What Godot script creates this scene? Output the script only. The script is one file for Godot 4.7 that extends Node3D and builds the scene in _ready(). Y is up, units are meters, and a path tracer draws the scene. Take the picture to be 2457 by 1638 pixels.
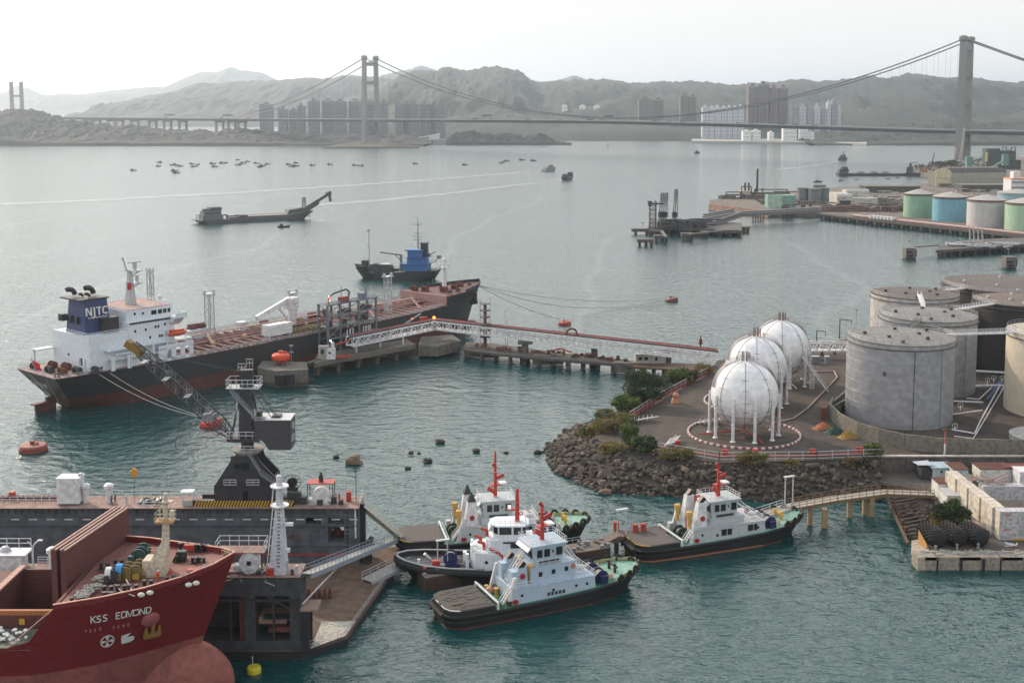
extends Node3D
# ---------- geometry collector ----------
class MB:
	var v:=PackedVector3Array()
	var n:=PackedVector3Array()
	func tri(a:Vector3,b:Vector3,c:Vector3) -> void:
		var m:=(c-a).cross(b-a).normalized()
		v.append(a); v.append(b); v.append(c)
		n.append(m); n.append(m); n.append(m)
	func trin(a:Vector3,b:Vector3,c:Vector3,na:Vector3,nb:Vector3,nc:Vector3) -> void:
		if (c-a).cross(b-a).dot(na+nb+nc)<0.0:
			v.append(a); v.append(c); v.append(b)
			n.append(na); n.append(nc); n.append(nb)
		else:
			v.append(a); v.append(b); v.append(c)
			n.append(na); n.append(nb); n.append(nc)
	func quad(a:Vector3,b:Vector3,c:Vector3,d:Vector3) -> void:
		tri(a,b,c)
		tri(a,c,d)
	func hexa(p: Array) -> void:
		quad(p[3],p[2],p[1],p[0])
		quad(p[4],p[5],p[6],p[7])
		for i in 4:
			var j:=(i+1)%4
			quad(p[i],p[j],p[j+4],p[i+4])
	func box(c:Vector3,s:Vector3,b:=Basis()) -> void:
		var x:=b.x*s.x*0.5
		var y:=b.y*s.y*0.5
		var z:=b.z*s.z*0.5
		hexa([c-x-y-z,c+x-y-z,c+x-y+z,c-x-y+z,c-x+y-z,c+x+y-z,c+x+y+z,c-x+y+z])
	func bx(x0:float,x1:float,y0:float,y1:float,z0:float,z1:float) -> void:
		box(Vector3((x0+x1)/2,(y0+y1)/2,(z0+z1)/2),Vector3(absf(x1-x0),absf(y1-y0),absf(z1-z0)))
	func frust(c: Vector3, s0: Vector2, s1: Vector2, h: float, shift := Vector3.ZERO) -> void:
		var t:=c+Vector3(0,h,0)+shift
		var a:=s0*0.5
		var b:=s1*0.5
		hexa([c+Vector3(-a.x,0,-a.y),c+Vector3(a.x,0,-a.y),c+Vector3(a.x,0,a.y),c+Vector3(-a.x,0,a.y),t+Vector3(-b.x,0,-b.y),t+Vector3(b.x,0,-b.y),t+Vector3(b.x,0,b.y),t+Vector3(-b.x,0,b.y)])
	func frame(a:Vector3,b:Vector3) -> Basis:
		var d:=(b-a).normalized()
		var up:=Vector3.UP if absf(d.y)<0.95 else Vector3.RIGHT
		var s:=d.cross(up).normalized()
		return Basis(d,s.cross(d),s)
	func beam(a:Vector3,b:Vector3,w:float,h:=-1.0) -> void:
		if h<0.0:
			h=w
		var f:=frame(a,b)
		box((a+b)*0.5,Vector3((b-a).length(),h,w),f)
	func bar(a: Vector3, b: Vector3, w: float) -> void:
		var f:=frame(a,b)
		var p:=[]
		for k in 3:
			var an:=TAU*k/3.0
			p.append((f.y*cos(an)+f.z*sin(an))*w*0.6)
		for k in 3:
			var j:=(k+1)%3
			quad(a+p[k],a+p[j],b+p[j],b+p[k])
	func tube(a:Vector3,b:Vector3,r0:float,r1:=-1.0,seg:=8,caps:=true) -> void:
		if r1<0.0:
			r1=r0
		var f:=frame(a,b)
		for k in seg:
			var t0:=TAU*k/seg
			var t1:=TAU*(k+1)/seg
			var d0:=f.y*cos(t0)+f.z*sin(t0)
			var d1:=f.y*cos(t1)+f.z*sin(t1)
			trin(a+d0*r0,a+d1*r0,b+d1*r1,d0,d1,d1)
			trin(a+d0*r0,b+d1*r1,b+d0*r1,d0,d1,d0)
			if caps:
				tri(a,a+d0*r0,a+d1*r0)
				tri(b,b+d1*r1,b+d0*r1)
	func lathe(c: Vector3, prof: Array, seg := 24) -> void:
		for k in seg:
			var t0:=TAU*k/seg
			var t1:=TAU*(k+1)/seg
			var d0:=Vector3(cos(t0),0,sin(t0))
			var d1:=Vector3(cos(t1),0,sin(t1))
			for i in prof.size()-1:
				var p=prof[i]
				var q=prof[i+1]
				var sl:=Vector2(q[1]-p[1],p[0]-q[0]).normalized()
				var n0:=d0*sl.x+Vector3.UP*sl.y
				var n1:=d1*sl.x+Vector3.UP*sl.y
				var a:Vector3=c+d0*p[0]+Vector3.UP*p[1]
				var b:Vector3=c+d1*p[0]+Vector3.UP*p[1]
				var e:Vector3=c+d1*q[0]+Vector3.UP*q[1]
				var g:Vector3=c+d0*q[0]+Vector3.UP*q[1]
				if p[0]>0.0001:
					trin(a,b,e,n0,n1,n1)
				if q[0]>0.0001:
					trin(a,e,g,n0,n1,n0)
	func ball(c:Vector3,r:Vector3,rings:=8,seg:=12) -> void:
		for i in rings:
			for k in seg:
				var q:=[]
				for e in [[0,0],[0,1],[1,1],[1,0]]:
					var la:float=PI*(i+e[0])/rings-PI/2
					var lo:float=TAU*(k+e[1])/seg
					q.append(Vector3(cos(la)*cos(lo),sin(la),cos(la)*sin(lo)))
				trin(c+q[0]*r,c+q[1]*r,c+q[2]*r,(q[0]/r).normalized(),(q[1]/r).normalized(),(q[2]/r).normalized())
				trin(c+q[0]*r,c+q[2]*r,c+q[3]*r,(q[0]/r).normalized(),(q[2]/r).normalized(),(q[3]/r).normalized())
	func path(pts:Array,r:float,seg:=6,closed:=false) -> void:
		var m:=pts.size()
		for i in (m if closed else m-1):
			tube(pts[i],pts[(i+1)%m],r,r,seg,false)
	func prism(poly: Array, y0: float, y1: float, top := true, bottom := false) -> void:
		var pv:=PackedVector2Array(poly)
		var m:=pv.size()
		for i in m:
			var p:=pv[i]
			var q:=pv[(i+1)%m]
			quad(Vector3(p.x,y0,p.y),Vector3(q.x,y0,q.y),Vector3(q.x,y1,q.y),Vector3(p.x,y1,p.y))
		var ix:=Geometry2D.triangulate_polygon(pv)
		for i in range(0,ix.size(),3):
			var a:=pv[ix[i]]
			var b:=pv[ix[i+1]]
			var c:=pv[ix[i+2]]
			if (b-a).cross(c-a)<0:
				var t:=b
				b=c
				c=t
			if top:
				tri(Vector3(a.x,y1,a.y),Vector3(b.x,y1,b.y),Vector3(c.x,y1,c.y))
			if bottom:
				tri(Vector3(a.x,y0,a.y),Vector3(c.x,y0,c.y),Vector3(b.x,y0,b.y))
	func grid(g: Array, smooth := true) -> void:
		var R:=g.size()
		var C:int=g[0].size()
		var nn:=[]
		if smooth:
			for i in R:
				var row:=[]
				for j in C:
					var du:Vector3=g[i][mini(j+1,C-1)]-g[i][maxi(j-1,0)]
					var dv:Vector3=g[mini(i+1,R-1)][j]-g[maxi(i-1,0)][j]
					row.append(du.cross(dv).normalized())
				nn.append(row)
		for i in R-1:
			for j in C-1:
				if smooth:
					trin(g[i][j],g[i][j+1],g[i+1][j+1],nn[i][j],nn[i][j+1],nn[i+1][j+1])
					trin(g[i][j],g[i+1][j+1],g[i+1][j],nn[i][j],nn[i+1][j+1],nn[i+1][j])
				else:
					quad(g[i][j],g[i][j+1],g[i+1][j+1],g[i+1][j])
	func rail(pts:Array,h:float,step:float,w:=0.06,rows:=2) -> void:
		for i in pts.size()-1:
			var a:Vector3=pts[i]
			var b:Vector3=pts[i+1]
			var m:=maxi(1,int(round((b-a).length()/step)))
			for k in m+1:
				var p:=a.lerp(b,float(k)/m)
				bar(p,p+Vector3(0,h,0),w)
			for k in rows:
				var y:=h*(k+1.0)/rows
				bar(a+Vector3(0,y,0),b+Vector3(0,y,0),w)
	func lattice(a: Vector3, b: Vector3, w0: float, w1: float, bays: int, r: float, h0 := -1.0, h1 := -1.0) -> void:
		if h0<0.0:
			h0=w0
		if h1<0.0:
			h1=w1
		var f:=frame(a,b)
		var pr:=[]
		for i in bays+1:
			var t:=float(i)/bays
			var c:=a.lerp(b,t)
			var w:=lerpf(w0,w1,t)*0.5
			var h:=lerpf(h0,h1,t)*0.5
			pr.append([c+f.y*h+f.z*w,c+f.y*h-f.z*w,c-f.y*h-f.z*w,c-f.y*h+f.z*w])
		for i in bays:
			for k in 4:
				var j:=(k+1)%4
				beam(pr[i][k],pr[i+1][k],r)
				bar(pr[i][k],pr[i][j],r*0.7)
				if i%2:
					bar(pr[i][k],pr[i+1][j],r*0.7)
				else:
					bar(pr[i][j],pr[i+1][k],r*0.7)
	func mesh() -> ArrayMesh:
		var a:=[]
		a.resize(Mesh.ARRAY_MAX)
		a[Mesh.ARRAY_VERTEX]=v
		a[Mesh.ARRAY_NORMAL]=n
		var m:=ArrayMesh.new()
		m.add_surface_from_arrays(Mesh.PRIMITIVE_TRIANGLES,a)
		return m
# ---------- scene tree helpers ----------
func obj(called:String,mb:MB,m:Material,parent:Node=self) -> MeshInstance3D:
	var o:=MeshInstance3D.new()
	o.name=called
	if mb.v.size():
		o.mesh=mb.mesh()
	o.material_override=m
	parent.add_child(o,true)
	return o
func tag(o:Node,label:String,category:="",group:="",kind:="") -> Node:
	o.set_meta("label",label)
	if category:o.set_meta("category",category)
	if group:o.set_meta("group",group)
	if kind:o.set_meta("kind",kind)
	return o
func thing(called:String,label:String,category:String,at:=Vector3.ZERO,yaw:=0.0,group:="") -> Node3D:
	var o:=Node3D.new()
	o.name=called
	add_child(o,true)
	o.position=at
	o.rotation.y=yaw
	tag(o,label,category,group)
	return o
func yaw_of(a: Vector3, b: Vector3) -> float:
	return atan2(-(b.z-a.z),b.x-a.x)
func copy(src:Node3D,at:Vector3,yaw:float,label:="",group:="") -> Node3D:
	var c:=src.duplicate() as Node3D
	c.name=String(src.name)
	add_child(c,true)
	c.position=at
	c.rotation.y=yaw
	if label:c.set_meta("label",label)
	if group:c.set_meta("group",group)
	return c
# ---------- materials ----------
var mats:={}
var tex:={}
var rng:=RandomNumberGenerator.new()
func noise_tex(key:String,freq:float,lo:float,hi:float,oct:=4,size:=512,type:=FastNoiseLite.TYPE_SIMPLEX_SMOOTH,mid:=0.5) -> Texture2D:
	if tex.has(key):
		return tex[key]
	var f:=FastNoiseLite.new()
	f.seed=hash(key)%10000
	f.noise_type=type
	f.frequency=freq
	f.fractal_octaves=oct
	var im:=f.get_seamless_image(size,size)
	im.convert(Image.FORMAT_RGB8)
	var d:=im.get_data()
	var lut:=PackedByteArray()
	lut.resize(256)
	for i in 256:
		var t:=smoothstep(mid-0.32,mid+0.32,i/255.0)
		lut[i]=int(255.0*pow(lerpf(lo,hi,t),1.0/2.2))
	for i in d.size():
		d[i]=lut[d[i]]
	tex[key]=ImageTexture.create_from_image(Image.create_from_data(size,size,false,Image.FORMAT_RGB8,d))
	return tex[key]
func lin(r:float,g:float,b:float) -> Color:
	return Color(r,g,b).linear_to_srgb()
func mat(r:float,g:float,b:float,rough:=0.7,metal:=0.0,worn:="soft",size:=6.0) -> StandardMaterial3D:
	var key:="%f %f %f %f %f %s %f"%[r,g,b,rough,metal,worn,size]
	if mats.has(key):
		return mats[key]
	var m:=StandardMaterial3D.new()
	m.albedo_color=lin(r,g,b)
	m.roughness=rough
	m.metallic=metal
	if worn:
		var sc:=Vector3.ONE/size
		if worn=="soft":
			m.albedo_texture=noise_tex("soft",0.012,0.72,1.0)
		elif worn=="rust":
			m.albedo_texture=rust_tex()
		elif worn=="rough":
			m.albedo_texture=noise_tex("rough",0.02,0.62,1.0,5)
		elif worn=="streak":
			m.albedo_texture=noise_tex("streak",0.02,0.82,1.0,4)
			sc=Vector3(1.0/size,0.18/size,1.0/size)
		elif worn=="stain":
			m.albedo_texture=noise_tex("stain",0.008,0.60,1.0,6,512,FastNoiseLite.TYPE_SIMPLEX_SMOOTH,0.45)
		m.uv1_triplanar=true
		m.uv1_world_triplanar=true
		m.uv1_scale=sc
	mats[key]=m
	return m
func rust_tex() -> Texture2D:
	if tex.has("rust"):
		return tex["rust"]
	var f:=FastNoiseLite.new()
	f.seed=77
	f.frequency=0.02
	f.fractal_octaves=5
	var im:=f.get_seamless_image(512,512)
	im.convert(Image.FORMAT_RGB8)
	var d:=im.get_data()
	for i in range(0,d.size(),3):
		var t:=smoothstep(0.64,0.78,d[i]/255.0)
		var w:=0.86+0.14*smoothstep(0.2,0.6,d[i]/255.0)
		d[i]=int(255.0*lerpf(w,0.52,t))
		d[i+1]=int(255.0*lerpf(w,0.36,t))
		d[i+2]=int(255.0*lerpf(w,0.28,t))
	tex["rust"]=ImageTexture.create_from_image(Image.create_from_data(512,512,false,Image.FORMAT_RGB8,d))
	return tex["rust"]
func glow_mat(c:Color,e:float) -> StandardMaterial3D:
	var m:=StandardMaterial3D.new()
	m.albedo_color=c
	m.emission_enabled=true
	m.emission=c
	m.emission_energy_multiplier=e
	return m
func r2(a:float,b:float) -> float:
	return rng.randf_range(a,b)
func word(i:int) -> String:
	return ["first","second","third","fourth","fifth","sixth","seventh","eighth","ninth","tenth","eleventh","twelfth","thirteenth","fourteenth","fifteenth","sixteenth"][i]
func ordinal(i:int) -> String:
	if i<16:
		return word(i)
	if i<19:
		return ["seventeenth","eighteenth","nineteenth"][i-16]
	var tens=["twentieth","thirtieth","fortieth","fiftieth","sixtieth"]
	var k:=(i+1)/10-2
	if (i+1)%10==0:
		return tens[k]
	return ["twenty","thirty","forty","fifty","sixty"][k]+" "+word((i+1)%10-1)
# ---------- ship hull ----------
func hull_band(mb:MB,st:Array,y0:float,y1:float,rows:int,flare:=1.0,top:=1.0) -> void:
	var g:=[]
	for i in rows+1:
		var t:=float(i)/rows
		var row:=[]
		for s in st:
			var y:=lerpf(y0,y1 if y1>=0.0 else s[4]*top,t)
			var f:=clampf(y/s[4],0.0,1.0)
			var z:=lerpf(s[2],s[3],pow(f,s[5] if s.size()>5 else flare))
			row.append(Vector3(lerpf(s[0],s[1],f),y,z))
		g.append(row)
	mb.grid(g)
	var h:=[]
	for row in g:
		var o:=[]
		for p in row:
			o.append(Vector3(p.x,p.y,-p.z))
		h.append(o)
	mb.grid(h)
	for i in rows:
		var a:Vector3=g[i][0]
		var b:Vector3=g[i+1][0]
		mb.quad(a,b,Vector3(b.x,b.y,-b.z),Vector3(a.x,a.y,-a.z))
		var e:Vector3=g[i][-1]
		var f2:Vector3=g[i+1][-1]
		mb.quad(e,f2,Vector3(f2.x,f2.y,-f2.z),Vector3(e.x,e.y,-e.z))
func deck_sheet(mb:MB,st:Array,dy:float,inset:=0.0) -> void:
	for i in st.size()-1:
		var a=st[i]
		var b=st[i+1]
		var za:float=maxf(a[3]-inset,0.0)
		var zb:float=maxf(b[3]-inset,0.0)
		mb.quad(Vector3(a[1],a[4]+dy,za),Vector3(b[1],b[4]+dy,zb),Vector3(b[1],b[4]+dy,-zb),Vector3(a[1],a[4]+dy,-za))
func bulwark(mb:MB,st:Array,i0:int,i1:int,h:float,th:=0.25) -> void:
	for side in [-1.0,1.0]:
		for i in range(i0,i1):
			var a=st[i]
			var b=st[i+1]
			var p:=[Vector3(a[1],a[4],(a[3]-th)*side),Vector3(b[1],b[4],(b[3]-th)*side),Vector3(b[1],b[4],b[3]*side),Vector3(a[1],a[4],a[3]*side)]
			var q:=[]
			for e in p:
				q.append(e+Vector3(0,h,0))
			mb.hexa(p+q)
func letters(text:String,height:float,at:Vector3,ax:Vector3,up:Vector3,m:Material,parent:Node,called:="lettering",font:="Droid Sans",bold:=true) -> MeshInstance3D:
	var t:=TextMesh.new()
	var f:=SystemFont.new()
	f.font_names=PackedStringArray([font])
	if bold:f.font_weight=700
	t.font=f
	t.text=text
	t.font_size=32
	t.pixel_size=height/24.0
	t.depth=height*0.06
	t.curve_step=2.0
	var o:=MeshInstance3D.new()
	o.name=called
	o.mesh=t
	o.material_override=m
	o.transform=Transform3D(Basis(ax.normalized(),up.normalized(),ax.cross(up).normalized()),at)
	parent.add_child(o,true)
	return o
func stuff(o:Node,label:="") -> Node:
	o.set_meta("kind","stuff")
	if label:o.set_meta("label",label)
	return o
func slabs(called: String, parent: Node, m: Material, boxes: Array) -> void:
	for b in boxes:
		var mb:=MB.new()
		mb.bx(b[0],b[1],b[2],b[3],b[4],b[5])
		obj(called,mb,m,parent)
func glyph(mb:MB,kind:int,at:Vector3,ax:Vector3,up:Vector3,s:float) -> void:
	var sets:=[
		[[0.3,0,0.3,1],[0,0.45,1,0.45],[0.3,0.75,0.8,0.95],[0.45,0.45,0.95,0],[0.3,0,0.5,0.15]],
		[[0.1,0.9,0.1,0],[0.1,0.9,0.4,0.9],[0.4,0.9,0.4,0],[0,0.5,0.5,0.5],[0.55,0.8,1,0.8],[0.62,0.6,0.62,0],[0.62,0.55,0.9,0.55],[0.9,0.55,0.95,0]],
		[[0,0.95,1,0.95],[0.05,0.6,0.95,0.6],[0.05,0.6,0.05,0],[0.95,0.6,0.95,0],[0.05,0.3,0.95,0.3],[0.5,1,0.5,0],[0.05,0,0.95,0]],
		[[0,0.85,1,0.85],[0.5,1,0.5,0.85],[0.2,0.65,0.8,0.65],[0.2,0.65,0.2,0.4],[0.8,0.65,0.8,0.4],[0.2,0.4,0.8,0.4],[0.5,0.4,0.5,0],[0.25,0.3,0.1,0.05],[0.75,0.3,0.9,0.05]]]
	for q in sets[kind]:
		mb.beam(at+(ax*q[0]+up*q[1])*s,at+(ax*q[2]+up*q[3])*s,0.06*s+0.05,0.13*s)
# ---------- the scene ----------
var M:={}
func _ready() -> void:
	rng.seed=4711
	var cam:=Camera3D.new()
	cam.name="camera"
	add_child(cam)
	cam.position=Vector3(0,90,0)
	cam.rotation_degrees=Vector3(-6,0,0)
	cam.keep_aspect=Camera3D.KEEP_HEIGHT
	cam.projection=Camera3D.PROJECTION_FRUSTUM
	cam.near=1.0
	cam.far=60000.0
	cam.size=0.564828
	cam.frustum_offset=Vector2(0,-0.0911027)
	cam.current=true
	var sun:=DirectionalLight3D.new()
	sun.name="sun"
	add_child(sun)
	sun.rotation_degrees=Vector3(-27,-138,0)
	sun.light_color=Color(1.0,0.9,0.78)
	sun.light_energy=1.15
	sun.light_angular_distance=0.6
	sun.shadow_enabled=true
	var env:=Environment.new()
	env.background_mode=Environment.BG_SKY
	env.sky=Sky.new()
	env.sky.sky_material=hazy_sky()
	env.background_energy_multiplier=1.0
	env.tonemap_mode=Environment.TONE_MAPPER_LINEAR
	env.tonemap_exposure=1.05
	env.sdfgi_enabled=true
	env.ssao_enabled=true
	env.ssil_enabled=true
	env.volumetric_fog_enabled=true
	env.volumetric_fog_density=0.000078
	env.volumetric_fog_albedo=Color(0.88,0.94,1.0)
	env.volumetric_fog_anisotropy=0.7
	var we:=WorldEnvironment.new()
	we.name="world_environment"
	we.environment=env
	add_child(we)
	palette()
	water()
	far_hills()
	suspension_bridge()
	far_town()
	small_craft()
	boats_far()
	sand_barge()
	bunker_tanker()
	big_tanker()
	jetty()
	right_terminal()
	cement_works()
	headland()
	spheres()
	tanks_right()
	yard()
	floating_dock()
	dock_crane()
	red_ship()
	tugs()
	landing()
	plants()
	buoys_lines()
	wakes()
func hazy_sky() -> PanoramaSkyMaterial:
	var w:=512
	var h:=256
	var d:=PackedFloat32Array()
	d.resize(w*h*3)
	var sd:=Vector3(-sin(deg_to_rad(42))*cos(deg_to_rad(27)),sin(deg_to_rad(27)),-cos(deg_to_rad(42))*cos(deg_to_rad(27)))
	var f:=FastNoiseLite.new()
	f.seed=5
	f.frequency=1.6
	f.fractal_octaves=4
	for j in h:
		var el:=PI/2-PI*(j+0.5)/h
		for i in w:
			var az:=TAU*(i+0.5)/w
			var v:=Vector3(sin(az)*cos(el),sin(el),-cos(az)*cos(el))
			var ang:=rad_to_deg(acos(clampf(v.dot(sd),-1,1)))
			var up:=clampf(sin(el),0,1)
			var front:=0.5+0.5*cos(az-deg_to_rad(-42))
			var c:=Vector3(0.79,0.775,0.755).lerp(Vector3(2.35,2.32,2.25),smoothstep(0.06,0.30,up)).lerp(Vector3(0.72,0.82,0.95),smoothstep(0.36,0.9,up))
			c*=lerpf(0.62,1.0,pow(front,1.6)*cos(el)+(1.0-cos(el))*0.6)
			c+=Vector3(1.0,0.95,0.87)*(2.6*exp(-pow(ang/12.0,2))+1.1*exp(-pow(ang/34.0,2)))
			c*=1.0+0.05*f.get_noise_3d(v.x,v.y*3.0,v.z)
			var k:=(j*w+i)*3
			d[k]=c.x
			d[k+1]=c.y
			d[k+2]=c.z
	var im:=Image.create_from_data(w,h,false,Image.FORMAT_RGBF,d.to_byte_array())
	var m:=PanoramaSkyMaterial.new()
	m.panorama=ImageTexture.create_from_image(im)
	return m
func palette() -> void:
	M.white=mat(0.64,0.64,0.66,0.5,0.0,"soft",9)
	M.white_rust=mat(0.62,0.66,0.70,0.55,0.0,"rust",5)
	M.ship_white=mat(0.62,0.67,0.72,0.5,0.0,"streak",5)
	M.steel=mat(0.22,0.23,0.25,0.55,0.2,"soft",4)
	M.galv=mat(0.45,0.46,0.48,0.5,0.2,"soft",4)
	M.dark=mat(0.035,0.037,0.042,0.6,0.0,"soft",4)
	M.black=mat(0.016,0.017,0.02,0.55,0.0,"rough",5)
	M.rubber=mat(0.014,0.014,0.015,0.85,0.0,"rough",2)
	M.red=mat(0.42,0.035,0.025,0.55,0.0,"soft",3)
	M.orange=mat(0.55,0.075,0.025,0.5,0.0,"rust",4)
	M.oxide=mat(0.13,0.035,0.028,0.75,0.0,"rough",5)
	M.yellow=mat(0.55,0.33,0.03,0.6,0.0,"rust",3)
	M.conc=mat(0.13,0.12,0.105,0.9,0.0,"stain",9)
	M.conc_dark=mat(0.085,0.078,0.07,0.9,0.0,"stain",6)
	M.pale_conc=mat(0.36,0.35,0.33,0.85,0.0,"soft",14)
	M.glass=mat(0.012,0.015,0.018,0.12,0.0,"")
	M.rope=mat(0.32,0.31,0.28,0.9,0.0,"")
	M.wood=mat(0.10,0.06,0.035,0.85,0.0,"rough",2)
	M.leaf=mat(0.045,0.075,0.018,0.8,0.0,"rough",5)
	M.bark=mat(0.06,0.045,0.035,0.9,0.0,"")
	M.green_deck=mat(0.02,0.13,0.075,0.6,0.0,"stain",4)
	M.mint_deck=mat(0.19,0.36,0.29,0.6,0.0,"stain",4)
	M.blue=mat(0.012,0.022,0.085,0.5,0.0,"rough",4)
# ---------- water ----------
func water() -> void:
	var f:=FastNoiseLite.new()
	f.seed=21
	f.noise_type=FastNoiseLite.TYPE_SIMPLEX_SMOOTH
	f.frequency=0.011
	f.fractal_octaves=6
	f.fractal_gain=0.52
	f.fractal_lacunarity=2.1
	f.domain_warp_enabled=true
	f.domain_warp_amplitude=25.0
	f.domain_warp_frequency=0.006
	var im:=f.get_seamless_image(1536,1536)
	var m:=StandardMaterial3D.new()
	m.albedo_color=lin(0.004,0.042,0.043)
	m.roughness=0.10
	m.metallic_specular=0.5
	m.refraction_enabled=true
	m.refraction_scale=0.04
	im.convert(Image.FORMAT_RGBA8)
	im.bump_map_to_normal_map(8.5)
	m.normal_enabled=true
	m.normal_texture=ImageTexture.create_from_image(im)
	m.normal_scale=1.0
	var wp:=FastNoiseLite.new()
	wp.seed=8
	wp.frequency=0.0022
	var xs:=[]
	for i in 141:
		var t:=(i-70)/70.0
		xs.append(700.0*t+9300.0*pow(absf(t),4.0)*signf(t))
	var zs:=[]
	var z:=60.0
	while z>-20000.0:
		zs.append(z)
		z-=9.0+maxf(0.0,-z-150.0)*0.045
	var st:=SurfaceTool.new()
	st.begin(Mesh.PRIMITIVE_TRIANGLES)
	st.set_normal(Vector3.UP)
	for zz in zs:
		for x in xs:
			var u:float=(x+46.0*wp.get_noise_2d(x,zz)+0.16*zz)/118.0
			var w:float=(zz+40.0*wp.get_noise_2d(x+5000.0,zz)-0.10*x)/68.0
			st.set_uv(Vector2(u,w))
			st.set_normal(Vector3.UP)
			st.add_vertex(Vector3(x,0,zz))
	var nx:=xs.size()
	for j in zs.size()-1:
		for i in nx-1:
			var a:=j*nx+i
			for e in [a,a+nx,a+1,a+1,a+nx,a+nx+1]:
				st.add_index(e)
	var o:=MeshInstance3D.new()
	o.name="sea"
	o.mesh=st.commit()
	o.material_override=m
	add_child(o,true)
	tag(o,"teal grey harbour water with wind ripples around the ships and piers","","","structure")
# ---------- hills ----------
func ridge(called:String,label:String,pts:Array,front:float,base:float,bump:float,m:Material,tree:=4.0,cols:=220) -> void:
	var f:=FastNoiseLite.new()
	f.seed=hash(called)%9999
	f.frequency=1.0/420.0
	f.fractal_octaves=5
	var g:=[]
	var rows:=26
	var back:=6
	for i in rows+back+1:
		g.append([])
	for c in cols+1:
		var t:=float(c)/cols*(pts.size()-1)
		var k:=mini(int(t),pts.size()-2)
		var s:=t-k
		var p0:Vector3=pts[maxi(k-1,0)]
		var p1:Vector3=pts[k]
		var p2:Vector3=pts[k+1]
		var p3:Vector3=pts[mini(k+2,pts.size()-1)]
		var p:=p1.cubic_interpolate(p2,p0,p3,s)
		p.y=lerpf(p.y,lerpf(p1.y,p2.y,s),0.5)
		for r in rows+back+1:
			var u:=float(r)/rows
			var z:=p.z+front*(1.0-u)
			var y:=0.0
			if u<=1.0:
				var q:=pow(u,0.85)
				y=lerpf(base,p.y,q)
				var nz:=0.7*f.get_noise_2d(p.x,z)-0.55*absf(f.get_noise_2d(p.x*2.2+900.0,z*0.8))
				y+=nz*bump*sin(PI*minf(u,1.0))*1.6
				y+=(f.get_noise_2d(p.x*9.0,z*9.0)+0.6*f.get_noise_2d(p.x*31.0,z*31.0))*tree*1.5*minf(1.0,u*3.0)
			else:
				y=p.y*(1.0-(u-1.0)*2.5)-4.0
			if u<0.03:
				y=-3.0
			g[r].append(Vector3(p.x+f.get_noise_2d(z*2.0,p.x)*30.0*(1.0-minf(u,1.0)),maxf(y,-3.0),z))
	var mb:=MB.new()
	mb.grid(g)
	var o:=obj(called,mb,m)
	tag(o,label,"","","structure")
func px_line(a:Array) -> Array:
	return a
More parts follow.
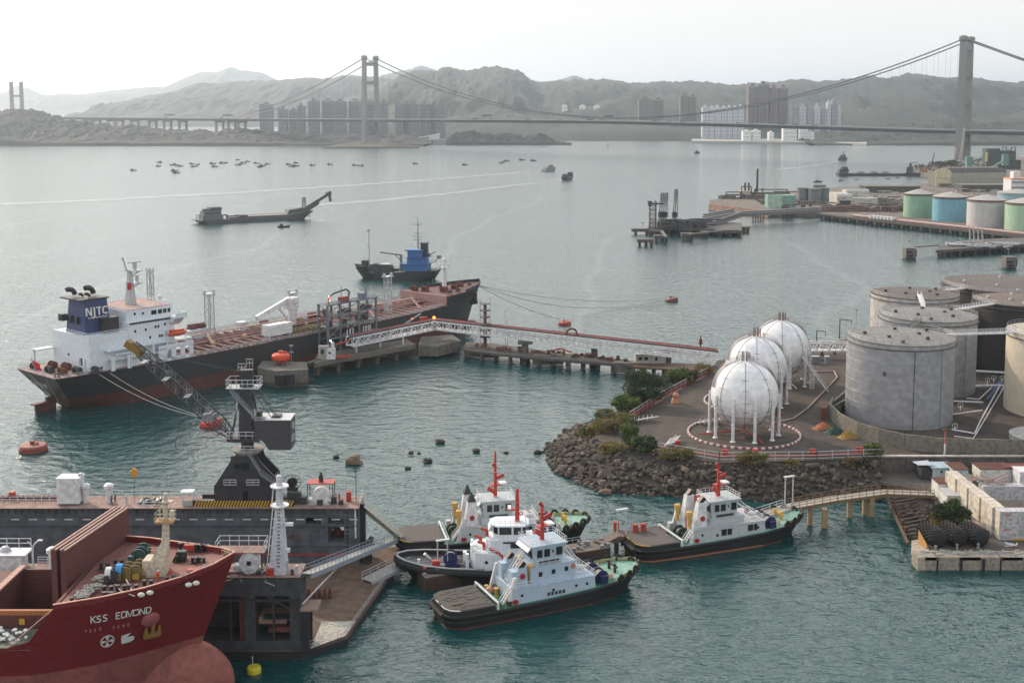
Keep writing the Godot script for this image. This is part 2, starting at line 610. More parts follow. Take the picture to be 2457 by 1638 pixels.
func far_hills() -> void:
	var forest:=mat(0.020,0.030,0.022,0.95,0.0,"rough",70.0)
	var forest2:=mat(0.022,0.028,0.024,0.95,0.0,"rough",60.0)
	ridge("farthest_mountains","palest far mountain range with a mast on its peak, beyond the left hills",[Vector3(-6501.34,90,-11500),Vector3(-5867.39,144.88,-11500),Vector3(-5237.45,129.21,-11500),Vector3(-4802.41,160.55,-11500),Vector3(-4687.69,262.3,-11500),Vector3(-4562.67,238.84,-11500),Vector3(-4407.66,176.22,-11500),Vector3(-4249.42,191.88,-11500),Vector3(-4092.11,184.05,-11500),Vector3(-3795.36,219.28,-11500),Vector3(-3538.43,246.66,-11500),Vector3(-3282.09,258.39,-11500),Vector3(-3142.59,317.01,-11500),Vector3(-2951.67,391.18,-11500),Vector3(-2786.39,395.08,-11500),Vector3(-2655.47,441.86,-11500),Vector3(-2569.72,410.68,-11500),Vector3(-2373.53,391.18,-11500),Vector3(-2237.23,324.83,-11500),Vector3(-2002.91,227.1,-11500),Vector3(-1689.31,129.21,-11500)],1400,0,60,forest,5.0)
	ridge("far_peak_ridge","pale far ridge showing between the hilltops right of the first bridge tower",[Vector3(-1330.38,122.39,-9500),Vector3(-1133.35,251.71,-9500),Vector3(-1018.84,313.01,-9500),Vector3(-872.25,348.46,-9500),Vector3(-790.92,361.35,-9500),Vector3(-709.49,390.33,-9500),Vector3(-596.08,354.91,-9500),Vector3(-417.74,283.99,-9500),Vector3(4.88,203.26,-9500),Vector3(199.99,258.17,-9500),Vector3(378.73,283.99,-9500),Vector3(492.36,313.01,-9500),Vector3(573.79,283.99,-9500),Vector3(720.72,203.26,-9500)],1000,0,50,forest,5.0)
	ridge("left_headland_hill","pale grey hill rising from the left to the first bridge tower",[Vector3(-2198.58,15.69,-6400),Vector3(-2138.87,26.63,-6400),Vector3(-2038.32,76.9,-6400),Vector3(-1926.83,131.44,-6400),Vector3(-1794.65,151.06,-6400),Vector3(-1728.25,172.83,-6400),Vector3(-1639.76,203.29,-6400),Vector3(-1552.29,196.77,-6400),Vector3(-1486.3,207.64,-6400),Vector3(-1376.62,214.16,-6400),Vector3(-1267.11,214.16,-6400),Vector3(-1157.47,220.69,-6400),Vector3(-1069.71,229.38,-6400),Vector3(-960.29,225.03,-6400),Vector3(-872.44,242.41,-6400),Vector3(-763.06,235.9,-6400),Vector3(-631.84,220.69,-6400),Vector3(-391.28,166.3,-6400),Vector3(-106.41,111.82,-6400)],1500,0,45,forest2,5.0)
	ridge("wooded_main_hills","long wooded hills behind the bridge span and the right tower",[Vector3(-658.71,70.76,-4700),Vector3(-528.95,134.84,-4700),Vector3(-431.69,201.93,-4700),Vector3(-367.21,222.65,-4700),Vector3(-294.92,217.87,-4700),Vector3(-251.42,236.99,-4700),Vector3(-198.46,224.25,-4700),Vector3(-158.3,221.06,-4700),Vector3(-102.02,233.8,-4700),Vector3(-37.76,230.62,-4700),Vector3(26.52,216.28,-4700),Vector3(90.89,176.39,-4700),Vector3(179.36,179.59,-4700),Vector3(251.73,182.78,-4700),Vector3(340.17,185.97,-4700),Vector3(404.54,181.18,-4700),Vector3(452.9,171.6,-4700),Vector3(533.26,177.99,-4700),Vector3(629.78,177.99,-4700),Vector3(742.41,176.39,-4700),Vector3(839.12,166.81,-4700),Vector3(919.5,170.01,-4700),Vector3(999.81,176.39,-4700),Vector3(1112.18,185.97,-4700),Vector3(1176.64,181.18,-4700),Vector3(1289.09,185.97,-4700),Vector3(1369.02,201.93,-4700),Vector3(1417.51,193.95,-4700),Vector3(1489.82,195.55,-4700),Vector3(1537.62,208.31,-4700),Vector3(1626.38,198.74,-4700),Vector3(1723.1,192.36,-4700),Vector3(1803.77,185.97,-4700),Vector3(1932.92,174.8,-4700),Vector3(2045.02,185.97,-4700),Vector3(2205.54,192.36,-4700),Vector3(2528.43,170.01,-4700)],1720,4,42,forest,6.0,420)
	ridge("right_shore_slope","dark wooded foreshore slope below the hills at the right tower",[Vector3(672.01,16.14,-3000),Vector3(754.42,20.25,-3000),Vector3(836.74,26.42,-3000),Vector3(908.53,38.75,-3000),Vector3(1001.15,42.86,-3000),Vector3(1104.04,46.96,-3000),Vector3(1206.99,49.01,-3000),Vector3(1309.92,51.07,-3000),Vector3(1464.56,49.01,-3000)],340,3,12,forest,5.0)
	ridge("bridge_island","dark low wooded island under the left end of the bridge",[Vector3(-1362.43,78.29,-2860),Vector3(-1264.58,72.43,-2860),Vector3(-1205.61,74.38,-2860),Vector3(-1180.82,80.24,-2860),Vector3(-1146.36,83.17,-2860),Vector3(-1122.03,78.29,-2860),Vector3(-1097.74,72.43,-2860),Vector3(-1073.63,61.68,-2860),Vector3(-1044.4,55.82,-2860),Vector3(-1010.28,48.97,-2860),Vector3(-971.23,42.12,-2860),Vector3(-922.24,38.2,-2860),Vector3(-873.07,39.18,-2860),Vector3(-814.35,31.35,-2860),Vector3(-765.26,29.39,-2860),Vector3(-696.55,25.47,-2860),Vector3(-656.99,35.27,-2860),Vector3(-598.19,27.43,-2860),Vector3(-539.29,23.51,-2860),Vector3(-460.7,19.59,-2860),Vector3(-362.36,19.59,-2860),Vector3(-264.07,15.66,-2860),Vector3(-185.41,11.74,-2860)],240,4,8,forest2,6.0,300)
	ridge("small_round_island","low wooded islet with a rocky tail, right of the first bridge tower",[Vector3(-136.2,18.26,-2760),Vector3(-121.92,27.73,-2760),Vector3(-98.18,31.51,-2760),Vector3(-74.48,26.78,-2760),Vector3(-46.02,23.94,-2760),Vector3(-12.81,25.83,-2760),Vector3(20.4,21.1,-2760),Vector3(58.36,23.94,-2760),Vector3(82.1,18.26,-2760),Vector3(101.12,6.9,-2760),Vector3(136.28,1.22,-2760)],60,2,4,forest2,5.0)
	ridge("tower_islet","flat rocky islet carrying the foot of the first bridge tower",[Vector3(-388.14,0.62,-2560),Vector3(-368.68,5.89,-2560),Vector3(-342.2,9.41,-2560),Vector3(-306.96,10.29,-2560),Vector3(-271.75,7.65,-2560),Vector3(-245.31,9.41,-2560),Vector3(-223.31,6.77,-2560),Vector3(-198.7,0.62,-2560)],75,2.5,1,mat(0.08,0.075,0.05,0.95,0.0,"rough",30.0),2.0,90)
# ---------- suspension bridge ----------
func deck_h(s:float) -> float:
	var k:=[[-1400.0,56.0],[-900.0,56.0],[-420.0,56.5],[0.0,58.5],[420.0,60.5],[625.0,60.3],[900.0,57.0],[1247.0,51.0],[1600.0,49.5],[2100.0,48.0]]
	for i in k.size()-1:
		if s<=k[i+1][0]:
			return lerpf(k[i][1],k[i+1][1],smoothstep(0,1,(s-k[i][0])/(k[i+1][0]-k[i][0]))*0.3+0.7*(s-k[i][0])/(k[i+1][0]-k[i][0]))
	return 48.0
func suspension_bridge() -> void:
	var t1:=Vector3(-306.33,0,-2629.37)
	var t2:=Vector3(699.08,0,-1875.42)
	var e:=(t2-t1).normalized()
	var p := Vector3(-e.z, 0, e.x)
	var L:=(t2-t1).length()
	var at:=func(s:float,y:float,w:float) -> Vector3:return t1+e*s+p*w+Vector3(0,y,0)
	var conc:=mat(0.21,0.20,0.19,0.85,0.0,"streak",20.0)
	var grey:=mat(0.10,0.105,0.11,0.6,0.0,"soft",40.0)
	var root:=thing("suspension_bridge","grey suspension bridge with two portal towers spanning the strait","bridge")
	var deck:=MB.new()
	var par:=MB.new()
	var s:=-1150.0
	while s<1900.0:
		var s1:=s+50.0
		var a:=deck_h(s)
		var b:=deck_h(s1)
		deck.hexa([at.call(s,a-6.5,-15),at.call(s1,b-6.5,-15),at.call(s1,b-6.5,15),at.call(s,a-6.5,15),at.call(s,a-1.2,-19.5),at.call(s1,b-1.2,-19.5),at.call(s1,b-1.2,19.5),at.call(s,a-1.2,19.5)])
		for w in [-19.0,19.0]:
			par.beam(at.call(s,a-0.4,w),at.call(s1,b-0.4,w),0.5,1.6)
		s=s1
	obj("deck",deck,grey,root)
	obj("parapet",par,mat(0.32,0.32,0.32,0.8,0.0,""),root)
	for k in 2:
		var s0:=L*k
		var tw:=MB.new()
		for w in [-18.0,18.0]:
			var q:=[]
			for yy in [-4.0,186.0]:
				var hx:=5.4 if yy<0 else 4.4
				var hz:=3.6 if yy<0 else 2.8
				var ww:float=w*(1.0 if yy>0 else 1.12)
				for c in [[-1,-1],[1,-1],[1,1],[-1,1]]:
					q.append(at.call(s0+hx*c[0],yy,ww+hz*c[1]))
			var leg:=MB.new()
			leg.hexa(q)
			obj("tower_leg",leg,conc,root)
			var cap:=MB.new()
			var sad:Vector3=at.call(s0,185.0,w)
			cap.lathe(sad,[[4.0,0],[6.5,3.0],[7.0,6.5],[5.0,9.0],[0.0,9.6]],12)
			obj("cable_saddle",cap,conc,root)
		for yy in [176.0,136.0,92.0,36.0]:
			var cb:=MB.new()
			cb.beam(at.call(s0,yy,-18),at.call(s0,yy,18),6.0,7.5)
			obj("cross_beam",cb,conc,root)
	for w in [-18.0,18.0]:
		var cab:=MB.new()
		var hang:=MB.new()
		var pts:=[]
		var n:=60
		for i in n+1:
			var t:=float(i)/n
			var mid:=deck_h(L/2)+4.5
			var y:=mid+(189.0-mid)*pow(2.0*t-1.0,2.0)
			pts.append(at.call(L*t,y,w))
		cab.path(pts,1.0,5)
		var lp:=[]
		var rp:=[]
		for i in 17:
			var t:=i/16.0
			lp.append(at.call(-435.0*t,lerpf(189.0,55.0,t)-14.0*sin(PI*t),w))
			rp.append(at.call(L+435.0*t,lerpf(189.0,48.0,t)-10.0*sin(PI*t),w))
		cab.path(lp,1.0,5)
		cab.path(rp,1.0,5)
		obj("main_cable",cab,M.dark,root)
		for i in range(1,69):
			var t:=i/69.0
			var mid:=deck_h(L/2)+4.5
			var y:=mid+(189.0-mid)*pow(2.0*t-1.0,2.0)
			hang.bar(at.call(L*t,y,w),at.call(L*t,deck_h(L*t)-1.0,w),0.22)
		for i in range(2,22):
			var t:=i/22.0
			hang.bar(at.call(-435.0*t,lerpf(189.0,55.0,t)-14.0*sin(PI*t),w),at.call(-435.0*t,deck_h(-435.0*t),w),0.22)
		tag(obj("hanger",hang,M.dark,root),"thin hangers from the main cable to the deck","","","stuff")
	for s0 in [-420.0,-455.0,-500.0,-640.0,-700.0,-760.0,-835.0,-900.0,-935.0,-1000.0,-1040.0,1610.0]:
		var pm:=MB.new()
		var y1:float=deck_h(s0)-6.5
		for w in [-11.0,11.0]:
			pm.beam(at.call(s0,-2.0,w),at.call(s0,y1,w),7.0,5.0 if s0<1000 else 9.0)
		pm.beam(at.call(s0,y1-2.0,-15),at.call(s0,y1-2.0,15),6.0,4.0)
		obj("pier",pm,conc,root)
	var i:=0
	for v in [[-690.0,1],[-480.0,1],[300.0,1],[340.0,0],[430.0,0],[505.0,0],[575.0,1],[600.0,0],[715.0,0],[745.0,0],[770.0,0],[880.0,0],[905.0,0],[960.0,1],[985.0,0],[1020.0,0],[1420.0,1]]:
		var vm:=MB.new()
		var big:bool=v[1]==1
		var len:=12.0 if big else 8.0
		vm.bx(-len/2,len/2,0.5,3.6 if big else 2.6,-1.2,1.2)
		vm.bx(len/2-2.2,len/2+0.8,0.5,2.7,-1.15,1.15)
		var o:=thing("lorry","%s dark vehicle from the left on the bridge deck"%(word(i) if i<16 else "last"),"lorry",at.call(v[0],deck_h(v[0])-1.15,12.0),yaw_of(t1,t2),"vehicles crossing the bridge")
		obj("body",vm,M.dark,o)
		for x in [-len*0.35,len*0.38]:
			var wm:=MB.new()
			wm.tube(Vector3(x,0.5,-1.25),Vector3(x,0.5,1.25),0.5,0.5,8)
			obj("wheel",wm,M.rubber,o)
		i+=1
	for v in [-690.0,-470.0,320.0,610.0]:
		var gm:=MB.new()
		for w in [-16.0,16.0]:
			gm.beam(at.call(v,deck_h(v)-1.0,w),at.call(v,deck_h(v)+8.0,w),0.7)
		gm.beam(at.call(v,deck_h(v)+8.0,-16),at.call(v,deck_h(v)+8.0,16),0.8,2.4)
		gm.beam(at.call(v,deck_h(v)+7.0,-9),at.call(v,deck_h(v)+7.0,9),0.5,3.0)
		tag(obj("sign_gantry",gm,M.dark),"%s dark road sign gantry from the left over the bridge deck"%{-690.0: "first",-470.0: "second",320.0: "third",610.0: "fourth"}[v],"gantry","sign gantries over the bridge")
	var h:=thing("far_bridge_tower","dark H shaped bridge tower rising behind the wooded island at far left","tower")
	for x in [28.0,52.0]:
		var lm:=MB.new()
		var c:=Vector3(-1318,76.9,-3200) if x<40 else Vector3(-1291.65,76.9,-3200)
		lm.frust(Vector3(c.x,20,c.z),Vector2(8.5,8),Vector2(7.5,7),148.82-20.0)
		obj("tower_leg",lm,conc,h)
	var bm:=MB.new()
	bm.beam(Vector3(-1316.49,111.81,-3200),Vector3(-1290.17,111.81,-3200),5.0,5.0)
	obj("cross_beam",bm,conc,h)
# ---------- town across the strait ----------
func block(label:String,px:Vector3,w:float,d:float,h:float,m:Material,kind:int,group:String) -> void:
	var o:=thing("tower_block" if kind<3 else "low_block",label,"building",px,0.0,group)
	var mb:=MB.new()
	var y0:=-6.0
	if kind == 0 or kind == 1:
		var n:=3 if kind==0 else 2
		for k in n:
			var x:=-w/2+w*(k+0.5)/n
			mb.bx(x-w/n*0.42,x+w/n*0.42,y0,h*(1.0 if k%2==0 else 0.985),-d/2,d/2)
		mb.bx(-w*0.48,w*0.48,y0,h*0.97,-d*0.36,d*0.36)
	else:
		mb.bx(-w/2,w/2,y0,h,-d/2,d/2)
	obj("walls",mb,m,o)
	var fl:=MB.new()
	var nf:=int(h/9.0)
	for k in nf:
		fl.bx(-w*0.42,w*0.42,4.0+k*9.0,5.6+k*9.0,d/2-0.5,d/2+0.25)
	tag(obj("windows",fl,mat(m.albedo_color.srgb_to_linear().r*0.5,m.albedo_color.srgb_to_linear().g*0.52,m.albedo_color.srgb_to_linear().b*0.56,0.4,0.0,""),o),"rows of dark windows","","","stuff")
	var rm:=MB.new()
	rm.bx(-w*0.18,w*0.18,h,h+h*0.05+1.5,-d*0.2,d*0.2)
	obj("roof_house",rm,m,o)
func far_town() -> void:
	var grey:=mat(0.16,0.165,0.18,0.85,0.0,"streak",30.0)
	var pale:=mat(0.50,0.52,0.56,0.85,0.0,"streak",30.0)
	var brown:=mat(0.15,0.12,0.11,0.85,0.0,"streak",30.0)
	var white:=mat(0.75,0.75,0.74,0.85,0.0,"soft",30.0)
	var i:=0
	for b in [[626,657,250],[668,689,260],[691,712,264],[716,734,253],[740,766,242],[771,800,242],[803,833,243],[837,866,243],[872,900,245],[912,932,244],[948,964,246],[965,985,246],[986,1006,248],[1008,1030,248],[1031,1047,250],[1048,1070,254]]:
		var k:float=2980.0/2900.0
		var c:=Vector3((b[0]+b[1]-2457.0)/2.0*k,0,-2980.0-(i%3)*14.0)
		block("%s grey block of flats from the left in the estate behind the first bridge tower"%word(i),c,(b[1]-b[0])*k,24.0,90.0-(b[2]-250.0)*k,grey,0 if b[1]-b[0]>22 else 1,"estate behind the left bridge tower")
		i+=1
	i=0
	for b in [[1682,1698,257],[1699,1712,259],[1713,1727,257],[1728,1741,258],[1742,1754,257],[1755,1767,258],[1768,1782,256]]:
		var k:float=3020.0/2900.0
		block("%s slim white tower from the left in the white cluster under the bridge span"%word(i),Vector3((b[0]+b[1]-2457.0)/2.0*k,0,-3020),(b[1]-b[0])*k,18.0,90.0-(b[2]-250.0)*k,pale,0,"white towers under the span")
		i+=1
	i=0
	for b in [[1894,1903,258],[1917,1930,254],[1934,1945,256],[1951,1963,254],[1967,1977,257],[1980,1990,246],[1992,2004,240],[2005,2013,256]]:
		var k:float=3080.0/2900.0
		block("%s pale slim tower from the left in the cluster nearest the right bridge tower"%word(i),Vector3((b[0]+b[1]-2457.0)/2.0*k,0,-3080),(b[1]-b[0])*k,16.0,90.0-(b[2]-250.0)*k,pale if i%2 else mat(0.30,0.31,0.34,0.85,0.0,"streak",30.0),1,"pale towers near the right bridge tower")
		i+=1
	i=0
	for b in [[1790,1812,208],[1814,1840,203],[1843,1862,212],[1864,1886,211]]:
		var k:float=3150.0/2900.0
		block("%s very tall brown tower from the left among the four behind the deck"%word(i),Vector3((b[0]+b[1]-2457.0)/2.0*k,0,-3150),(b[1]-b[0])*k,26.0,90.0-(b[2]-250.0)*k,brown,0,"four very tall brown towers")
		i+=1
	i=0
	for b in [[1530,1560,238],[1562,1590,240],[1629,1648,229],[1650,1668,232]]:
		var k:float=3350.0/2900.0
		block("%s reddish grey slab from the left standing above the middle of the bridge"%word(i),Vector3((b[0]+b[1]-2457.0)/2.0*k,0,-3350),(b[1]-b[0])*k,22.0,90.0-(b[2]-250.0)*k,brown,0,"slabs above mid span")
		i+=1
	i=0
	for b in [[1335,1352,249,262],[1372,1392,250,262],[1404,1425,251,262]]:
		var k:float=3900.0/2900.0
		var y:float=90.0-(b[3]-250.0)*k
		var o:=Vector3((b[0]+b[1]-2457.0)/2.0*k,y,-3560)
		block("%s small white house from the left on the wooded hillside"%word(i),o,(b[1]-b[0])*0.9,14.0,(b[3]-b[2])*1.1,white,3,"white houses on the hillside")
		i+=1
	i=0
	for b in [[1780,1800,313],[1803,1822,312],[1842,1854,316],[1876,1908,303],[1917,1935,305],[1936,1950,316]]:
		var k:float=2860.0/2900.0
		block("%s low white waterfront building from the left below the tall towers"%word(i),Vector3((b[0]+b[1]-2457.0)/2.0*k,0,-2860),(b[1]-b[0])*k,20.0,90.0-(b[2]-250.0)*k,white,3,"low white buildings on the waterfront")
		i+=1
	var fl:=MB.new()
	fl.prism([Vector2(419.88,-2827.99),Vector2(717.84,-2739.32),Vector2(770.57,-2629.37),Vector2(875.65,-2989.21),Vector2(459.4,-3095.05)],-2,5)
	tag(obj("waterfront_quay",fl,M.pale_conc),"pale sea wall along the foot of the far towers","","","structure")
	var pav:=thing("pier_pavilion","pale low ferry pier building with a pointed roof on the shore left of the islet","building",Vector3(-152.89,0,-2768.26))
	var pm:=MB.new()
	pm.bx(-56,62,0,11,-12,12)
	obj("hall",pm,M.pale_conc,pav)
	var pr:=MB.new()
	pr.prism([Vector2(-36,-8),Vector2(-14,-8),Vector2(-14,8),Vector2(-36,8)],11,20)
	pr.hexa([Vector3(-60,14,-9),Vector3(-12,20,-9),Vector3(-12,20,9),Vector3(-60,14,9),Vector3(-60,15,-9),Vector3(-12,24,-9),Vector3(-12,24,9),Vector3(-60,15,9)])
	obj("wedge_roof",pr,M.white,pav)
# ---------- small craft far out ----------
func boats_far() -> void:
	var st:=[[0.6,0.0,0.9,1.2,0.9],[2.5,2.5,1.3,1.5,0.8],[6.0,6.0,1.2,1.5,0.9],[8.2,8.6,0.5,0.9,1.3],[9.0,10.0,0.0,0.1,1.8]]
	var proto:=thing("fishing_boat","small dark open fishing boat in the scattered flotilla on the left water","boat",Vector3(-522.77,0,-1650.18),0.1,"fishing boats scattered on the left water")
	var hull:=MB.new()
	hull_band(hull,st,-0.4,-1.0,3)
	deck_sheet(hull,st,-0.3)
	obj("hull",hull,M.black,proto)
	var cab:=MB.new()
	cab.bx(2.0,4.6,0.5,2.4,-0.9,0.9)
	obj("cabin",cab,M.dark,proto)
	var roof:=MB.new()
	roof.bx(1.6,6.4,2.45,2.6,-1.15,1.15)
	obj("roof",roof,M.dark,proto)
	var spots:=[Vector3(-542.65,0,-1875.42),Vector3(-519.59,0,-1761.57),Vector3(-464.07,0,-1639.81),Vector3(-447.27,0,-1589.83),Vector3(-498.04,0,-1797.96),Vector3(-489.83,0,-1761.57),Vector3(-491.4,0,-1835.88),Vector3(-466.05,0,-1749.76),Vector3(-467.15,0,-1810.43),Vector3(-461.02,0,-1835.88),Vector3(-435.89,0,-1749.76),Vector3(-449.61,0,-1848.87),Vector3(-437.4,0,-1862.05),Vector3(-448.09,0,-1959.82),Vector3(-420.67,0,-1902.74),Vector3(-417.11,0,-1848.87),Vector3(-401.96,0,-1797.96),Vector3(-396.08,0,-1848.87),Vector3(-372.07,0,-1773.54),Vector3(-373.61,0,-1823.06),Vector3(-358.09,0,-1738.11),Vector3(-339.83,0,-1810.43),Vector3(-337.27,0,-1862.05),Vector3(-321.59,0,-1761.57),Vector3(-313.42,0,-1749.76),Vector3(-300.11,0,-1785.66),Vector3(-277.42,0,-1810.43),Vector3(-237.32,0,-1785.66),Vector3(-216.76,0,-1773.54),Vector3(-152.2,0,-1835.88),Vector3(-75.31,0,-1797.96),Vector3(-14.2,0,-1916.7),Vector3(-11.87,0,-1862.05),Vector3(10.47,0,-1959.82),Vector3(28.28,0,-1930.86)]
	for i in spots.size():
		var c:=copy(proto,spots[i],r2(-0.25,0.35)+(PI if i%4==0 else 0.0))
		c.scale=Vector3.ONE*r2(0.8,1.25)
		c.set_meta("label","%s small dark fishing boat counted along the flotilla on the left water"%ordinal(i))
	var lone:=copy(proto,Vector3(-173.17,0,-885.06),0.12,"small dark motor boat passing below the sand barge","")
	lone.remove_meta("group")
func yacht(label:String,at:Vector3,yaw:float,L:float,m:Material,masts:int) -> void:
	var o:=thing("moored_yacht",label,"boat",at,yaw,"boats moored off the terminal")
	var st:=[[0.0,0.0,L*0.11,L*0.13,L*0.1],[L*0.4,L*0.4,L*0.14,L*0.16,L*0.1],[L*0.8,L*0.82,L*0.06,L*0.1,L*0.12],[L*0.94,L,0.0,0.02,L*0.15]]
	var h:=MB.new()
	hull_band(h,st,-0.3,-1.0,2)
	deck_sheet(h,st,-0.1)
	obj("hull",h,m,o)
	var c:=MB.new()
	c.frust(Vector3(L*0.4,L*0.1,0),Vector2(L*0.35,L*0.2),Vector2(L*0.28,L*0.16),L*0.12)
	obj("cabin",c,m,o)
	for k in masts:
		var t:=MB.new()
		t.tube(Vector3(L*(0.3+0.3*k),L*0.1,0),Vector3(L*(0.3+0.3*k),L*(1.1-0.2*k),0),L*0.012,L*0.008,5)
		obj("mast",t,M.dark,o)
func small_craft() -> void:
	var a:=Vector3(41.88,0,-1629.57)
	var o:=thing("harbour_ferry","pale grey two deck ferry with a long white wake, moving right in mid channel","ferry",a,yaw_of(a,Vector3(68.44,0,-1660.69)))
	var st:=[[0.0,0.0,3.4,3.6,2.2],[12,12,3.4,3.6,2.2],[20,21,2.2,3.0,2.5],[25,27,0.0,0.1,3.2]]
	var h:=MB.new()
	hull_band(h,st,-0.4,-1.0,2)
	deck_sheet(h,st,0.0)
	obj("hull",h,M.steel,o)
	slabs("deck_house",o,M.pale_conc,[[3,23,2.2,4.6,-3.3,3.3],[7,21,4.9,6.6,-3.0,3.0]])
	slabs("window_band",o,M.glass,[[3.5,22.4,3.2,4.1,-3.36,3.36],[7.5,21.06,5.5,6.2,-3.06,3.06]])
	slabs("wheelhouse",o,M.steel,[[13,19,6.7,8.6,-2.0,2.0]])
	a=Vector3(61.57,0,-1432.53)
	o=thing("coastal_cargo_ship","small dark coaster with a high bow and low waist just right of the ferry","ship",a,yaw_of(a,Vector3(91.28,0,-1507.11)))
	st=[[1.5,0.0,2.5,3.6,3.4],[6,6,4,4.2,3.0],[12,12,4.2,4.3,2.6],[19,19,4,4.2,2.8],[24,25,2.2,3.6,4.6],[27,29.5,0.0,0.2,6.2]]
	h=MB.new()
	hull_band(h,st,-0.5,-1.0,4)
	deck_sheet(h,st,-0.2)
	obj("hull",h,M.black,o)
	slabs("deck_house",o,M.dark,[[1.5,9,3.0,5.6,-3.2,3.2],[2,8,5.7,7.6,-2.6,2.6]])
	slabs("wheelhouse",o,M.dark,[[21.5,26,4.4,8.6,-2.4,2.4],[21,26.6,8.6,9.0,-3.0,3.0]])
	slabs("hatch_cover",o,M.steel,[[10,20,2.6,3.6,-2.8,2.8]])
	a=Vector3(527.89,0,-1945.23)
	o=thing("work_boat","dark work boat with a twin pole mast heading away left of the right bridge tower","boat",a,yaw_of(a,Vector3(557.6,0,-1974.63)))
	st=[[0.5,0.0,3.2,3.8,3.6],[10,10,3.8,4.2,3.0],[17,17.5,2.8,3.8,3.6],[20,21.5,0.3,0.8,5.0]]
	h=MB.new()
	hull_band(h,st,-0.5,-1.0,3)
	deck_sheet(h,st,0.0)
	obj("hull",h,M.black,o)
	slabs("deck_house",o,M.dark,[[3,14,3.2,6.6,-3,3],[6,13,6.7,9.0,-2.4,2.4]])
	for x in [10.5,12.5]:
		var t:=MB.new()
		t.beam(Vector3(x,9,0),Vector3(x,15,0),0.5)
		t.beam(Vector3(x,14.5,-1.5),Vector3(x,14.5,1.5),0.3)
		obj("mast",t,M.dark,o)
	a=Vector3(335.52,0,-2226.84)
	o=thing("far_tug","tiny dark tug with one mast and a faint wake below the white towers","boat",a,0.15)
	st=[[0,0,2,2.4,2],[5,5,2.4,2.8,2],[10,11,0.2,0.5,3]]
	h=MB.new()
	hull_band(h,st,-0.4,-1.0,2)
	deck_sheet(h,st,0.0)
	obj("hull",h,M.black,o)
	slabs("deck_house",o,M.dark,[[2.5,7,2,5,-1.5,1.5]])
	slabs("mast",o,M.dark,[[4.8,5.2,5,9.5,-0.2,0.2]])
	o=thing("channel_beacon","tiny dark beacon post on a float off the tail of the wooded islet","buoy",Vector3(210.7,0,-2656.03))
	var bm:=MB.new()
	bm.lathe(Vector3.ZERO,[[2.6,-0.5],[2.6,1.2],[0.4,1.6],[0.4,11],[1.2,11],[1.2,13],[0,14]],8)
	obj("float_and_post",bm,M.dark,o)
	yacht("two masted dark boat moored left of the other small boats off the terminal",Vector3(350.61,0,-1401.68),0.2,11,M.black,2)
	yacht("small dark hulled boat second from the left off the terminal",Vector3(385.34,0,-1424.69),0.1,7,M.black,0)
	yacht("tiny dark boat in the middle of the moorings off the terminal",Vector3(411.73,0,-1448.46),0.4,5,M.black,0)
	yacht("tiny dark boat just left of the cream warehouse, with a short mast",Vector3(451.72,0,-1456.56),0.3,6,M.black,1)
	yacht("tiny dark boat closest to the cream warehouse",Vector3(470.63,0,-1481.41),0.3,6,M.black,1)
	yacht("white yacht with a tall mast close to the flat pier roof",Vector3(417.34,0,-1330.05),0.1,11,M.white,1)
	yacht("low dark launch left of the white yacht at the flat pier roof",Vector3(406.09,0,-1323.28),0.05,8,M.black,0)
	yacht("grey launch right of the white yacht at the flat pier roof",Vector3(419.34,0,-1323.28),0.05,8,M.dark,0)
	a=Vector3(413.58,0,-1533.72)
	o=thing("gravel_barge","long low black barge with grey gravel heaps, far right water","barge",a,yaw_of(a,Vector3(497.2,0,-1533.72)))
	h=MB.new()
	st=[[0,0,7,7,4.0],[20,20,7.5,7.5,3.0],[80,80,7.5,7.5,3.0],[86,88,6.5,7,3.6]]
	hull_band(h,st,-0.5,-1.0,2)
	deck_sheet(h,st,-0.1)
	obj("hull",h,M.black,o)
	slabs("deck_house",o,M.dark,[[2,13,4,8.5,-5,5],[5,12,8.6,11,-4,4]])
	slabs("mast",o,M.dark,[[9,9.4,11,15,-0.3,0.3],[6.5,6.8,11,14,-0.2,0.2]])
	for x in [29.0,46.0,60.0]:
		var gm:=MB.new()
		gm.lathe(Vector3(x,2.6,0),[[7.4,0],[5.2,1.6],[2.0,3.2],[0,3.6]],14)
		obj("gravel_heap",gm,mat(0.13,0.13,0.13,0.95,0.0,"rough",8),o)
	a=Vector3(502.49,0,-1533.72)
	o=thing("derrick_barge","dark derrick barge with a long lowered boom, moored beside the cement works","barge",a,yaw_of(a,Vector3(537.51,0,-1507.11)))
	h=MB.new()
	st=[[0,0,7,7,4.5],[25,25,7.5,7.5,3.6],[44,44,7,7,5.0]]
	hull_band(h,st,-0.5,-1.0,2)
	deck_sheet(h,st,0.0)
	obj("hull",h,M.black,o)
	slabs("deck_house",o,M.dark,[[0,6,4.5,11,-4,4],[2,5,11,16,-1,1]])
	var jb:=MB.new()
	jb.lattice(Vector3(8,7,0),Vector3(42,19,0),2.4,1.2,8,0.35)
	obj("boom",jb,M.dark,o)
	var bd:=MB.new()
	bd.tube(Vector3(20,7,-3),Vector3(20,7,3),4.0,4.0,14)
	obj("cable_drum",bd,mat(0.30,0.12,0.07,0.8,0.0,"rust",5),o)
	slabs("post",o,M.dark,[[40,43,4,18,-1.5,1.5]])
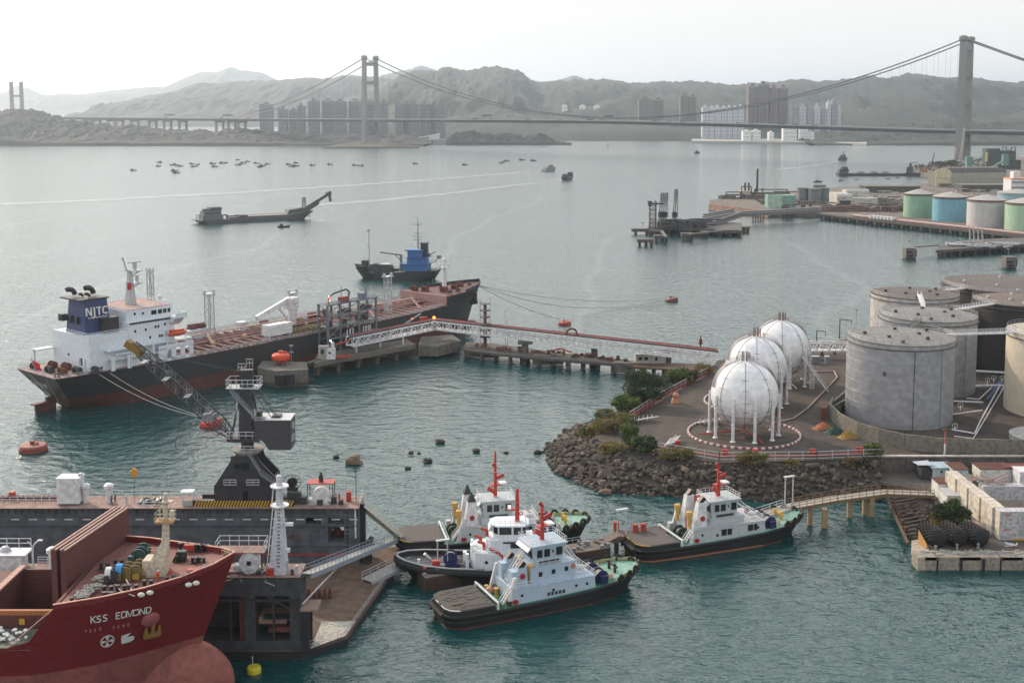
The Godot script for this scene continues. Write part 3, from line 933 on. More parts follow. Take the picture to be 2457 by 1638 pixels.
# ---------- sand barge with conveyor boom ----------
func sand_barge() -> void:
	var a:=Vector3(-242.01,0,-909.99)
	var b:=Vector3(-165.63,0,-953.62)
	var o:=thing("sand_barge","long low dark sand carrier with a raised conveyor boom at its bow","barge",a,yaw_of(a,b))
	var L:=(b-a).length()
	var k:=L/1640.0
	var px:=func(c:float) -> float:return (c-130.0)*k
	var grey:=mat(0.055,0.06,0.068,0.7,0.0,"rough",8)
	var st:=[[px.call(250.0),px.call(130.0),5.0,6.5,2.8],[px.call(330.0),px.call(330.0),7.5,7.5,2.8],[px.call(900.0),px.call(900.0),7.5,7.5,2.8],[px.call(1560.0),px.call(1560.0),7.5,7.5,3.2],[px.call(1740.0),px.call(1800.0),5.5,7.0,4.6],[px.call(1760.0),px.call(1900.0),3.0,5.0,6.2]]
	var h:=MB.new()
	hull_band(h,st,-0.6,-1.0,4)
	deck_sheet(h,st,0.0)
	obj("hull",h,grey,o)
	slabs("hold_coaming",o,grey,[[px.call(640.0),px.call(1570.0),2.8,4.0,4.6,5.0],[px.call(640.0),px.call(1570.0),2.8,4.6,-5.0,-4.6]])
	slabs("sand_load",o,mat(0.30,0.28,0.26,0.95,0.0,"rough",6),[[px.call(910.0),px.call(1560.0),2.9,4.3,-4.55,4.55]])
	slabs("hopper",o,grey,[[px.call(780.0),px.call(905.0),2.8,5.4,-5.2,5.2],[px.call(640.0),px.call(780.0),2.9,3.8,-4.5,4.5]])
	var dk:=mat(0.10,0.125,0.14,0.7,0.0,"rust",6)
	slabs("deck_house",o,dk,[[px.call(250.0),px.call(540.0),2.8,6.4,-6.2,6.2],[px.call(270.0),px.call(520.0),6.5,9.2,-5.4,5.4],[px.call(370.0),px.call(530.0),9.3,11.8,-4.6,4.6],[px.call(265.0),px.call(355.0),9.2,11.0,1.0,4.6]])
	slabs("window_band",o,M.glass,[[px.call(372.0),px.call(531.0),10.2,11.1,-4.68,4.68],[px.call(300.0),px.call(510.0),7.5,8.2,-5.48,5.48]])
	slabs("roof",o,dk,[[px.call(360.0),px.call(545.0),11.9,12.2,-5.2,5.2],[px.call(250.0),px.call(360.0),11.1,11.3,0.5,5.0]])
	slabs("davit",o,grey,[[px.call(160.0),px.call(240.0),6.8,7.1,4,4.3],[px.call(165.0),px.call(175.0),2.8,7.1,4,4.3],[px.call(530.0),px.call(610.0),5.6,6.4,2,5],[px.call(596.0),px.call(612.0),2.8,6.0,3,4]])
	var m:=MB.new()
	m.bar(Vector3(px.call(440.0),12,0),Vector3(px.call(440.0),15,0),0.25)
	m.bar(Vector3(px.call(405.0),12,0),Vector3(px.call(405.0),14,0),0.2)
	obj("aerial",m,M.dark,o)
	var hs:=MB.new()
	hs.hexa([Vector3(px.call(1500.0),4.2,-4),Vector3(px.call(1880.0),5.6,-4),Vector3(px.call(1880.0),5.6,4),Vector3(px.call(1500.0),4.2,4),Vector3(px.call(1530.0),7.6,-4),Vector3(px.call(1800.0),9.2,-4),Vector3(px.call(1800.0),9.2,4),Vector3(px.call(1530.0),7.6,4)])
	obj("conveyor_house",hs,grey,o)
	var bm:=MB.new()
	bm.beam(Vector3(px.call(1780.0),6.4,0),Vector3(px.call(2000.0),13.0,0),3.6,4.2)
	bm.beam(Vector3(px.call(1960.0),12.6,0),Vector3(px.call(2190.0),19.4,0),2.8,2.4)
	bm.beam(Vector3(px.call(2140.0),18.6,0),Vector3(px.call(2205.0),19.8,0),3.4,2.8)
	obj("conveyor_boom",bm,grey,o)
	var ch:=MB.new()
	ch.beam(Vector3(px.call(2185.0),19.0,0),Vector3(px.call(2200.0),12.6,0),1.8,1.8)
	obj("discharge_chute",ch,grey,o)
	var mm:=MB.new()
	mm.lattice(Vector3(px.call(1785.0),9.0,0),Vector3(px.call(1785.0),17.0,0),2.6,1.6,3,0.35)
	mm.bar(Vector3(px.call(1785.0),17,0),Vector3(px.call(2180.0),19.6,0),0.12)
	obj("mast",mm,grey,o)
	var an:=MB.new()
	an.ball(Vector3(px.call(1850.0),2.2,3),Vector3(0.7,0.7,0.7),6,8)
	an.bar(Vector3(px.call(1850.0),2.2,3),Vector3(px.call(1850.0),5,3),0.12)
	obj("anchor",an,M.black,o)
# ---------- blue bunker tanker ----------
func bunker_tanker() -> void:
	var a:=Vector3(-37.64,0,-615.86)
	var b:=Vector3(-81.03,0,-624.88)
	var o:=thing("blue_bunker_tanker","small dark bunker tanker with a blue deck house, behind the big tanker's bow","ship",a,yaw_of(a,b))
	var L:=(b-a).length()
	var k:=L/197.0
	var X:=func(px:float) -> float:return (1053.0-(830.0+px*0.1403))*k
	var Y:=func(py:float) -> float:return (103.5-py*0.1403+0.0)*k
	var st:=[[3.0,0.0,3.0,5.6,5.6],[8,6,5.8,6.2,5.2],[18,18,6.2,6.2,4.4],[30,30,6.2,6.2,3.4],[36,37,3.6,5.6,3.8],[40,43,0.5,2.8,5.0],[41,45,0.0,0.4,5.4]]
	var h:=MB.new()
	hull_band(h,st,-0.6,-1.0,5,0.7)
	obj("hull",h,M.black,o)
	var d:=MB.new()
	deck_sheet(d,st,-0.05,0.1)
	obj("deck",d,M.dark,o)
	var fc:=MB.new()
	var fs:=[[36,37,3.6,5.6,6.4],[40,43,0.5,2.9,6.8],[41,45.4,0.0,0.5,7.2]]
	hull_band(fc,fs,3.4,-1.0,2,0.7)
	deck_sheet(fc,fs,-0.5)
	obj("forecastle",fc,M.black,o)
	var blue:=mat(0.03,0.13,0.36,0.5,0.0,"rough",5)
	slabs("deck_house",o,blue,[[5.5,18.0,5.0,8.6,-5.0,5.0],[6.5,15.8,8.7,11.8,-4.2,4.2],[8.0,15.6,11.9,15.2,-3.8,3.8]])
	slabs("deck_edge",o,blue,[[4.0,19.5,8.5,8.75,-5.8,5.8],[4.6,17.0,11.75,12.0,-5.0,5.0],[7.6,16.6,15.2,15.9,-4.6,4.6]])
	slabs("window_pane",o,M.galv,[[11.5,13.2,12.6,14.2,3.7,3.86],[13.8,15.0,12.6,14.2,3.7,3.86],[8.6,9.6,12.8,14.0,3.7,3.86],[15.5,15.66,12.6,14.2,-3.2,3.2]])
	slabs("doorway",o,M.galv,[[13.0,14.0,6.0,8.2,4.9,5.08],[9.0,10.6,6.2,7.4,4.9,5.08],[12.4,13.2,9.4,11.2,4.1,4.28]])
	var fn:=MB.new()
	fn.frust(Vector3(7.6,12.0,0),Vector2(3.6,3.6),Vector2(3.2,3.2),7.0)
	fn.bx(5.4,9.8,18.9,19.4,-2.0,2.0)
	obj("funnel",fn,M.black,o)
	slabs("lifeboat",o,M.galv,[[6.0,9.4,12.2,13.6,4.2,5.4]])
	var m:=MB.new()
	m.tube(Vector3(11.0,15.6,0),Vector3(11.0,32.0,0),0.32,0.16,6)
	for y in [20.5,22.0,24.0,28.5]:
		m.bar(Vector3(9.4,y,0),Vector3(13.2,y,0),0.22)
		for x in [9.4,13.2]:
			m.bar(Vector3(x,y,0),Vector3(x,y+1.0,0),0.2)
	obj("mast",m,M.dark,o)
	var cr:=MB.new()
	cr.tube(Vector3(20.7,4,1.5),Vector3(20.7,12.6,1.5),0.9,0.7,8)
	cr.beam(Vector3(20.7,12.4,1.5),Vector3(32.0,13.6,1.5),0.8,0.8)
	cr.beam(Vector3(20.7,9.5,1.5),Vector3(24.0,12.4,1.5),0.4)
	obj("hose_crane",cr,M.steel,o)
	var fm:=MB.new()
	fm.tube(Vector3(37.5,6.5,0),Vector3(37.5,25.0,0),0.35,0.25,6)
	fm.bx(36.8,38.2,24.4,25.8,-0.6,0.6)
	fm.bx(36.7,38.5,17.0,17.5,-0.9,0.9)
	obj("foremast",fm,M.galv,o)
	slabs("cargo_gear",o,M.dark,[[31,34.6,4.0,8.0,-3,3],[24,30.5,3.4,7.4,-3.6,-1.0],[22,36,3.8,5.0,2.0,4.0],[37.8,41,6.4,9.4,-2,2]])
	slabs("cargo_cover",o,M.galv,[[25.5,31.5,7.6,8.0,-3.4,0.8]])
	var bw:=MB.new()
	bw.rail([Vector3(3,8.7,5.7),Vector3(19,8.7,5.7)],1.1,1.6,0.14)
	bw.rail([Vector3(20,4.4,6.1),Vector3(36,3.8,5.6)],1.2,1.6,0.14)
	stuff(obj("railing",bw,M.galv,o))
	var tyre:=MB.new()
	for x in [16.6,18.6,31.0]:
		tyre.tube(Vector3(x,3.6,6.1),Vector3(x,3.6,6.6),1.0,1.0,10)
	stuff(obj("fender",tyre,M.galv,o))
	var ln:=MB.new()
	ln.bar(Vector3(2.2,9,0),Vector3(0.4,11.6,2),0.4)
	ln.bx(-0.6,1.4,11.0,12.6,1.2,3.0)
	ln.bar(Vector3(6.5,12.0,4),Vector3(2.6,14.2,4),0.5)
	obj("davit",ln,M.steel,o)
# ---------- the big black tanker ----------
func winch(parent:Node,c:Vector3,s:float,m:Material) -> void:
	var w:=MB.new()
	w.bx(c.x-s,c.x+s,c.y,c.y+0.25*s,c.z-s,c.z+s)
	w.tube(c+Vector3(0,0.8*s,-0.9*s),c+Vector3(0,0.8*s,0.9*s),0.5*s,0.5*s,10)
	for z in [-0.9,0.1,0.9]:
		w.tube(c+Vector3(0,0.8*s,(z-0.08)*s),c+Vector3(0,0.8*s,(z+0.08)*s),0.8*s,0.8*s,12)
	w.bx(c.x-0.9*s,c.x-0.3*s,c.y,c.y+1.0*s,c.z+0.95*s,c.z+1.5*s)
	obj("winch",w,m,parent)
func bollard(parent:Node,c:Vector3,s:float,m:Material) -> void:
	var w:=MB.new()
	w.bx(c.x-1.1*s,c.x+1.1*s,c.y,c.y+0.15*s,c.z-0.45*s,c.z+0.45*s)
	for x in [-0.6,0.6]:
		w.lathe(c+Vector3(x*s,0.1*s,0),[[0.32*s,0],[0.32*s,0.95*s],[0.42*s,1.0*s],[0.42*s,1.15*s],[0,1.15*s]],10)
	obj("bollard",w,m,parent)
func big_tanker() -> void:
	var u:=Vector3(0.65024,0,-0.75973)
	var base:=Vector3(-139.55,0,-347.31)
	var o:=thing("black_oil_tanker","large black and red oil tanker with a blue funnel, moored at the jetty","ship",base,yaw_of(base,base+u))
	var black:=mat(0.020,0.022,0.026,0.5,0.0,"rough",12)
	var boot:=mat(0.085,0.024,0.020,0.65,0.0,"stain",12)
	var deckred:=mat(0.105,0.030,0.028,0.75,0.0,"rough",6)
	var pink:=mat(0.34,0.20,0.18,0.75,0.0,"stain",6)
	var st:=[[9.0,0.0,1.2,11.0,11.5,0.5],[13,6,5.0,12.0,11.5,0.55],[20,16,9.5,12.6,11.4,0.7],[32,30,12.2,13,11.3],[46,46,12.9,13,11.2],[80,80,13,13,11.2],[115,115,13,13,11.4],[140,140,12.8,13,11.8],[158,160,10.4,12.6,12.6],[170,173,6.6,10.6,13.2,1.4],[180,184,2.2,6.4,13.8,1.5],[185,190,0.2,2.6,14.2,1.5],[186,192,0.0,0.1,14.4]]
	var low:=MB.new()
	hull_band(low,st,-1.5,4.4,5)
	obj("boot_topping",low,boot,o)
	var up:=MB.new()
	hull_band(up,st,4.4,-1.0,6)
	obj("hull",up,black,o)
	var dk:=MB.new()
	deck_sheet(dk,st,-0.05,0.05)
	obj("deck",dk,deckred,o)
	var pd:=MB.new()
	deck_sheet(pd,st.slice(0,4),0.04,0.4)
	obj("poop_deck",pd,pink,o)
	var fst:=[[160,161.5,10.2,12.6,16.0],[170,174,6.4,10.8,16.2,1.4],[180,185,2.2,7.0,16.6,1.5],[185,191,0.2,3.2,17.0,1.5],[186,194,0.0,0.1,17.3]]
	var fc:=MB.new()
	hull_band(fc,fst,11.5,-1.0,4)
	obj("forecastle",fc,black,o)
	var fd:=MB.new()
	deck_sheet(fd,fst,0.03,0.2)
	obj("forecastle_deck",fd,deckred,o)
	slabs("forecastle_front",o,pink,[[160.6,161.4,12.2,16.3,-12.4,12.4]])
	var bw:=MB.new()
	bulwark(bw,fst,1,4,1.1)
	obj("bulwark",bw,black,o)
	var bulb:=MB.new()
	bulb.ball(Vector3(187.0,-0.6,0),Vector3(6,2.6,2.2),8,12)
	obj("bulbous_bow",bulb,boot,o)
	var rud:=MB.new()
	rud.bx(-0.5,5.8,-1.5,2.4,-0.45,0.45)
	rud.bx(3.0,6.0,1.8,4.0,-0.6,0.6)
	rud.bx(-1.6,4.0,2.4,2.7,-1.0,1.0)
	obj("rudder",rud,boot,o)
	var wm:Material=M.ship_white
	slabs("engine_house",o,wm,[[11,24,11.5,22,-9.4,11.0]])
	var ac:=MB.new()
	ac.bx(24,40,11.4,24.6,-10,11.2)
	obj("accommodation_block",ac,wm,o)
	var br:=MB.new()
	br.hexa([Vector3(24.5,24.6,-9.6),Vector3(40.0,24.6,-9.6),Vector3(40.0,24.6,9.6),Vector3(24.5,24.6,9.6),Vector3(24.5,27.9,-9.6),Vector3(41.0,27.9,-9.6),Vector3(41.0,27.9,9.6),Vector3(24.5,27.9,9.6)])
	var whn:=obj("wheelhouse",br,wm,o)
	slabs("monkey_island",o,pink,[[25,40.6,27.9,28.1,-9.2,9.2]])
	var mi:=MB.new()
	mi.rail([Vector3(24.6,28,9.4),Vector3(40.8,28,9.4),Vector3(40.8,28,-9.4),Vector3(24.6,28,-9.4),Vector3(24.6,28,9.4)],1.2,1.6,0.09,3)
	stuff(obj("roof_railing",mi,wm,o))
	for s in [-1.0,1.0]:
		var wg:=MB.new()
		wg.bx(38.6,42.6,24.3,24.7,9.6*s,14.2*s)
		wg.bx(42.4,42.6,24.7,25.9,9.6*s,14.2*s)
		wg.bx(38.6,42.6,24.7,25.9,14.0*s,14.2*s)
		wg.hexa([Vector3(38.6,22,11.0*s),Vector3(42.0,22,11.0*s),Vector3(42.0,22,11.3*s),Vector3(38.6,22,11.3*s),Vector3(38.6,24.3,11.0*s),Vector3(42.0,24.3,11.0*s),Vector3(42.0,24.3,13.8*s),Vector3(38.6,24.3,13.8*s)])
		obj("bridge_wing",wg,wm,o)
	slabs("window",whn,M.glass,[[33.0,34.8,25.8,27.1,9.55,9.68],[35.4,36.8,25.8,27.1,9.55,9.68],[37.2,38.4,25.8,27.1,9.55,9.68],[38.8,39.8,25.8,27.1,9.55,9.68]])
	slabs("painted_shade_strip",o,M.dark,[[24.4,40.2,23.9,24.5,11.1,11.28]])  # dark slab painted in as the shade just below wheelhouse level
	var ports:=MB.new()
	for p in [[26.0,21.4],[29.6,21.4],[33.0,21.8],[34.0,21.8],[36.4,22.2],[38.4,22.2],[31.0,18.8],[34.4,18.8],[35.2,18.8],[37.4,19.0],[27.0,26.4],[29.8,26.2]]:
		ports.bx(p[0],p[0]+0.6,p[1],p[1]+0.8,11.1 if p[1]<24 else 9.5,11.27 if p[1]<24 else 9.67)
	stuff(obj("porthole",ports,M.glass,o))
	slabs("door",o,M.dark,[[10.9,11.08,13.2,15.4,6.2,7.4],[10.9,11.06,15.2,15.9,-1.0,-0.2]])
	slabs("door_panel",o,wm,[[10.7,10.95,13.0,15.4,7.6,8.8],[10.7,10.95,13.0,15.4,4.6,5.6]])
	slabs("boat_deck",o,wm,[[16,45,17.2,17.6,9.0,13.2],[17,45,14.4,14.6,10.0,13.0]])
	slabs("gallery_post",o,wm,[[17.0,18.2,11.3,15.4,12.4,13.0],[22.4,23.6,11.3,15.4,12.4,13.0],[31,31.6,11.3,17.2,12.6,13.0],[36,36.5,14,17.4,12.6,13.0]])
	var gp:=MB.new()
	for e in [[33.0,36.0],[37.6,39.2],[40.8,42.4],[44.0,45.5]]:
		gp.bx(e[0],e[1],11.3,15.4,12.7,13.05)
	gp.bx(33.0,45.5,15.0,16.4,12.7,13.05)
	gp.bx(33.0,45.5,11.3,12.2,12.7,13.05)
	obj("side_screen",gp,wm,o)
	slabs("gallery_pipe",o,wm,[[19,29,15.6,16.2,11.6,12.2]])
	var lb:=MB.new()
	lb.ball(Vector3(40.2,19.4,12.2),Vector3(3.6,1.0,1.3),8,12)
	lb.bx(37.6,42.4,19.4,20.6,11.4,13.0)
	obj("lifeboat",lb,M.orange,o)
	var dv:=MB.new()
	for x in [37.0,43.6]:
		dv.beam(Vector3(x,17.6,11.6),Vector3(x,21.0,12.6),0.35)
	dv.rail([Vector3(17,17.6,13.1),Vector3(45,17.6,13.1)],1.1,1.8,0.09,3)
	stuff(obj("davit_railing",dv,wm,o))
	var fu:=MB.new()
	fu.frust(Vector3(16.6,22,1.6),Vector2(8.8,10.6),Vector2(7.2,8.8),10.2)
	var fun:=obj("funnel",fu,mat(0.015,0.035,0.13,0.5,0.0,"rough",6),o)
	slabs("funnel_cap",fun,M.black,[[11.0,20.8,32.2,32.6,-4.4,6.4]])
	slabs("vent",fun,M.black,[[17.0,22.5,22.2,26.6,6.4,8.6],[10.6,12.4,25.4,27.4,-5.2,-3.0],[11.9,12.3,25.0,27.2,-1.4,0.0],[11.9,12.3,25.0,27.2,1.8,3.4]])
	for p in [[14.0,-1.2,1.1],[18.6,1.4,1.2],[16.0,3.6,0.6],[15.2,1.2,0.5]]:
		var pm:=MB.new()
		var q:=[]
		for k in 7:
			var an:=PI*0.62*k/6.0
			q.append(Vector3(p[0]-1.7*p[2]*(1.0-cos(an)),32.4+p[2]*(0.8+1.6*sin(an)),p[1]))
		pm.path(q,0.6*p[2]+0.1,8)
		obj("exhaust_pipe",pm,M.black,fun)
	letters("NJTC",2.5,Vector3(16.3,28.8,6.78),Vector3(1,0.0,-0.02),Vector3(0,1,-0.09),M.white,fun)
	var wv:=MB.new()
	for k in 5:
		var q:=[]
		for j in 6:
			var t:=j/5.0
			q.append(Vector3(13.5+k*1.25+t*1.25,26.7+0.55*pow(absf(2.0*t-1.0),1.5),6.72))
		wv.path(q,0.14,4)
	obj("wave_emblem",wv,M.white,fun)
	var er:=MB.new()
	er.rail([Vector3(11,22,-9.3),Vector3(11,22,10.9),Vector3(24,22,10.9)],1.2,1.5,0.09,3)
	stuff(obj("deck_railing",er,wm,o))
	var mm:=MB.new()
	mm.frust(Vector3(32,28,0),Vector2(2.6,2.6),Vector2(1.0,1.0),11.0)
	for y in [[34.6,2.4],[38.4,2.6]]:
		mm.bx(31.4,32.6+y[1],y[0],y[0]+0.35,-2.0,2.0)
		mm.beam(Vector3(32,y[0]-1.6,0),Vector3(32.0+y[1],y[0],1.5),0.35)
	mm.beam(Vector3(31.0,38.6,0),Vector3(29.6,43.2,0),0.35)
	mm.bx(33.4,34.2,38.7,41.0,-0.6,0.6)
	mm.bx(31.6,36.2,41.0,41.3,-0.2,0.2)
	mm.bx(34.2,34.8,34.9,36.8,-0.5,0.5)
	mm.bx(33.0,37.2,36.8,37.0,-0.2,0.2)
	obj("radar_mast",mm,M.galv,o)
	slabs("mast_flag",o,M.red,[[30.0,31.4,33.0,35.2,1.6,1.66]])
	var sd:=MB.new()
	sd.ball(Vector3(38.6,30.4,6.0),Vector3(0.7,0.7,0.7),6,10)
	sd.tube(Vector3(38.6,28,6),Vector3(38.6,30,6),0.2,0.2,6)
	obj("radome",sd,wm,o)
	for p in [[46.5,-11.5,24.0,37.0,1.5],[67.0,-8.5,11.2,26.2,2.2],[104,-10,11.2,22,1.8],[136.0,6.2,11.6,26.0,2.0]]:
		var lm:=MB.new()
		lm.lattice(Vector3(p[0],p[2] if p[0]>50 else 11.2,p[1]),Vector3(p[0],p[3],p[1]),p[4],p[4],7,0.26)
		if p[0]>50:
			lm.bx(p[0]-2.0,p[0]+2.0,p[3],p[3]+0.3,p[1]-1.4,p[1]+1.4)
			for x in [-1.8,1.8]:
				lm.bx(p[0]+x-0.35,p[0]+x+0.35,p[3]+0.3,p[3]+1.4,p[1]-0.4,p[1]+0.4)
		obj("light_post" if p[0]>50 else "lattice_mast",lm,M.galv,o)
	var cr:=MB.new()
	cr.lathe(Vector3(95.5,11.2,0),[[1.5,0],[1.5,8.6],[2.0,9.4],[2.0,10.6],[0,11.0]],12)
	cr.bx(93.0,97.4,18.6,22.6,-1.6,1.6)
	cr.beam(Vector3(94.6,22.2,0),Vector3(80.0,17.2,0),1.4,1.6)
	cr.beam(Vector3(93.4,15.0,0),Vector3(89.4,20.0,0),0.5)
	obj("hose_crane",cr,M.white,o)
	var bt:=MB.new()
	for i in 30:
		var x:=49.0+i*3.75
		if x>158.0:
			break
		bt.bx(x-0.3,x+0.3,11.3+maxf(0.0,(x-115.0)*0.02),12.1+maxf(0.0,(x-115.0)*0.02),3.0,11.8)
		bt.bx(x-0.3,x+0.3,11.3+maxf(0.0,(x-115.0)*0.02),12.1+maxf(0.0,(x-115.0)*0.02),-11.8,-3.0)
	tag(obj("deck_beam",bt,mat(0.30,0.17,0.15,0.7,0.0,"soft",5),o),"pale topped stiffening beams across the red deck","","","stuff")
	for z in [-2.2,-1.2,-0.2,1.0,2.0]:
		var pp:=MB.new()
		pp.tube(Vector3(47,12.6,z),Vector3(160,13.6,z),0.32,0.32,6)
		obj("deck_pipe",pp,pink if int(z*10)%4==0 else M.oxide,o)
	var cw:=MB.new()
	cw.bx(46,160,14.2,14.4,-3.8,-2.6)
	cw.rail([Vector3(46,14.4,-3.8),Vector3(160,14.8,-3.8)],1.1,2.4,0.09)
	cw.rail([Vector3(46,14.4,-2.6),Vector3(160,14.8,-2.6)],1.1,2.4,0.09)
	for i in 24:
		cw.bar(Vector3(47+i*4.8,11.4,-3.2),Vector3(47+i*4.8,14.2,-3.2),0.2)
	tag(obj("catwalk",cw,pink,o),"pale pink raised walkway along the deck","","","stuff")
	var mf:=MB.new()
	for i in 12:
		var x:=84.0+i*2.1
		mf.tube(Vector3(x,12.4,-11.5),Vector3(x,12.4,11.5),0.28,0.28,6)
		mf.bx(x-0.4,x+0.4,11.4,13.4,9.6,10.2)
	tag(obj("cargo_manifold",mf,mat(0.16,0.12,0.05,0.7,0.0,"rough",3),o),"yellow brown cross pipes of the loading manifold","","","stuff")
	slabs("deck_box",o,M.white,[[75.5,85.5,13.0,16.6,8.6,12.4]])
	slabs("deck_box_leg",o,M.galv,[[76,76.6,11.2,13,9,12],[84.4,85,11.2,13,9,12]])
	slabs("deck_locker",o,wm,[[58.0,66.0,11.3,14.8,-11.5,-8.0],[80,83,11.3,14.6,-12,-9]])
	for x in [60.0,63.5,90.0,112.0,118.0]:
		var tk:=MB.new()
		tk.tube(Vector3(x,15.4 if x<70 else 12.6,-10.5),Vector3(x+2.8,15.4 if x<70 else 12.6,-10.5),1.2,1.2,10)
		obj("deck_tank",tk,M.oxide,o)
	for p in [[140.0,-2],[142.5,1.0],[100.0,2.0],[72.0,4.0],[58.0,6.0],[126.0,-3.0],[52.0,2.5]]:
		var vb:=MB.new()
		vb.ball(Vector3(p[0],12.6,p[1]),Vector3(0.8,0.9,0.8),6,8)
		vb.tube(Vector3(p[0],11.2,p[1]),Vector3(p[0],12.4,p[1]),0.35,0.35,6)
		obj("vent_head",vb,mat(0.38,0.26,0.15,0.7,0.0,""),o)
	for x in [57.0,108.0,128.0,152.0]:
		var sm:=MB.new()
		sm.beam(Vector3(x,11.6,8.0),Vector3(x+4.0,15.0,-2.0),1.0,0.25)
		obj("ladder_stair",sm,pink,o)
	var sr:=MB.new()
	sr.rail([Vector3(46,11.2,12.8),Vector3(115,11.4,12.8),Vector3(140,11.8,12.8),Vector3(159,12.6,12.4)],1.15,2.0,0.1,3)
	sr.rail([Vector3(46,11.2,-12.8),Vector3(115,11.4,-12.8),Vector3(140,11.8,-12.8),Vector3(159,12.6,-12.4)],1.15,2.0,0.1,3)
	sr.rail([Vector3(16,11.4,12.5),Vector3(6,11.5,11.9),Vector3(0.2,11.5,10.8),Vector3(0.2,11.5,-10.8),Vector3(6,11.5,-11.9),Vector3(16,11.4,-12.5)],1.1,1.6,0.09,3)
	stuff(obj("side_railing",sr,M.galv,o))
	var eb:=MB.new()
	for i in 56:
		var x:=47.0+i*2.0
		eb.bx(x,x+r2(0.4,1.1),11.3,11.8+r2(0.1,0.7),12.0,12.5)
	stuff(obj("deck_edge_fitting",eb,mat(0.22,0.17,0.14,0.8,0.0,""),o))
	for p in [[3.0,-6.0],[3.6,1.5],[5.0,6.4],[8.4,8.6],[7.6,-4.0],[12.0,11.6],[9.2,1.0]]:
		winch(o,Vector3(p[0],11.55,p[1]),1.3,M.oxide if int(p[0]*10)%3 else M.dark)
	for p in [[166.0,-4.0],[169.0,3.5],[175.0,-2.5],[177.0,2.0],[182.0,0.0],[164.0,-8.0]]:
		winch(o,Vector3(p[0],16.3,p[1]),1.3,M.oxide)
	for p in [[1.6,9.2],[14.0,11.4],[166.0,9.6],[172.0,8.4],[186.0,1.6]]:
		bollard(o,Vector3(p[0],11.55 if p[0]<100 else 16.5,p[1]),1.0,M.black)
	var fm:=MB.new()
	fm.tube(Vector3(173,16.2,0),Vector3(173,27.6,0),0.95,0.7,10)
	fm.bx(171.4,174.6,25.0,25.4,-1.8,1.8)
	fm.bx(171.3,172.1,25.4,26.6,-1.6,-0.8)
	fm.bx(173.8,174.6,25.4,26.6,0.8,1.6)
	fm.ball(Vector3(173,28.2,0),Vector3(0.6,0.8,0.6),6,8)
	obj("foremast",fm,M.white,o)
	var an:=MB.new()
	an.bx(183.4,185.0,10.6,14.0,5.6,6.8)
	an.bx(182.6,185.8,9.6,10.8,5.2,6.4)
	obj("anchor",an,M.black,o)
	var gy:=MB.new()
	for p in [Vector3(178.2,13.2,6.3),Vector3(181.4,13.6,4.9)]:
		glyph(gy,0 if p.x<180 else 1,p,Vector3(0.88,0.05,-0.45),Vector3(0.28,0.92,0.2),2.6)
	stuff(obj("bow_name",gy,M.white,o),"two white painted characters at the bow")
	var sg:=MB.new()
	for k in 4:
		glyph(sg,k,Vector3(1.5-0.1,7.6,-4.6+k*2.5),Vector3(0,0,1),Vector3(-0.6,1,0).normalized(),1.5)
	for k in 2:
		glyph(sg,k+2,Vector3(3.6,4.4,-1.6+k*2.0),Vector3(0,0,1),Vector3(-0.6,1,0).normalized(),1.2)
	stuff(obj("stern_name",sg,M.galv,o),"white painted characters on the stern")
	var sl:=MB.new()
	sl.bar(Vector3(0.4,11.0,-5.2),Vector3(6.0,2.4,-1.6),0.3)
	sl.bar(Vector3(0.4,11.0,-4.0),Vector3(6.0,2.4,-0.8),0.3)
	sl.bar(Vector3(0.4,11.0,5.2),Vector3(6.0,2.4,1.6),0.2)
	obj("stern_ladder",sl,M.galv,o)
	var fl:=MB.new()
	fl.bar(Vector3(0.5,11.5,0),Vector3(-1.2,16.5,0),0.2)
	obj("flag_staff",fl,M.galv,o)
	var fg:=MB.new()
	var g:=[]
	for i in 4:
		var row:=[]
		for j in 6:
			row.append(Vector3(-0.9+i*0.32+j*0.35,15.8-i*0.85-j*0.22,0.35*sin(j*1.4)))
		g.append(row)
	fg.grid(g)
	obj("ensign",fg,mat(0.65,0.02,0.03,0.7,0.0,""),o)
	slabs("stern_canopy",o,wm,[[4.6,10.0,16.6,17.0,-10.4,-7.4]])
	slabs("stern_canopy_post",o,wm,[[4.8,5.3,11.5,16.6,-10.2,-9.6]])
	var gw:=MB.new()
	gw.beam(Vector3(146,11.6,13.2),Vector3(126,5.0,13.8),0.9,0.35)
	obj("gangway",gw,M.galv,o)
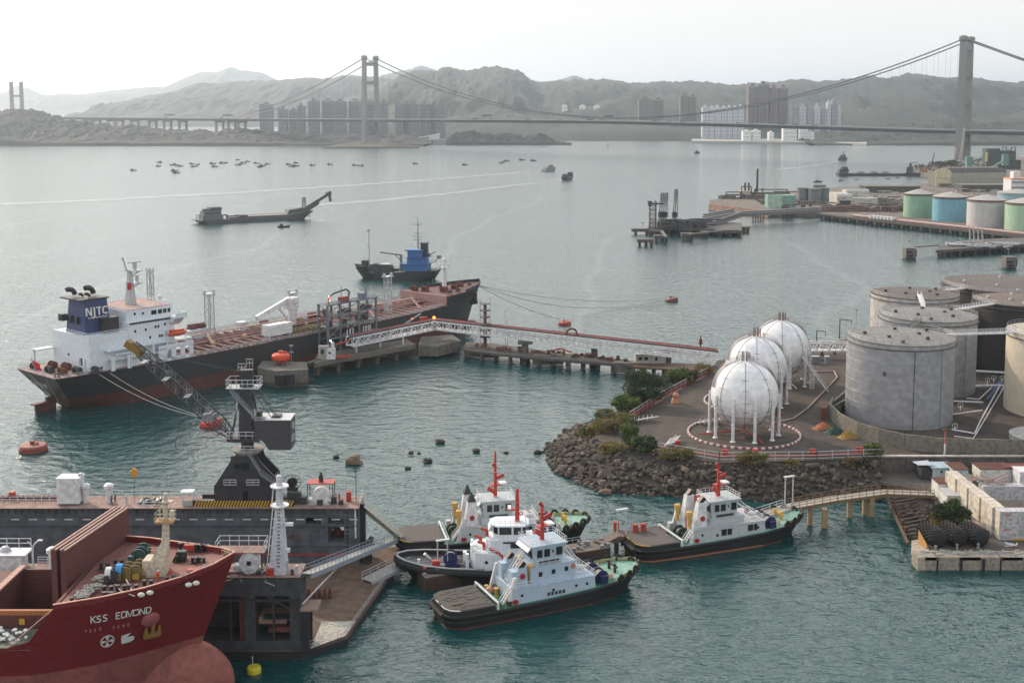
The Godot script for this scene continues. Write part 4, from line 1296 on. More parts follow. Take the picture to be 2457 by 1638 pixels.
# ---------- people ----------
func capsule_field(p:Vector3,bones:Array) -> float:
	var d:=9.0
	for b in bones:
		var ab:Vector3=b[1]-b[0]
		var t:=clampf((p-b[0]).dot(ab)/ab.length_squared(),0,1)
		var e:float=(p-(b[0]+ab*t)).length()-lerpf(b[2],b[3],t)
		var h:=clampf(0.5+0.5*(d-e)/0.05,0,1)
		d=lerpf(d,e,h)-0.05*h*(1.0-h)
	return d
func body_mesh(bones:Array) -> MB:
	var mb:=MB.new()
	var lo:=Vector3(9,9,9)
	var hi:=-lo
	for b in bones:
		for k in 2:
			var r:float=b[2+k]+0.06
			lo=lo.min(b[k]-Vector3(r,r,r))
			hi=hi.max(b[k]+Vector3(r,r,r))
	var c:=0.045
	var n:=Vector3i((hi-lo)/c)+Vector3i(2,2,2)
	var f:=PackedFloat32Array()
	f.resize(n.x*n.y*n.z)
	for z in n.z:
		for y in n.y:
			for x in n.x:
				f[(z*n.y+y)*n.x+x]=capsule_field(lo+Vector3(x,y,z)*c,bones)
	var at:={}
	for z in n.z-1:
		for y in n.y-1:
			for x in n.x-1:
				var sum:=Vector3.ZERO
				var cnt:=0
				for e in [[0,1],[2,3],[4,5],[6,7],[0,2],[1,3],[4,6],[5,7],[0,4],[1,5],[2,6],[3,7]]:
					var a:=Vector3i(e[0] & 1,(e[0] >> 1) & 1,e[0] >> 2)
					var b:=Vector3i(e[1] & 1,(e[1] >> 1) & 1,e[1] >> 2)
					var fa:=f[((z+a.z)*n.y+y+a.y)*n.x+x+a.x]
					var fb:=f[((z+b.z)*n.y+y+b.y)*n.x+x+b.x]
					if (fa<0.0)!=(fb<0.0):
						sum+=Vector3(a).lerp(Vector3(b),fa/(fa-fb))
						cnt+=1
				if cnt:
					at[(z*n.y+y)*n.x+x]=lo+(Vector3(x,y,z)+sum/cnt)*c
	var st:=[1,n.x,n.x*n.y]
	for z in range(1,n.z-1):
		for y in range(1,n.y-1):
			for x in range(1,n.x-1):
				var i:=(z*n.y+y)*n.x+x
				for ax in 3:
					var j:int=i+st[ax]
					if (f[i]<0.0)==(f[j]<0.0):
						continue
					var u:int=st[(ax+1)%3]
					var w:int=st[(ax+2)%3]
					var q:=[i-u-w,i-w,i,i-u]
					if q.all(func(e):return at.has(e)):
						var p:=q.map(func(e):return at[e])
						if f[i]<0.0:
							p.reverse()
						var nn:=[]
						for v in p:
							nn.append(Vector3(capsule_field(v+Vector3(0.02,0,0),bones)-capsule_field(v-Vector3(0.02,0,0),bones),capsule_field(v+Vector3(0,0.02,0),bones)-capsule_field(v-Vector3(0,0.02,0),bones),capsule_field(v+Vector3(0,0,0.02),bones)-capsule_field(v-Vector3(0,0,0.02),bones)).normalized())
						mb.trin(p[0],p[1],p[2],nn[0],nn[1],nn[2])
						mb.trin(p[0],p[2],p[3],nn[0],nn[2],nn[3])
	return mb
func person(label:String,at:Vector3,yaw:float,suit:Material,hat:Material,stride:float,bend:float,s:=1.08) -> void:
	var o:=thing("person",label,"person",at,yaw)
	o.scale=Vector3.ONE*s
	var hip:=Vector3(0,0.92,0)
	var chest:=Vector3(0.35*bend,1.36-0.1*bend,0)
	var neck:=chest+Vector3(0.1*bend,0.17,0)
	var head:=neck+Vector3(0.04+0.08*bend,0.15,0)
	var bones:=[[hip,chest,0.145,0.165],[chest,neck,0.14,0.06],[neck,head+Vector3(0,0.02,0),0.06,0.10]]
	for k in [-1.0,1.0]:
		var foot:=Vector3(stride*k,0.07,0.11*k)
		var knee:=Vector3(stride*k*0.45+0.06,0.5,0.11*k)
		bones.append([hip+Vector3(0,-0.02,0.09*k),knee,0.095,0.068])
		bones.append([knee,foot,0.066,0.05])
		bones.append([foot,foot+Vector3(0.16,-0.03,0.02*k),0.05,0.04])
		var sh:=chest+Vector3(0.0,0.1,0.18*k)
		var el:=sh+Vector3(-stride*k*0.4+0.12*bend,-0.29,0.05*k)
		var ha:=el+Vector3(0.14-stride*k*0.3+0.1*bend,-0.22,0.0)
		bones.append([sh,el,0.062,0.048])
		bones.append([el,ha,0.046,0.034])
		bones.append([ha,ha+Vector3(0.05,-0.07,0),0.036,0.02])
	obj("body",body_mesh(bones),suit,o)
	var fm:=MB.new()
	fm.ball(head+Vector3(0.02,0.0,0),Vector3(0.095,0.115,0.085),8,10)
	fm.ball(head+Vector3(0.11,-0.01,0),Vector3(0.02,0.03,0.015),4,6)
	obj("face",fm,mat(0.28,0.16,0.11,0.7,0.0,""),o)
	var hm:=MB.new()
	hm.ball(head+Vector3(0.0,0.065,0),Vector3(0.13,0.095,0.115),6,12)
	hm.bx(head.x-0.1,head.x+0.17,head.y+0.035,head.y+0.055,-0.11,0.11)
	obj("helmet",hm,hat,o)
# ---------- floating dock ----------
func floating_dock() -> void:
	var o:=thing("floating_dock","grey floating dry dock with tall wing walls and a rusty brown pontoon deck","dry dock",Vector3(-29,0,-210))
	o.position=Vector3.ZERO
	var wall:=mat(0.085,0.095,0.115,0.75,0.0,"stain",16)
	var rustdeck:=mat(0.12,0.075,0.052,0.9,0.0,"stain",14)
	var pinkdeck:=mat(0.27,0.175,0.15,0.85,0.0,"stain",6)
	var pt:=[Vector2(-135,-188.6),Vector2(-34.39,-188.3),Vector2(-27.58,-194.02),Vector2(-26.56,-200.24),Vector2(-23.03,-220.22),Vector2(-21.5,-236),Vector2(-135,-236)]
	var pm:=MB.new()
	pm.prism(pt,-2.0,1.1,true)
	obj("pontoon",pm,M.black,o)
	var dm:=MB.new()
	var ins:=[Vector2(-134,-189.2),Vector2(-34.19,-189.05),Vector2(-27.85,-194.5),Vector2(-26.86,-200.41),Vector2(-23.32,-220.02),Vector2(-22,-235.6),Vector2(-134,-235.6)]
	dm.prism(ins,1.1,1.3,true)
	obj("pontoon_deck",dm,rustdeck,o)
	var pale:=MB.new()
	pale.prism([Vector2(-33.02,-189.81),Vector2(-28.04,-194.82),Vector2(-27.01,-200.41),Vector2(-32.81,-200.24)],1.3,1.31,true)
	obj("pale_deck_paint",pale,mat(0.40,0.38,0.34,0.8,0.0,"stain",5),o)
	var zf:=-226.7
	var zb:=-233.0
	var top:=12.5
	var x:=func(px:float) -> float:return (px-1228.5)/2900.0*228.6*1.0149
	var ox0:float=Vector3(-39.95,9.81,-226.7).x
	var ox1:float=Vector3(-36.97,9.81,-226.7).x
	var px0:float=Vector3(-35.68,9.81,-226.7).x
	var px1:float=Vector3(-32.54,9.81,-226.7).x
	var xe:float=Vector3(-29.55,9.81,-226.7).x
	var oy0:float=Vector3(-39.97,9.14,-226.7).y
	var oy1:float=Vector3(-39.94,10.47,-226.7).y
	var ry0:float=Vector3(-40.03,5.47,-226.7).y
	var ry1:float=Vector3(-39.98,8.64,-226.7).y
	var w:=MB.new()
	w.bx(-135,ox0,1.3,top,zb,zf)
	w.bx(ox0,xe,oy1,top,zb,zf)
	w.bx(ox0,ox1,1.3,oy0,zb,zf)
	w.bx(ox1,px0,1.3,oy1,zb,zf)
	w.bx(px0,px1,ry1,oy0,zb,zf)
	w.bx(px0,px1,1.3,ry0,zb,zf)
	w.bx(px1,xe,1.3,oy1,zb,zf)
	obj("wing_wall",w,wall,o)
	var rd:=MB.new()
	rd.beam(Vector3(px0+0.6,ry1,-229.5),Vector3(px1-1.2,ry0+0.6,-229.5),0.6,1.2)
	rd.bx(px0,px1,ry0,ry0+1.0,-231,-230.8)
	rd.bx(ox0,ox0+1.4,oy0,oy1,-231,-230.8)
	obj("inner_brace",rd,M.oxide,o)
	var seam:=MB.new()
	for px in [90,210,330,460,540,655,715,775]:
		var sx:float=-100.0+px*0.0805
		seam.bx(sx,sx+0.09,1.4,11.2,zf,zf+0.07)
	seam.bx(-135,xe,10.9,11.1,zf,zf+0.25)
	seam.bx(-135,xe,9.0,9.12,zf,zf+0.5)
	seam.bx(-46,xe,4.9,5.05,zf,zf+0.3)
	stuff(obj("wall_stringer",seam,wall,o))
	for i in 58:
		var bx:=-104.0+i*1.3
		var bm:=MB.new()
		bm.hexa([Vector3(bx,11.2,zf),Vector3(bx+0.12,11.2,zf),Vector3(bx+0.12,11.2,zf+0.1),Vector3(bx,11.2,zf+0.1),Vector3(bx,12.4,zf),Vector3(bx+0.12,12.4,zf),Vector3(bx+0.12,12.4,zf+0.7),Vector3(bx,12.4,zf+0.7)])
		obj("bracket",bm,wall,o)
	for i in 20:
		var dx:=-97.0+i*3.45
		var dh:=MB.new()
		dh.bx(dx,dx+1.6,10.05,10.25,zf,zf+0.04)
		obj("painted_dash",dh,M.white,o)
	var ra:=MB.new()
	ra.bx(-60,xe,3.0,3.25,zf,zf+0.12)
	obj("red_line",ra,M.red,o)
	var hz:=MB.new()
	for i in 12:
		hz.bx(Vector3(-32.12,10.64,-226.7).x,Vector3(-32.12,10.64,-226.7).x+0.5,3.0+i*0.75,3.4+i*0.75,zf,zf+0.05)
	stuff(obj("draught_mark",hz,M.black,o),"black draught marks near the wall's end")
	slabs("end_fender",o,M.black,[[xe,xe+0.9,1.3,12.0,-229.5,-227.5]])
	slabs("white_post",o,M.white,[[xe-0.9,xe-0.6,6.5,12.4,zf,zf+0.3]])
	letters("4021",0.8,Vector3(Vector3(-43.24,6.73,-226.7).x+1.0,6.6,zf+0.05),Vector3(1,0,0),Vector3.UP,M.oxide,o)
	var td:=MB.new()
	td.bx(-135,xe,top,top+0.12,zb-0.3,zf+0.75)
	obj("wing_deck",td,pinkdeck,o)
	var tr:=MB.new()
	tr.rail([Vector3(-110,top+0.12,zb),Vector3(-64,top+0.12,zb)],1.3,1.9,0.09)
	tr.rail([Vector3(-54,top+0.12,zb),Vector3(xe,top+0.12,zb),Vector3(xe,top+0.12,zf)],1.3,1.6,0.09)
	tr.rail([Vector3(-106,top+0.12,-229.5),Vector3(-89,top+0.12,-229.5)],1.1,1.6,0.11)
	tr.rail([Vector3(-72,top+0.12,zf+0.4),Vector3(-66,top+0.12,zf+0.4)],1.1,1.4,0.1)
	stuff(obj("wing_railing",tr,M.white,o))
	var ks:=MB.new()
	for i in 16:
		ks.bx(-105+i*1.0,-104.3+i*1.0,top+0.12,top+0.9,-231.6,-230.8)
	stuff(obj("keel_block_store",ks,M.oxide,o))
	var n0:=-194.6
	var n1:=-189.0
	var nt:=13.8
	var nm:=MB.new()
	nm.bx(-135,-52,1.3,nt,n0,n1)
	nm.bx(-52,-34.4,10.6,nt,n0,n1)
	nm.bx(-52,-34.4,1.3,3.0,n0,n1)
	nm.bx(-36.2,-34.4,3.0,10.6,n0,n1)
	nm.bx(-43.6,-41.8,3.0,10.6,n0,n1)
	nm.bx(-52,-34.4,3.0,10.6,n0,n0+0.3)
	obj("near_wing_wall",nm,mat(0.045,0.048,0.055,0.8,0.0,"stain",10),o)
	slabs("near_wall_frame",o,M.dark,[[-35.0,-34.2,10.5,10.8,n0-0.4,n1+0.5],[-52,-34.2,9.9,10.1,n1,n1+0.6],[-46,-45.7,3,10.6,n1-0.4,n1],[-39,-38.7,3,10.6,n1-0.4,n1],[-40.6,-36.2,6.6,6.8,n1-2,n1]])
	slabs("inner_bulkhead",o,M.oxide,[[-44.5,-43.7,3.0,10.6,n0+0.3,n1-0.6],[-39.8,-36.3,4.2,5.0,n1-3.0,n1-0.6]])
	slabs("inner_tank",o,mat(0.35,0.22,0.17,0.8,0.0,"rust",4),[[-41.6,-37,5.2,6.4,n0+0.4,n1-1.6]])
	slabs("dock_gate_post",o,M.black,[[-34.3,-33.0,1.3,8.2,n1-3.2,n1-2.4],[-34.3,-33.0,1.3,8.2,n1+0.0,n1+0.5]])
	slabs("dock_gate_cap",o,mat(0.3,0.2,0.16,0.8,0.0,"rust",4),[[-34.4,-31.6,8.2,8.6,n1-3.4,n1+0.6]])
	var nd:=MB.new()
	nd.bx(-135,-34.4,nt,nt+0.1,n0,n1+0.3)
	obj("near_wing_deck",nd,pinkdeck,o)
	var nr:=MB.new()
	nr.rail([Vector3(-79,nt,n0+0.2),Vector3(-71,nt,n0+0.2)],1.3,1.5,0.12,3)
	nr.rail([Vector3(-79,nt,n1),Vector3(-71,nt,n1)],1.0,1.5,0.12)
	stuff(obj("near_wing_railing",nr,M.white,o))
	var pr:=MB.new()
	pr.rail([Vector3(-33.73,1.3,-189.97),Vector3(-28.06,1.3,-194.98),Vector3(-27.01,1.3,-200.41),Vector3(-23.74,1.3,-218.81)],1.0,1.5,0.07)
	stuff(obj("pontoon_railing",pr,M.galv,o))
	for i in 6:
		var c:=Vector3(-37.99,1.3,-209.41)+Vector3(i*0.95,0,-0.1*i)
		var bm:=MB.new()
		bm.bx(c.x,c.x+0.6,1.3,2.6,c.z-0.9,c.z)
		bm.bx(c.x+0.1,c.x+0.5,2.6,3.1,c.z-0.7,c.z-0.2)
		obj("keel_block",bm,M.oxide,o)
	var yt:=top+0.12
	var t:=thing("machinery_cabin","large plain white cabin on top of the dock's far wall, at left","cabin",Vector3(Vector3(-88.35,12.1,-228.5).x,yt,-229.6))
	slabs("walls",t,M.white,[[0,4.3,0.3,5.2,-1.2,2.0]])
	slabs("roof",t,M.white,[[-0.1,4.4,5.2,5.35,-1.3,2.1]])
	slabs("skid",t,M.dark,[[0.1,4.2,0,0.3,1.2,1.6],[0.1,4.2,0,0.3,-0.8,-0.4]])
	slabs("roof_vent",t,M.galv,[[3.7,4.3,5.35,5.8,-0.5,0.4]])
	t=thing("ventilator","white mushroom ventilator standing right of the white cabin on the dock wall","ventilator",Vector3(Vector3(-78.77,12.1,-228.5).x,yt,-229.4))
	var vm:=MB.new()
	vm.lathe(Vector3.ZERO,[[0.62,0],[0.62,3.0]],16)
	obj("trunk",vm,M.white,t)
	var vh:=MB.new()
	vh.lathe(Vector3.ZERO,[[0.0,2.9],[0.95,2.9],[0.95,3.5],[0.5,3.8],[0,3.85]],16)
	obj("hood",vh,M.white,t)
	copy(t,Vector3(Vector3(-83.48,12.1,-228.5).x,yt,-229.6),0.0,"white ventilator with a wide hood touching the white cabin's right side")
	copy(t,Vector3(-75.7,nt,-192.2),0.0,"white ventilator beside the forked lamp post on the dock's near wall")
	t=thing("fire_box","bright red fire box by the rail at the left end of the dock's far wall","box",Vector3(Vector3(-98.56,11.84,-230).x,yt,-231.4))
	slabs("cabinet",t,M.red,[[-0.5,0.5,0,1.5,-0.4,0.4]])
	t=thing("guard_hut","small white open sided hut left of the dock crane","hut",Vector3(Vector3(-64.1,12.52,-228).x,yt,-229.0))
	slabs("corner_post",t,M.white,[[0,0.12,0,2.6,0,0.12],[2,2.12,0,2.6,0,0.12],[0,0.12,0,2.6,1.4,1.52],[2,2.12,0,2.6,1.4,1.52]])
	slabs("roof",t,M.white,[[-0.2,2.3,2.6,2.75,-0.2,1.7]])
	slabs("panel",t,M.galv,[[0,2.1,0,1.0,1.46,1.5]])
	t=thing("scrap_pile","heap of rusty chain and gear on the dock wall between the ventilator and the hut","pile",Vector3(Vector3(-70.34,12.35,-228).x,yt,-229.0))
	for i in 26:
		var sm:=MB.new()
		sm.box(Vector3(r2(-2.4,2.4),r2(0.1,0.8),r2(-0.9,0.9)),Vector3(r2(0.4,1.1),r2(0.2,0.5),r2(0.3,0.8)),Basis(Vector3(r2(-1,1),1,r2(-1,1)).normalized(),r2(0,3)))
		obj("scrap_piece",sm,[M.oxide,M.dark,M.galv][i%3],t)
	for e in [["deck_winch_house","white domed winch at the right end of the dock's far wall under a red canopy",733.0],["mooring_reel","white reel drum on the near dock wall beside the tapered white mast",598.0]]:
		var far:bool=e[2]>700.0
		t=thing(e[0],e[1],"winch",Vector3(Vector3(-37.22,12.1,-228.5).x if far else Vector3(-43.03,13.64,-191).x,yt if far else nt+0.1,-229.0 if far else -191.6))
		var dm2:=MB.new()
		dm2.tube(Vector3(0,1.5,-0.9),Vector3(0,1.5,0.9),1.7,1.7,20)
		obj("drum",dm2,M.white,t)
		slabs("bed",t,M.galv,[[-2.4,1.8,0,0.3,-1.2,1.2],[-2.6,-1.2,0.3,1.0,-0.8,0.8]])
		if far:
			slabs("canopy",t,M.red,[[-2.6,2.6,4.2,4.35,-1.4,1.4]])
			slabs("canopy_leg",t,M.dark,[[-2.5,-2.35,0.3,4.2,-1.3,-1.15],[2.35,2.5,0.3,4.2,-1.3,-1.15],[-2.5,-2.35,0.3,4.2,1.15,1.3],[2.35,2.5,0.3,4.2,1.15,1.3]])
			slabs("searchlight",t,M.dark,[[-0.4,0.4,4.35,5.6,-0.3,0.3],[-0.2,0.2,5.6,6.2,-0.2,0.2]])
		else:
			slabs("hub",t,M.black,[[-0.35,0.35,1.2,1.9,0.9,1.0]])
	t=thing("cable_reel","black open cable reel on a frame just right of the dock crane","reel",Vector3(Vector3(-43.18,12.52,-231).x,yt,-231.0))
	var cm:=MB.new()
	for k in 12:
		var an:=TAU*k/12.0
		cm.bar(Vector3(0,3.6,0.4),Vector3(cos(an)*1.7,3.6+sin(an)*1.7,0.4),0.08)
		cm.bar(Vector3(cos(an)*1.7,3.6+sin(an)*1.7,0.4),Vector3(cos(an+0.53)*1.7,3.6+sin(an+0.53)*1.7,0.4),0.1)
	cm.tube(Vector3(0,3.6,-0.4),Vector3(0,3.6,0.35),1.0,1.0,14)
	obj("drum",cm,M.black,t)
	slabs("stand",t,M.dark,[[-1.0,1.0,0,2.6,-0.5,0.3]])
	t=thing("dock_gear","cluster of dark pumps and red boxes at the right corner of the far dock wall","machinery",Vector3(Vector3(-31.87,12.27,-228).x,yt,-229.0))
	slabs("pump",t,M.dark,[[-3.4,-2.4,0,1.4,-0.6,0.6],[-1.8,-1.0,0,1.0,0.2,1.2],[-6.0,-4.9,0,1.0,0.4,1.4]])
	slabs("red_box",t,M.red,[[-0.6,0.3,0,1.9,-1.6,-0.9],[-2.2,-1.9,0,1.5,-1.4,-1.1]])
	slabs("aerial_pole",t,M.dark,[[1.3,1.42,0,7.6,-0.6,-0.48],[-4.0,-3.9,0,3.6,-1.6,-1.5]])
	t=thing("deck_machines","dark machinery and yellow parts on the dock wall at the crane's right foot","machinery",Vector3(Vector3(-42.8,12.52,-228).x,yt,-228.8))
	slabs("engine",t,M.dark,[[-2.0,2.6,0,1.4,-1.2,0.6],[-1.0,1.6,1.4,2.2,-1.0,0.2]])
	slabs("panel",t,M.yellow,[[3.2,3.9,0,0.8,-0.4,0.2]])
	person("left one of two people in dark overalls walking by the dock ventilator",Vector3(Vector3(-77.84,12.39,-227.9).x,yt,-227.8),0.2,M.dark,M.dark,0.22,0.15)
	person("right one of two people in dark overalls walking by the dock ventilator",Vector3(Vector3(-77.35,12.39,-228.4).x,yt,-228.5),0.4,M.dark,M.black,0.2,0.1)
	person("person in pale clothes standing near the dark bench on the dock wall",Vector3(Vector3(-75.02,12.37,-228.2).x,yt,-228.3),2.6,M.galv,M.white,0.12,0.3)
	t=thing("winch_cabin","white flat roofed cabin with a round roof vent on the dock's near wall, far left","cabin",Vector3(-88.0,nt+0.1,-193.8))
	slabs("walls",t,M.white,[[0,7.6,0,2.6,0,2.6]])
	slabs("roof",t,M.white,[[-0.4,8.4,2.6,2.8,-0.6,3.0]])
	var dome:=MB.new()
	dome.lathe(Vector3(4.3,2.8,0.9),[[0.9,0],[0.85,0.3],[0.5,0.75],[0,0.85]],14)
	obj("roof_dome",dome,M.galv,t)
	var rl:=MB.new()
	rl.rail([Vector3(0,2.8,-0.5),Vector3(8,2.8,-0.5)],1.6,2.0,0.13)
	stuff(obj("roof_railing",rl,M.white,t))
	t=thing("forked_lamp","white forked lamp post with two arms between the cabin and the ventilator","lamp post",Vector3(-78.6,nt,-191.4))
	var lp:=MB.new()
	lp.tube(Vector3.ZERO,Vector3(0,4.2,0),0.2,0.16,8)
	lp.path([Vector3(0,4.0,0),Vector3(0.5,4.8,0),Vector3(1.1,5.2,0)],0.13,6)
	lp.path([Vector3(0,4.0,0),Vector3(-0.3,4.6,0),Vector3(-0.75,5.1,0)],0.13,6)
	obj("post",lp,M.white,t)
	slabs("lamp_head",t,M.white,[[0.9,1.7,5.15,5.35,-0.2,0.2]])
	t=thing("small_davit","white angular davit frame right of the ventilator on the near dock wall","davit",Vector3(-73.6,nt,-191.8))
	var dv:=MB.new()
	dv.beam(Vector3(0,0,0),Vector3(0.5,3.2,0),0.22)
	dv.beam(Vector3(0.5,3.2,0),Vector3(-0.3,2.8,0),0.2)
	dv.beam(Vector3(-0.8,0,0),Vector3(0.4,1.4,0),0.2)
	dv.beam(Vector3(1.4,0,0),Vector3(0.4,1.4,0),0.2)
	obj("frame",dv,M.white,t)
	t=thing("white_mast","tall tapered white steel mast with a cage ladder and two round platforms","mast",Vector3(-38.2,nt+0.1,-190.8))
	var mm:=MB.new()
	mm.frust(Vector3(0,0,0),Vector2(2.9,2.4),Vector2(1.15,1.15),11.4,Vector3(0.35,0,0))
	mm.tube(Vector3(0.35,11.4,0),Vector3(0.4,16.0,0),0.62,0.5,12)
	mm.ball(Vector3(0.4,16.0,0),Vector3(0.5,0.4,0.5),6,10)
	obj("column",mm,mat(0.52,0.53,0.58,0.5,0.0,"soft",5),t)
	for y in [11.2,14.4]:
		var pf:=MB.new()
		pf.lathe(Vector3(0.4,y,0),[[0.5,0],[1.5,0.02],[1.5,0.18],[0.5,0.2]],16)
		obj("platform",pf,M.white,t)
	var rung:=MB.new()
	for i in 17:
		rung.bx(-0.05+i*0.012,0.45+i*0.01,1.4+i*0.58,1.5+i*0.58,1.18-i*0.035,1.3-i*0.036)
	stuff(obj("foot_rung",rung,M.dark,t))
	var ld:=MB.new()
	for z in [-0.3,0.3]:
		ld.bar(Vector3(-2.0,0,z),Vector3(-0.75,11,z),0.09)
		ld.bar(Vector3(-0.9,11,z),Vector3(-0.6,15,z),0.09)
	for i in 22:
		var f:=i/22.0
		ld.bar(Vector3(lerpf(-2.0,-0.75,f),f*11.0,-0.3),Vector3(lerpf(-2.0,-0.75,f),f*11.0,0.3),0.07)
		if i%3==0:
			ld.bar(Vector3(lerpf(-2.0,-0.75,f),f*11.0,0.0),Vector3(lerpf(-1.4,-0.3,f),f*11.0,0.0),0.09)
	obj("ladder",ld,M.white,t)
	slabs("junction_box",t,M.red,[[-1.6,-0.5,0,1.2,1.25,1.8]])
	slabs("floodlight",t,M.white,[[1.3,2.6,8.0,8.5,0.2,0.7],[1.3,2.0,3.6,4.2,0.2,0.7]])
	t=thing("winch_platform","raised pink platform with a white rail between the red bow and the white mast","platform",Vector3(-47.5,nt,-191.8))
	slabs("floor",t,pinkdeck,[[-1.0,7.0,3.2,3.4,-2.2,1.0]])
	slabs("leg",t,M.dark,[[0,0.25,0,3.2,0.6,0.85],[6.4,6.65,0,3.2,0.6,0.85],[6.4,6.65,0,3.2,-2,-1.75],[0,0.25,0,3.2,-2,-1.75]])
	var pl:=MB.new()
	pl.rail([Vector3(-1.0,3.4,1.0),Vector3(-1.0,3.4,-2.2),Vector3(7.0,3.4,-2.2),Vector3(7.0,3.4,1.0)],1.7,1.5,0.12)
	stuff(obj("platform_railing",pl,M.white,t))
	t=thing("dock_hoses","tangle of pipes, hoses and gear hanging at the end of the near dock wall","machinery",Vector3(-45.0,nt,-189.4))
	for i in 14:
		var hm:=MB.new()
		hm.path([Vector3(r2(-3,8),r2(0.1,0.9),r2(-2,0.4)),Vector3(r2(-3,8),r2(0.0,0.7),r2(-2,0.4)),Vector3(r2(-3,8),r2(-1.6,0.2),0.5)],0.09,5)
		obj("hose",hm,[M.dark,M.galv,M.oxide,M.rope][i%4],t)
	slabs("valve_box",t,M.galv,[[8.0,8.5,0,2.4,-1.0,-0.5],[9.6,10.2,0,1.6,-0.8,-0.2],[5.2,6.0,0,1.0,-1.0,-0.4]])
	slabs("valve_wheel",t,M.dark,[[9.0,9.4,0,1.0,-0.6,-0.2],[3.4,4.2,0,0.8,-0.6,0.2]])
	var gang:=func(called:String,label:String,a:Vector3,b:Vector3,width:float,m:Material,deckm:Material) -> Node3D:
		var g:=thing(called,label,"gangway",a,yaw_of(a,b))
		var L:=Vector2(b.x-a.x,b.z-a.z).length()
		var e:=Vector3(L,b.y-a.y,0)
		for z in [-width/2,width/2]:
			var gm:=MB.new()
			gm.beam(Vector3(0,-0.35,z),e+Vector3(0,-0.35,z),0.22,0.8)
			obj("girder",gm,m,g)
		var fm:=MB.new()
		fm.hexa([Vector3(0,-0.1,-width/2),e+Vector3(0,-0.1,-width/2),e+Vector3(0,-0.1,width/2),Vector3(0,-0.1,width/2),Vector3(0,0.05,-width/2),e+Vector3(0,0.05,-width/2),e+Vector3(0,0.05,width/2),Vector3(0,0.05,width/2)])
		obj("walkway",fm,deckm,g)
		var rm:=MB.new()
		for z in [-width/2,width/2]:
			var n:=int(L/1.8)
			for i in n:
				var p:Vector3=e*(float(i)/n)+Vector3(0,0,z)
				rm.bar(p,p+Vector3(0,1.2,0),0.09)
				var q:Vector3=e*(float(i+1)/n)+Vector3(0,0,z)
				rm.bar(p+Vector3(0,1.2,0),q+Vector3(0,1.2,0),0.09)
				rm.bar(p+Vector3(0,0.65,0),q+Vector3(0,0.65,0),0.08)
		stuff(obj("handrail",rm,m,g))
		return g
	gang.call("dock_gangway","long grey gangway sloping from the near dock wall up to the tug pier",Vector3(-33.6,nt,-190.4),Vector3(-23.52,3.2,-235.35),1.7,mat(0.22,0.25,0.30,0.6,0.0,"soft",4),mat(0.36,0.36,0.34,0.8,0.0,"stain",3))
	gang.call("stair_gangway","pale steep gangway from the top of the far dock wall down to the pier",Vector3(Vector3(-29.35,13.11,-228).x,13.0,-228),Vector3(-23.37,3.2,-235.59)+Vector3(0.8,0,-1.2),2.2,mat(0.55,0.55,0.50,0.7,0.0,"soft",4),mat(0.42,0.41,0.36,0.8,0.0,"stain",3))
	gang.call("pontoon_gangway","low flat gangway from the brown pontoon deck towards the tugs",Vector3(-27.06,1.8,-217.18),Vector3(-20.39,2.4,-225.36),2.6,M.galv,mat(0.34,0.33,0.30,0.8,0.0,"stain",3))
	t=thing("shore_spar","thin pale spar leaning from the dock gate up to the long gangway","spar",Vector3.ZERO)
	var spm:=MB.new()
	spm.tube(Vector3(-34.19,9.03,-189.5),Vector3(-30.27,9.55,-205),0.16,0.14,8)
	obj("pole",spm,M.galv,t)
	t=thing("mooring_buoy_pile","dark pile cluster and old fenders at the right end of the far dock wall","fender",Vector3(Vector3(-29.17,2.21,-228).x+0.6,0,-227.5))
	for i in 5:
		var fm:=MB.new()
		fm.tube(Vector3(r2(-1,1.2),1.0,r2(-1,1)),Vector3(r2(-1,1.6),r2(4.0,7.5),r2(-1,1)),0.6,0.5,8)
		obj("pile",fm,M.black,t)
	t=thing("dock_rope","long sagging rope from the red ship's bow across to the pale pontoon corner","rope",Vector3.ZERO)
	var rp:=MB.new()
	var pa:=Vector3(-44.39,13.33,-190)
	var pb:=Vector3(-28.37,1.6,-197.24)
	var q:=[]
	for i in 13:
		var f:=i/12.0
		q.append(pa.lerp(pb,f)-Vector3(0,1.4*sin(PI*f),0))
	rp.path(q,0.07,5)
	obj("line",rp,M.galv,t)
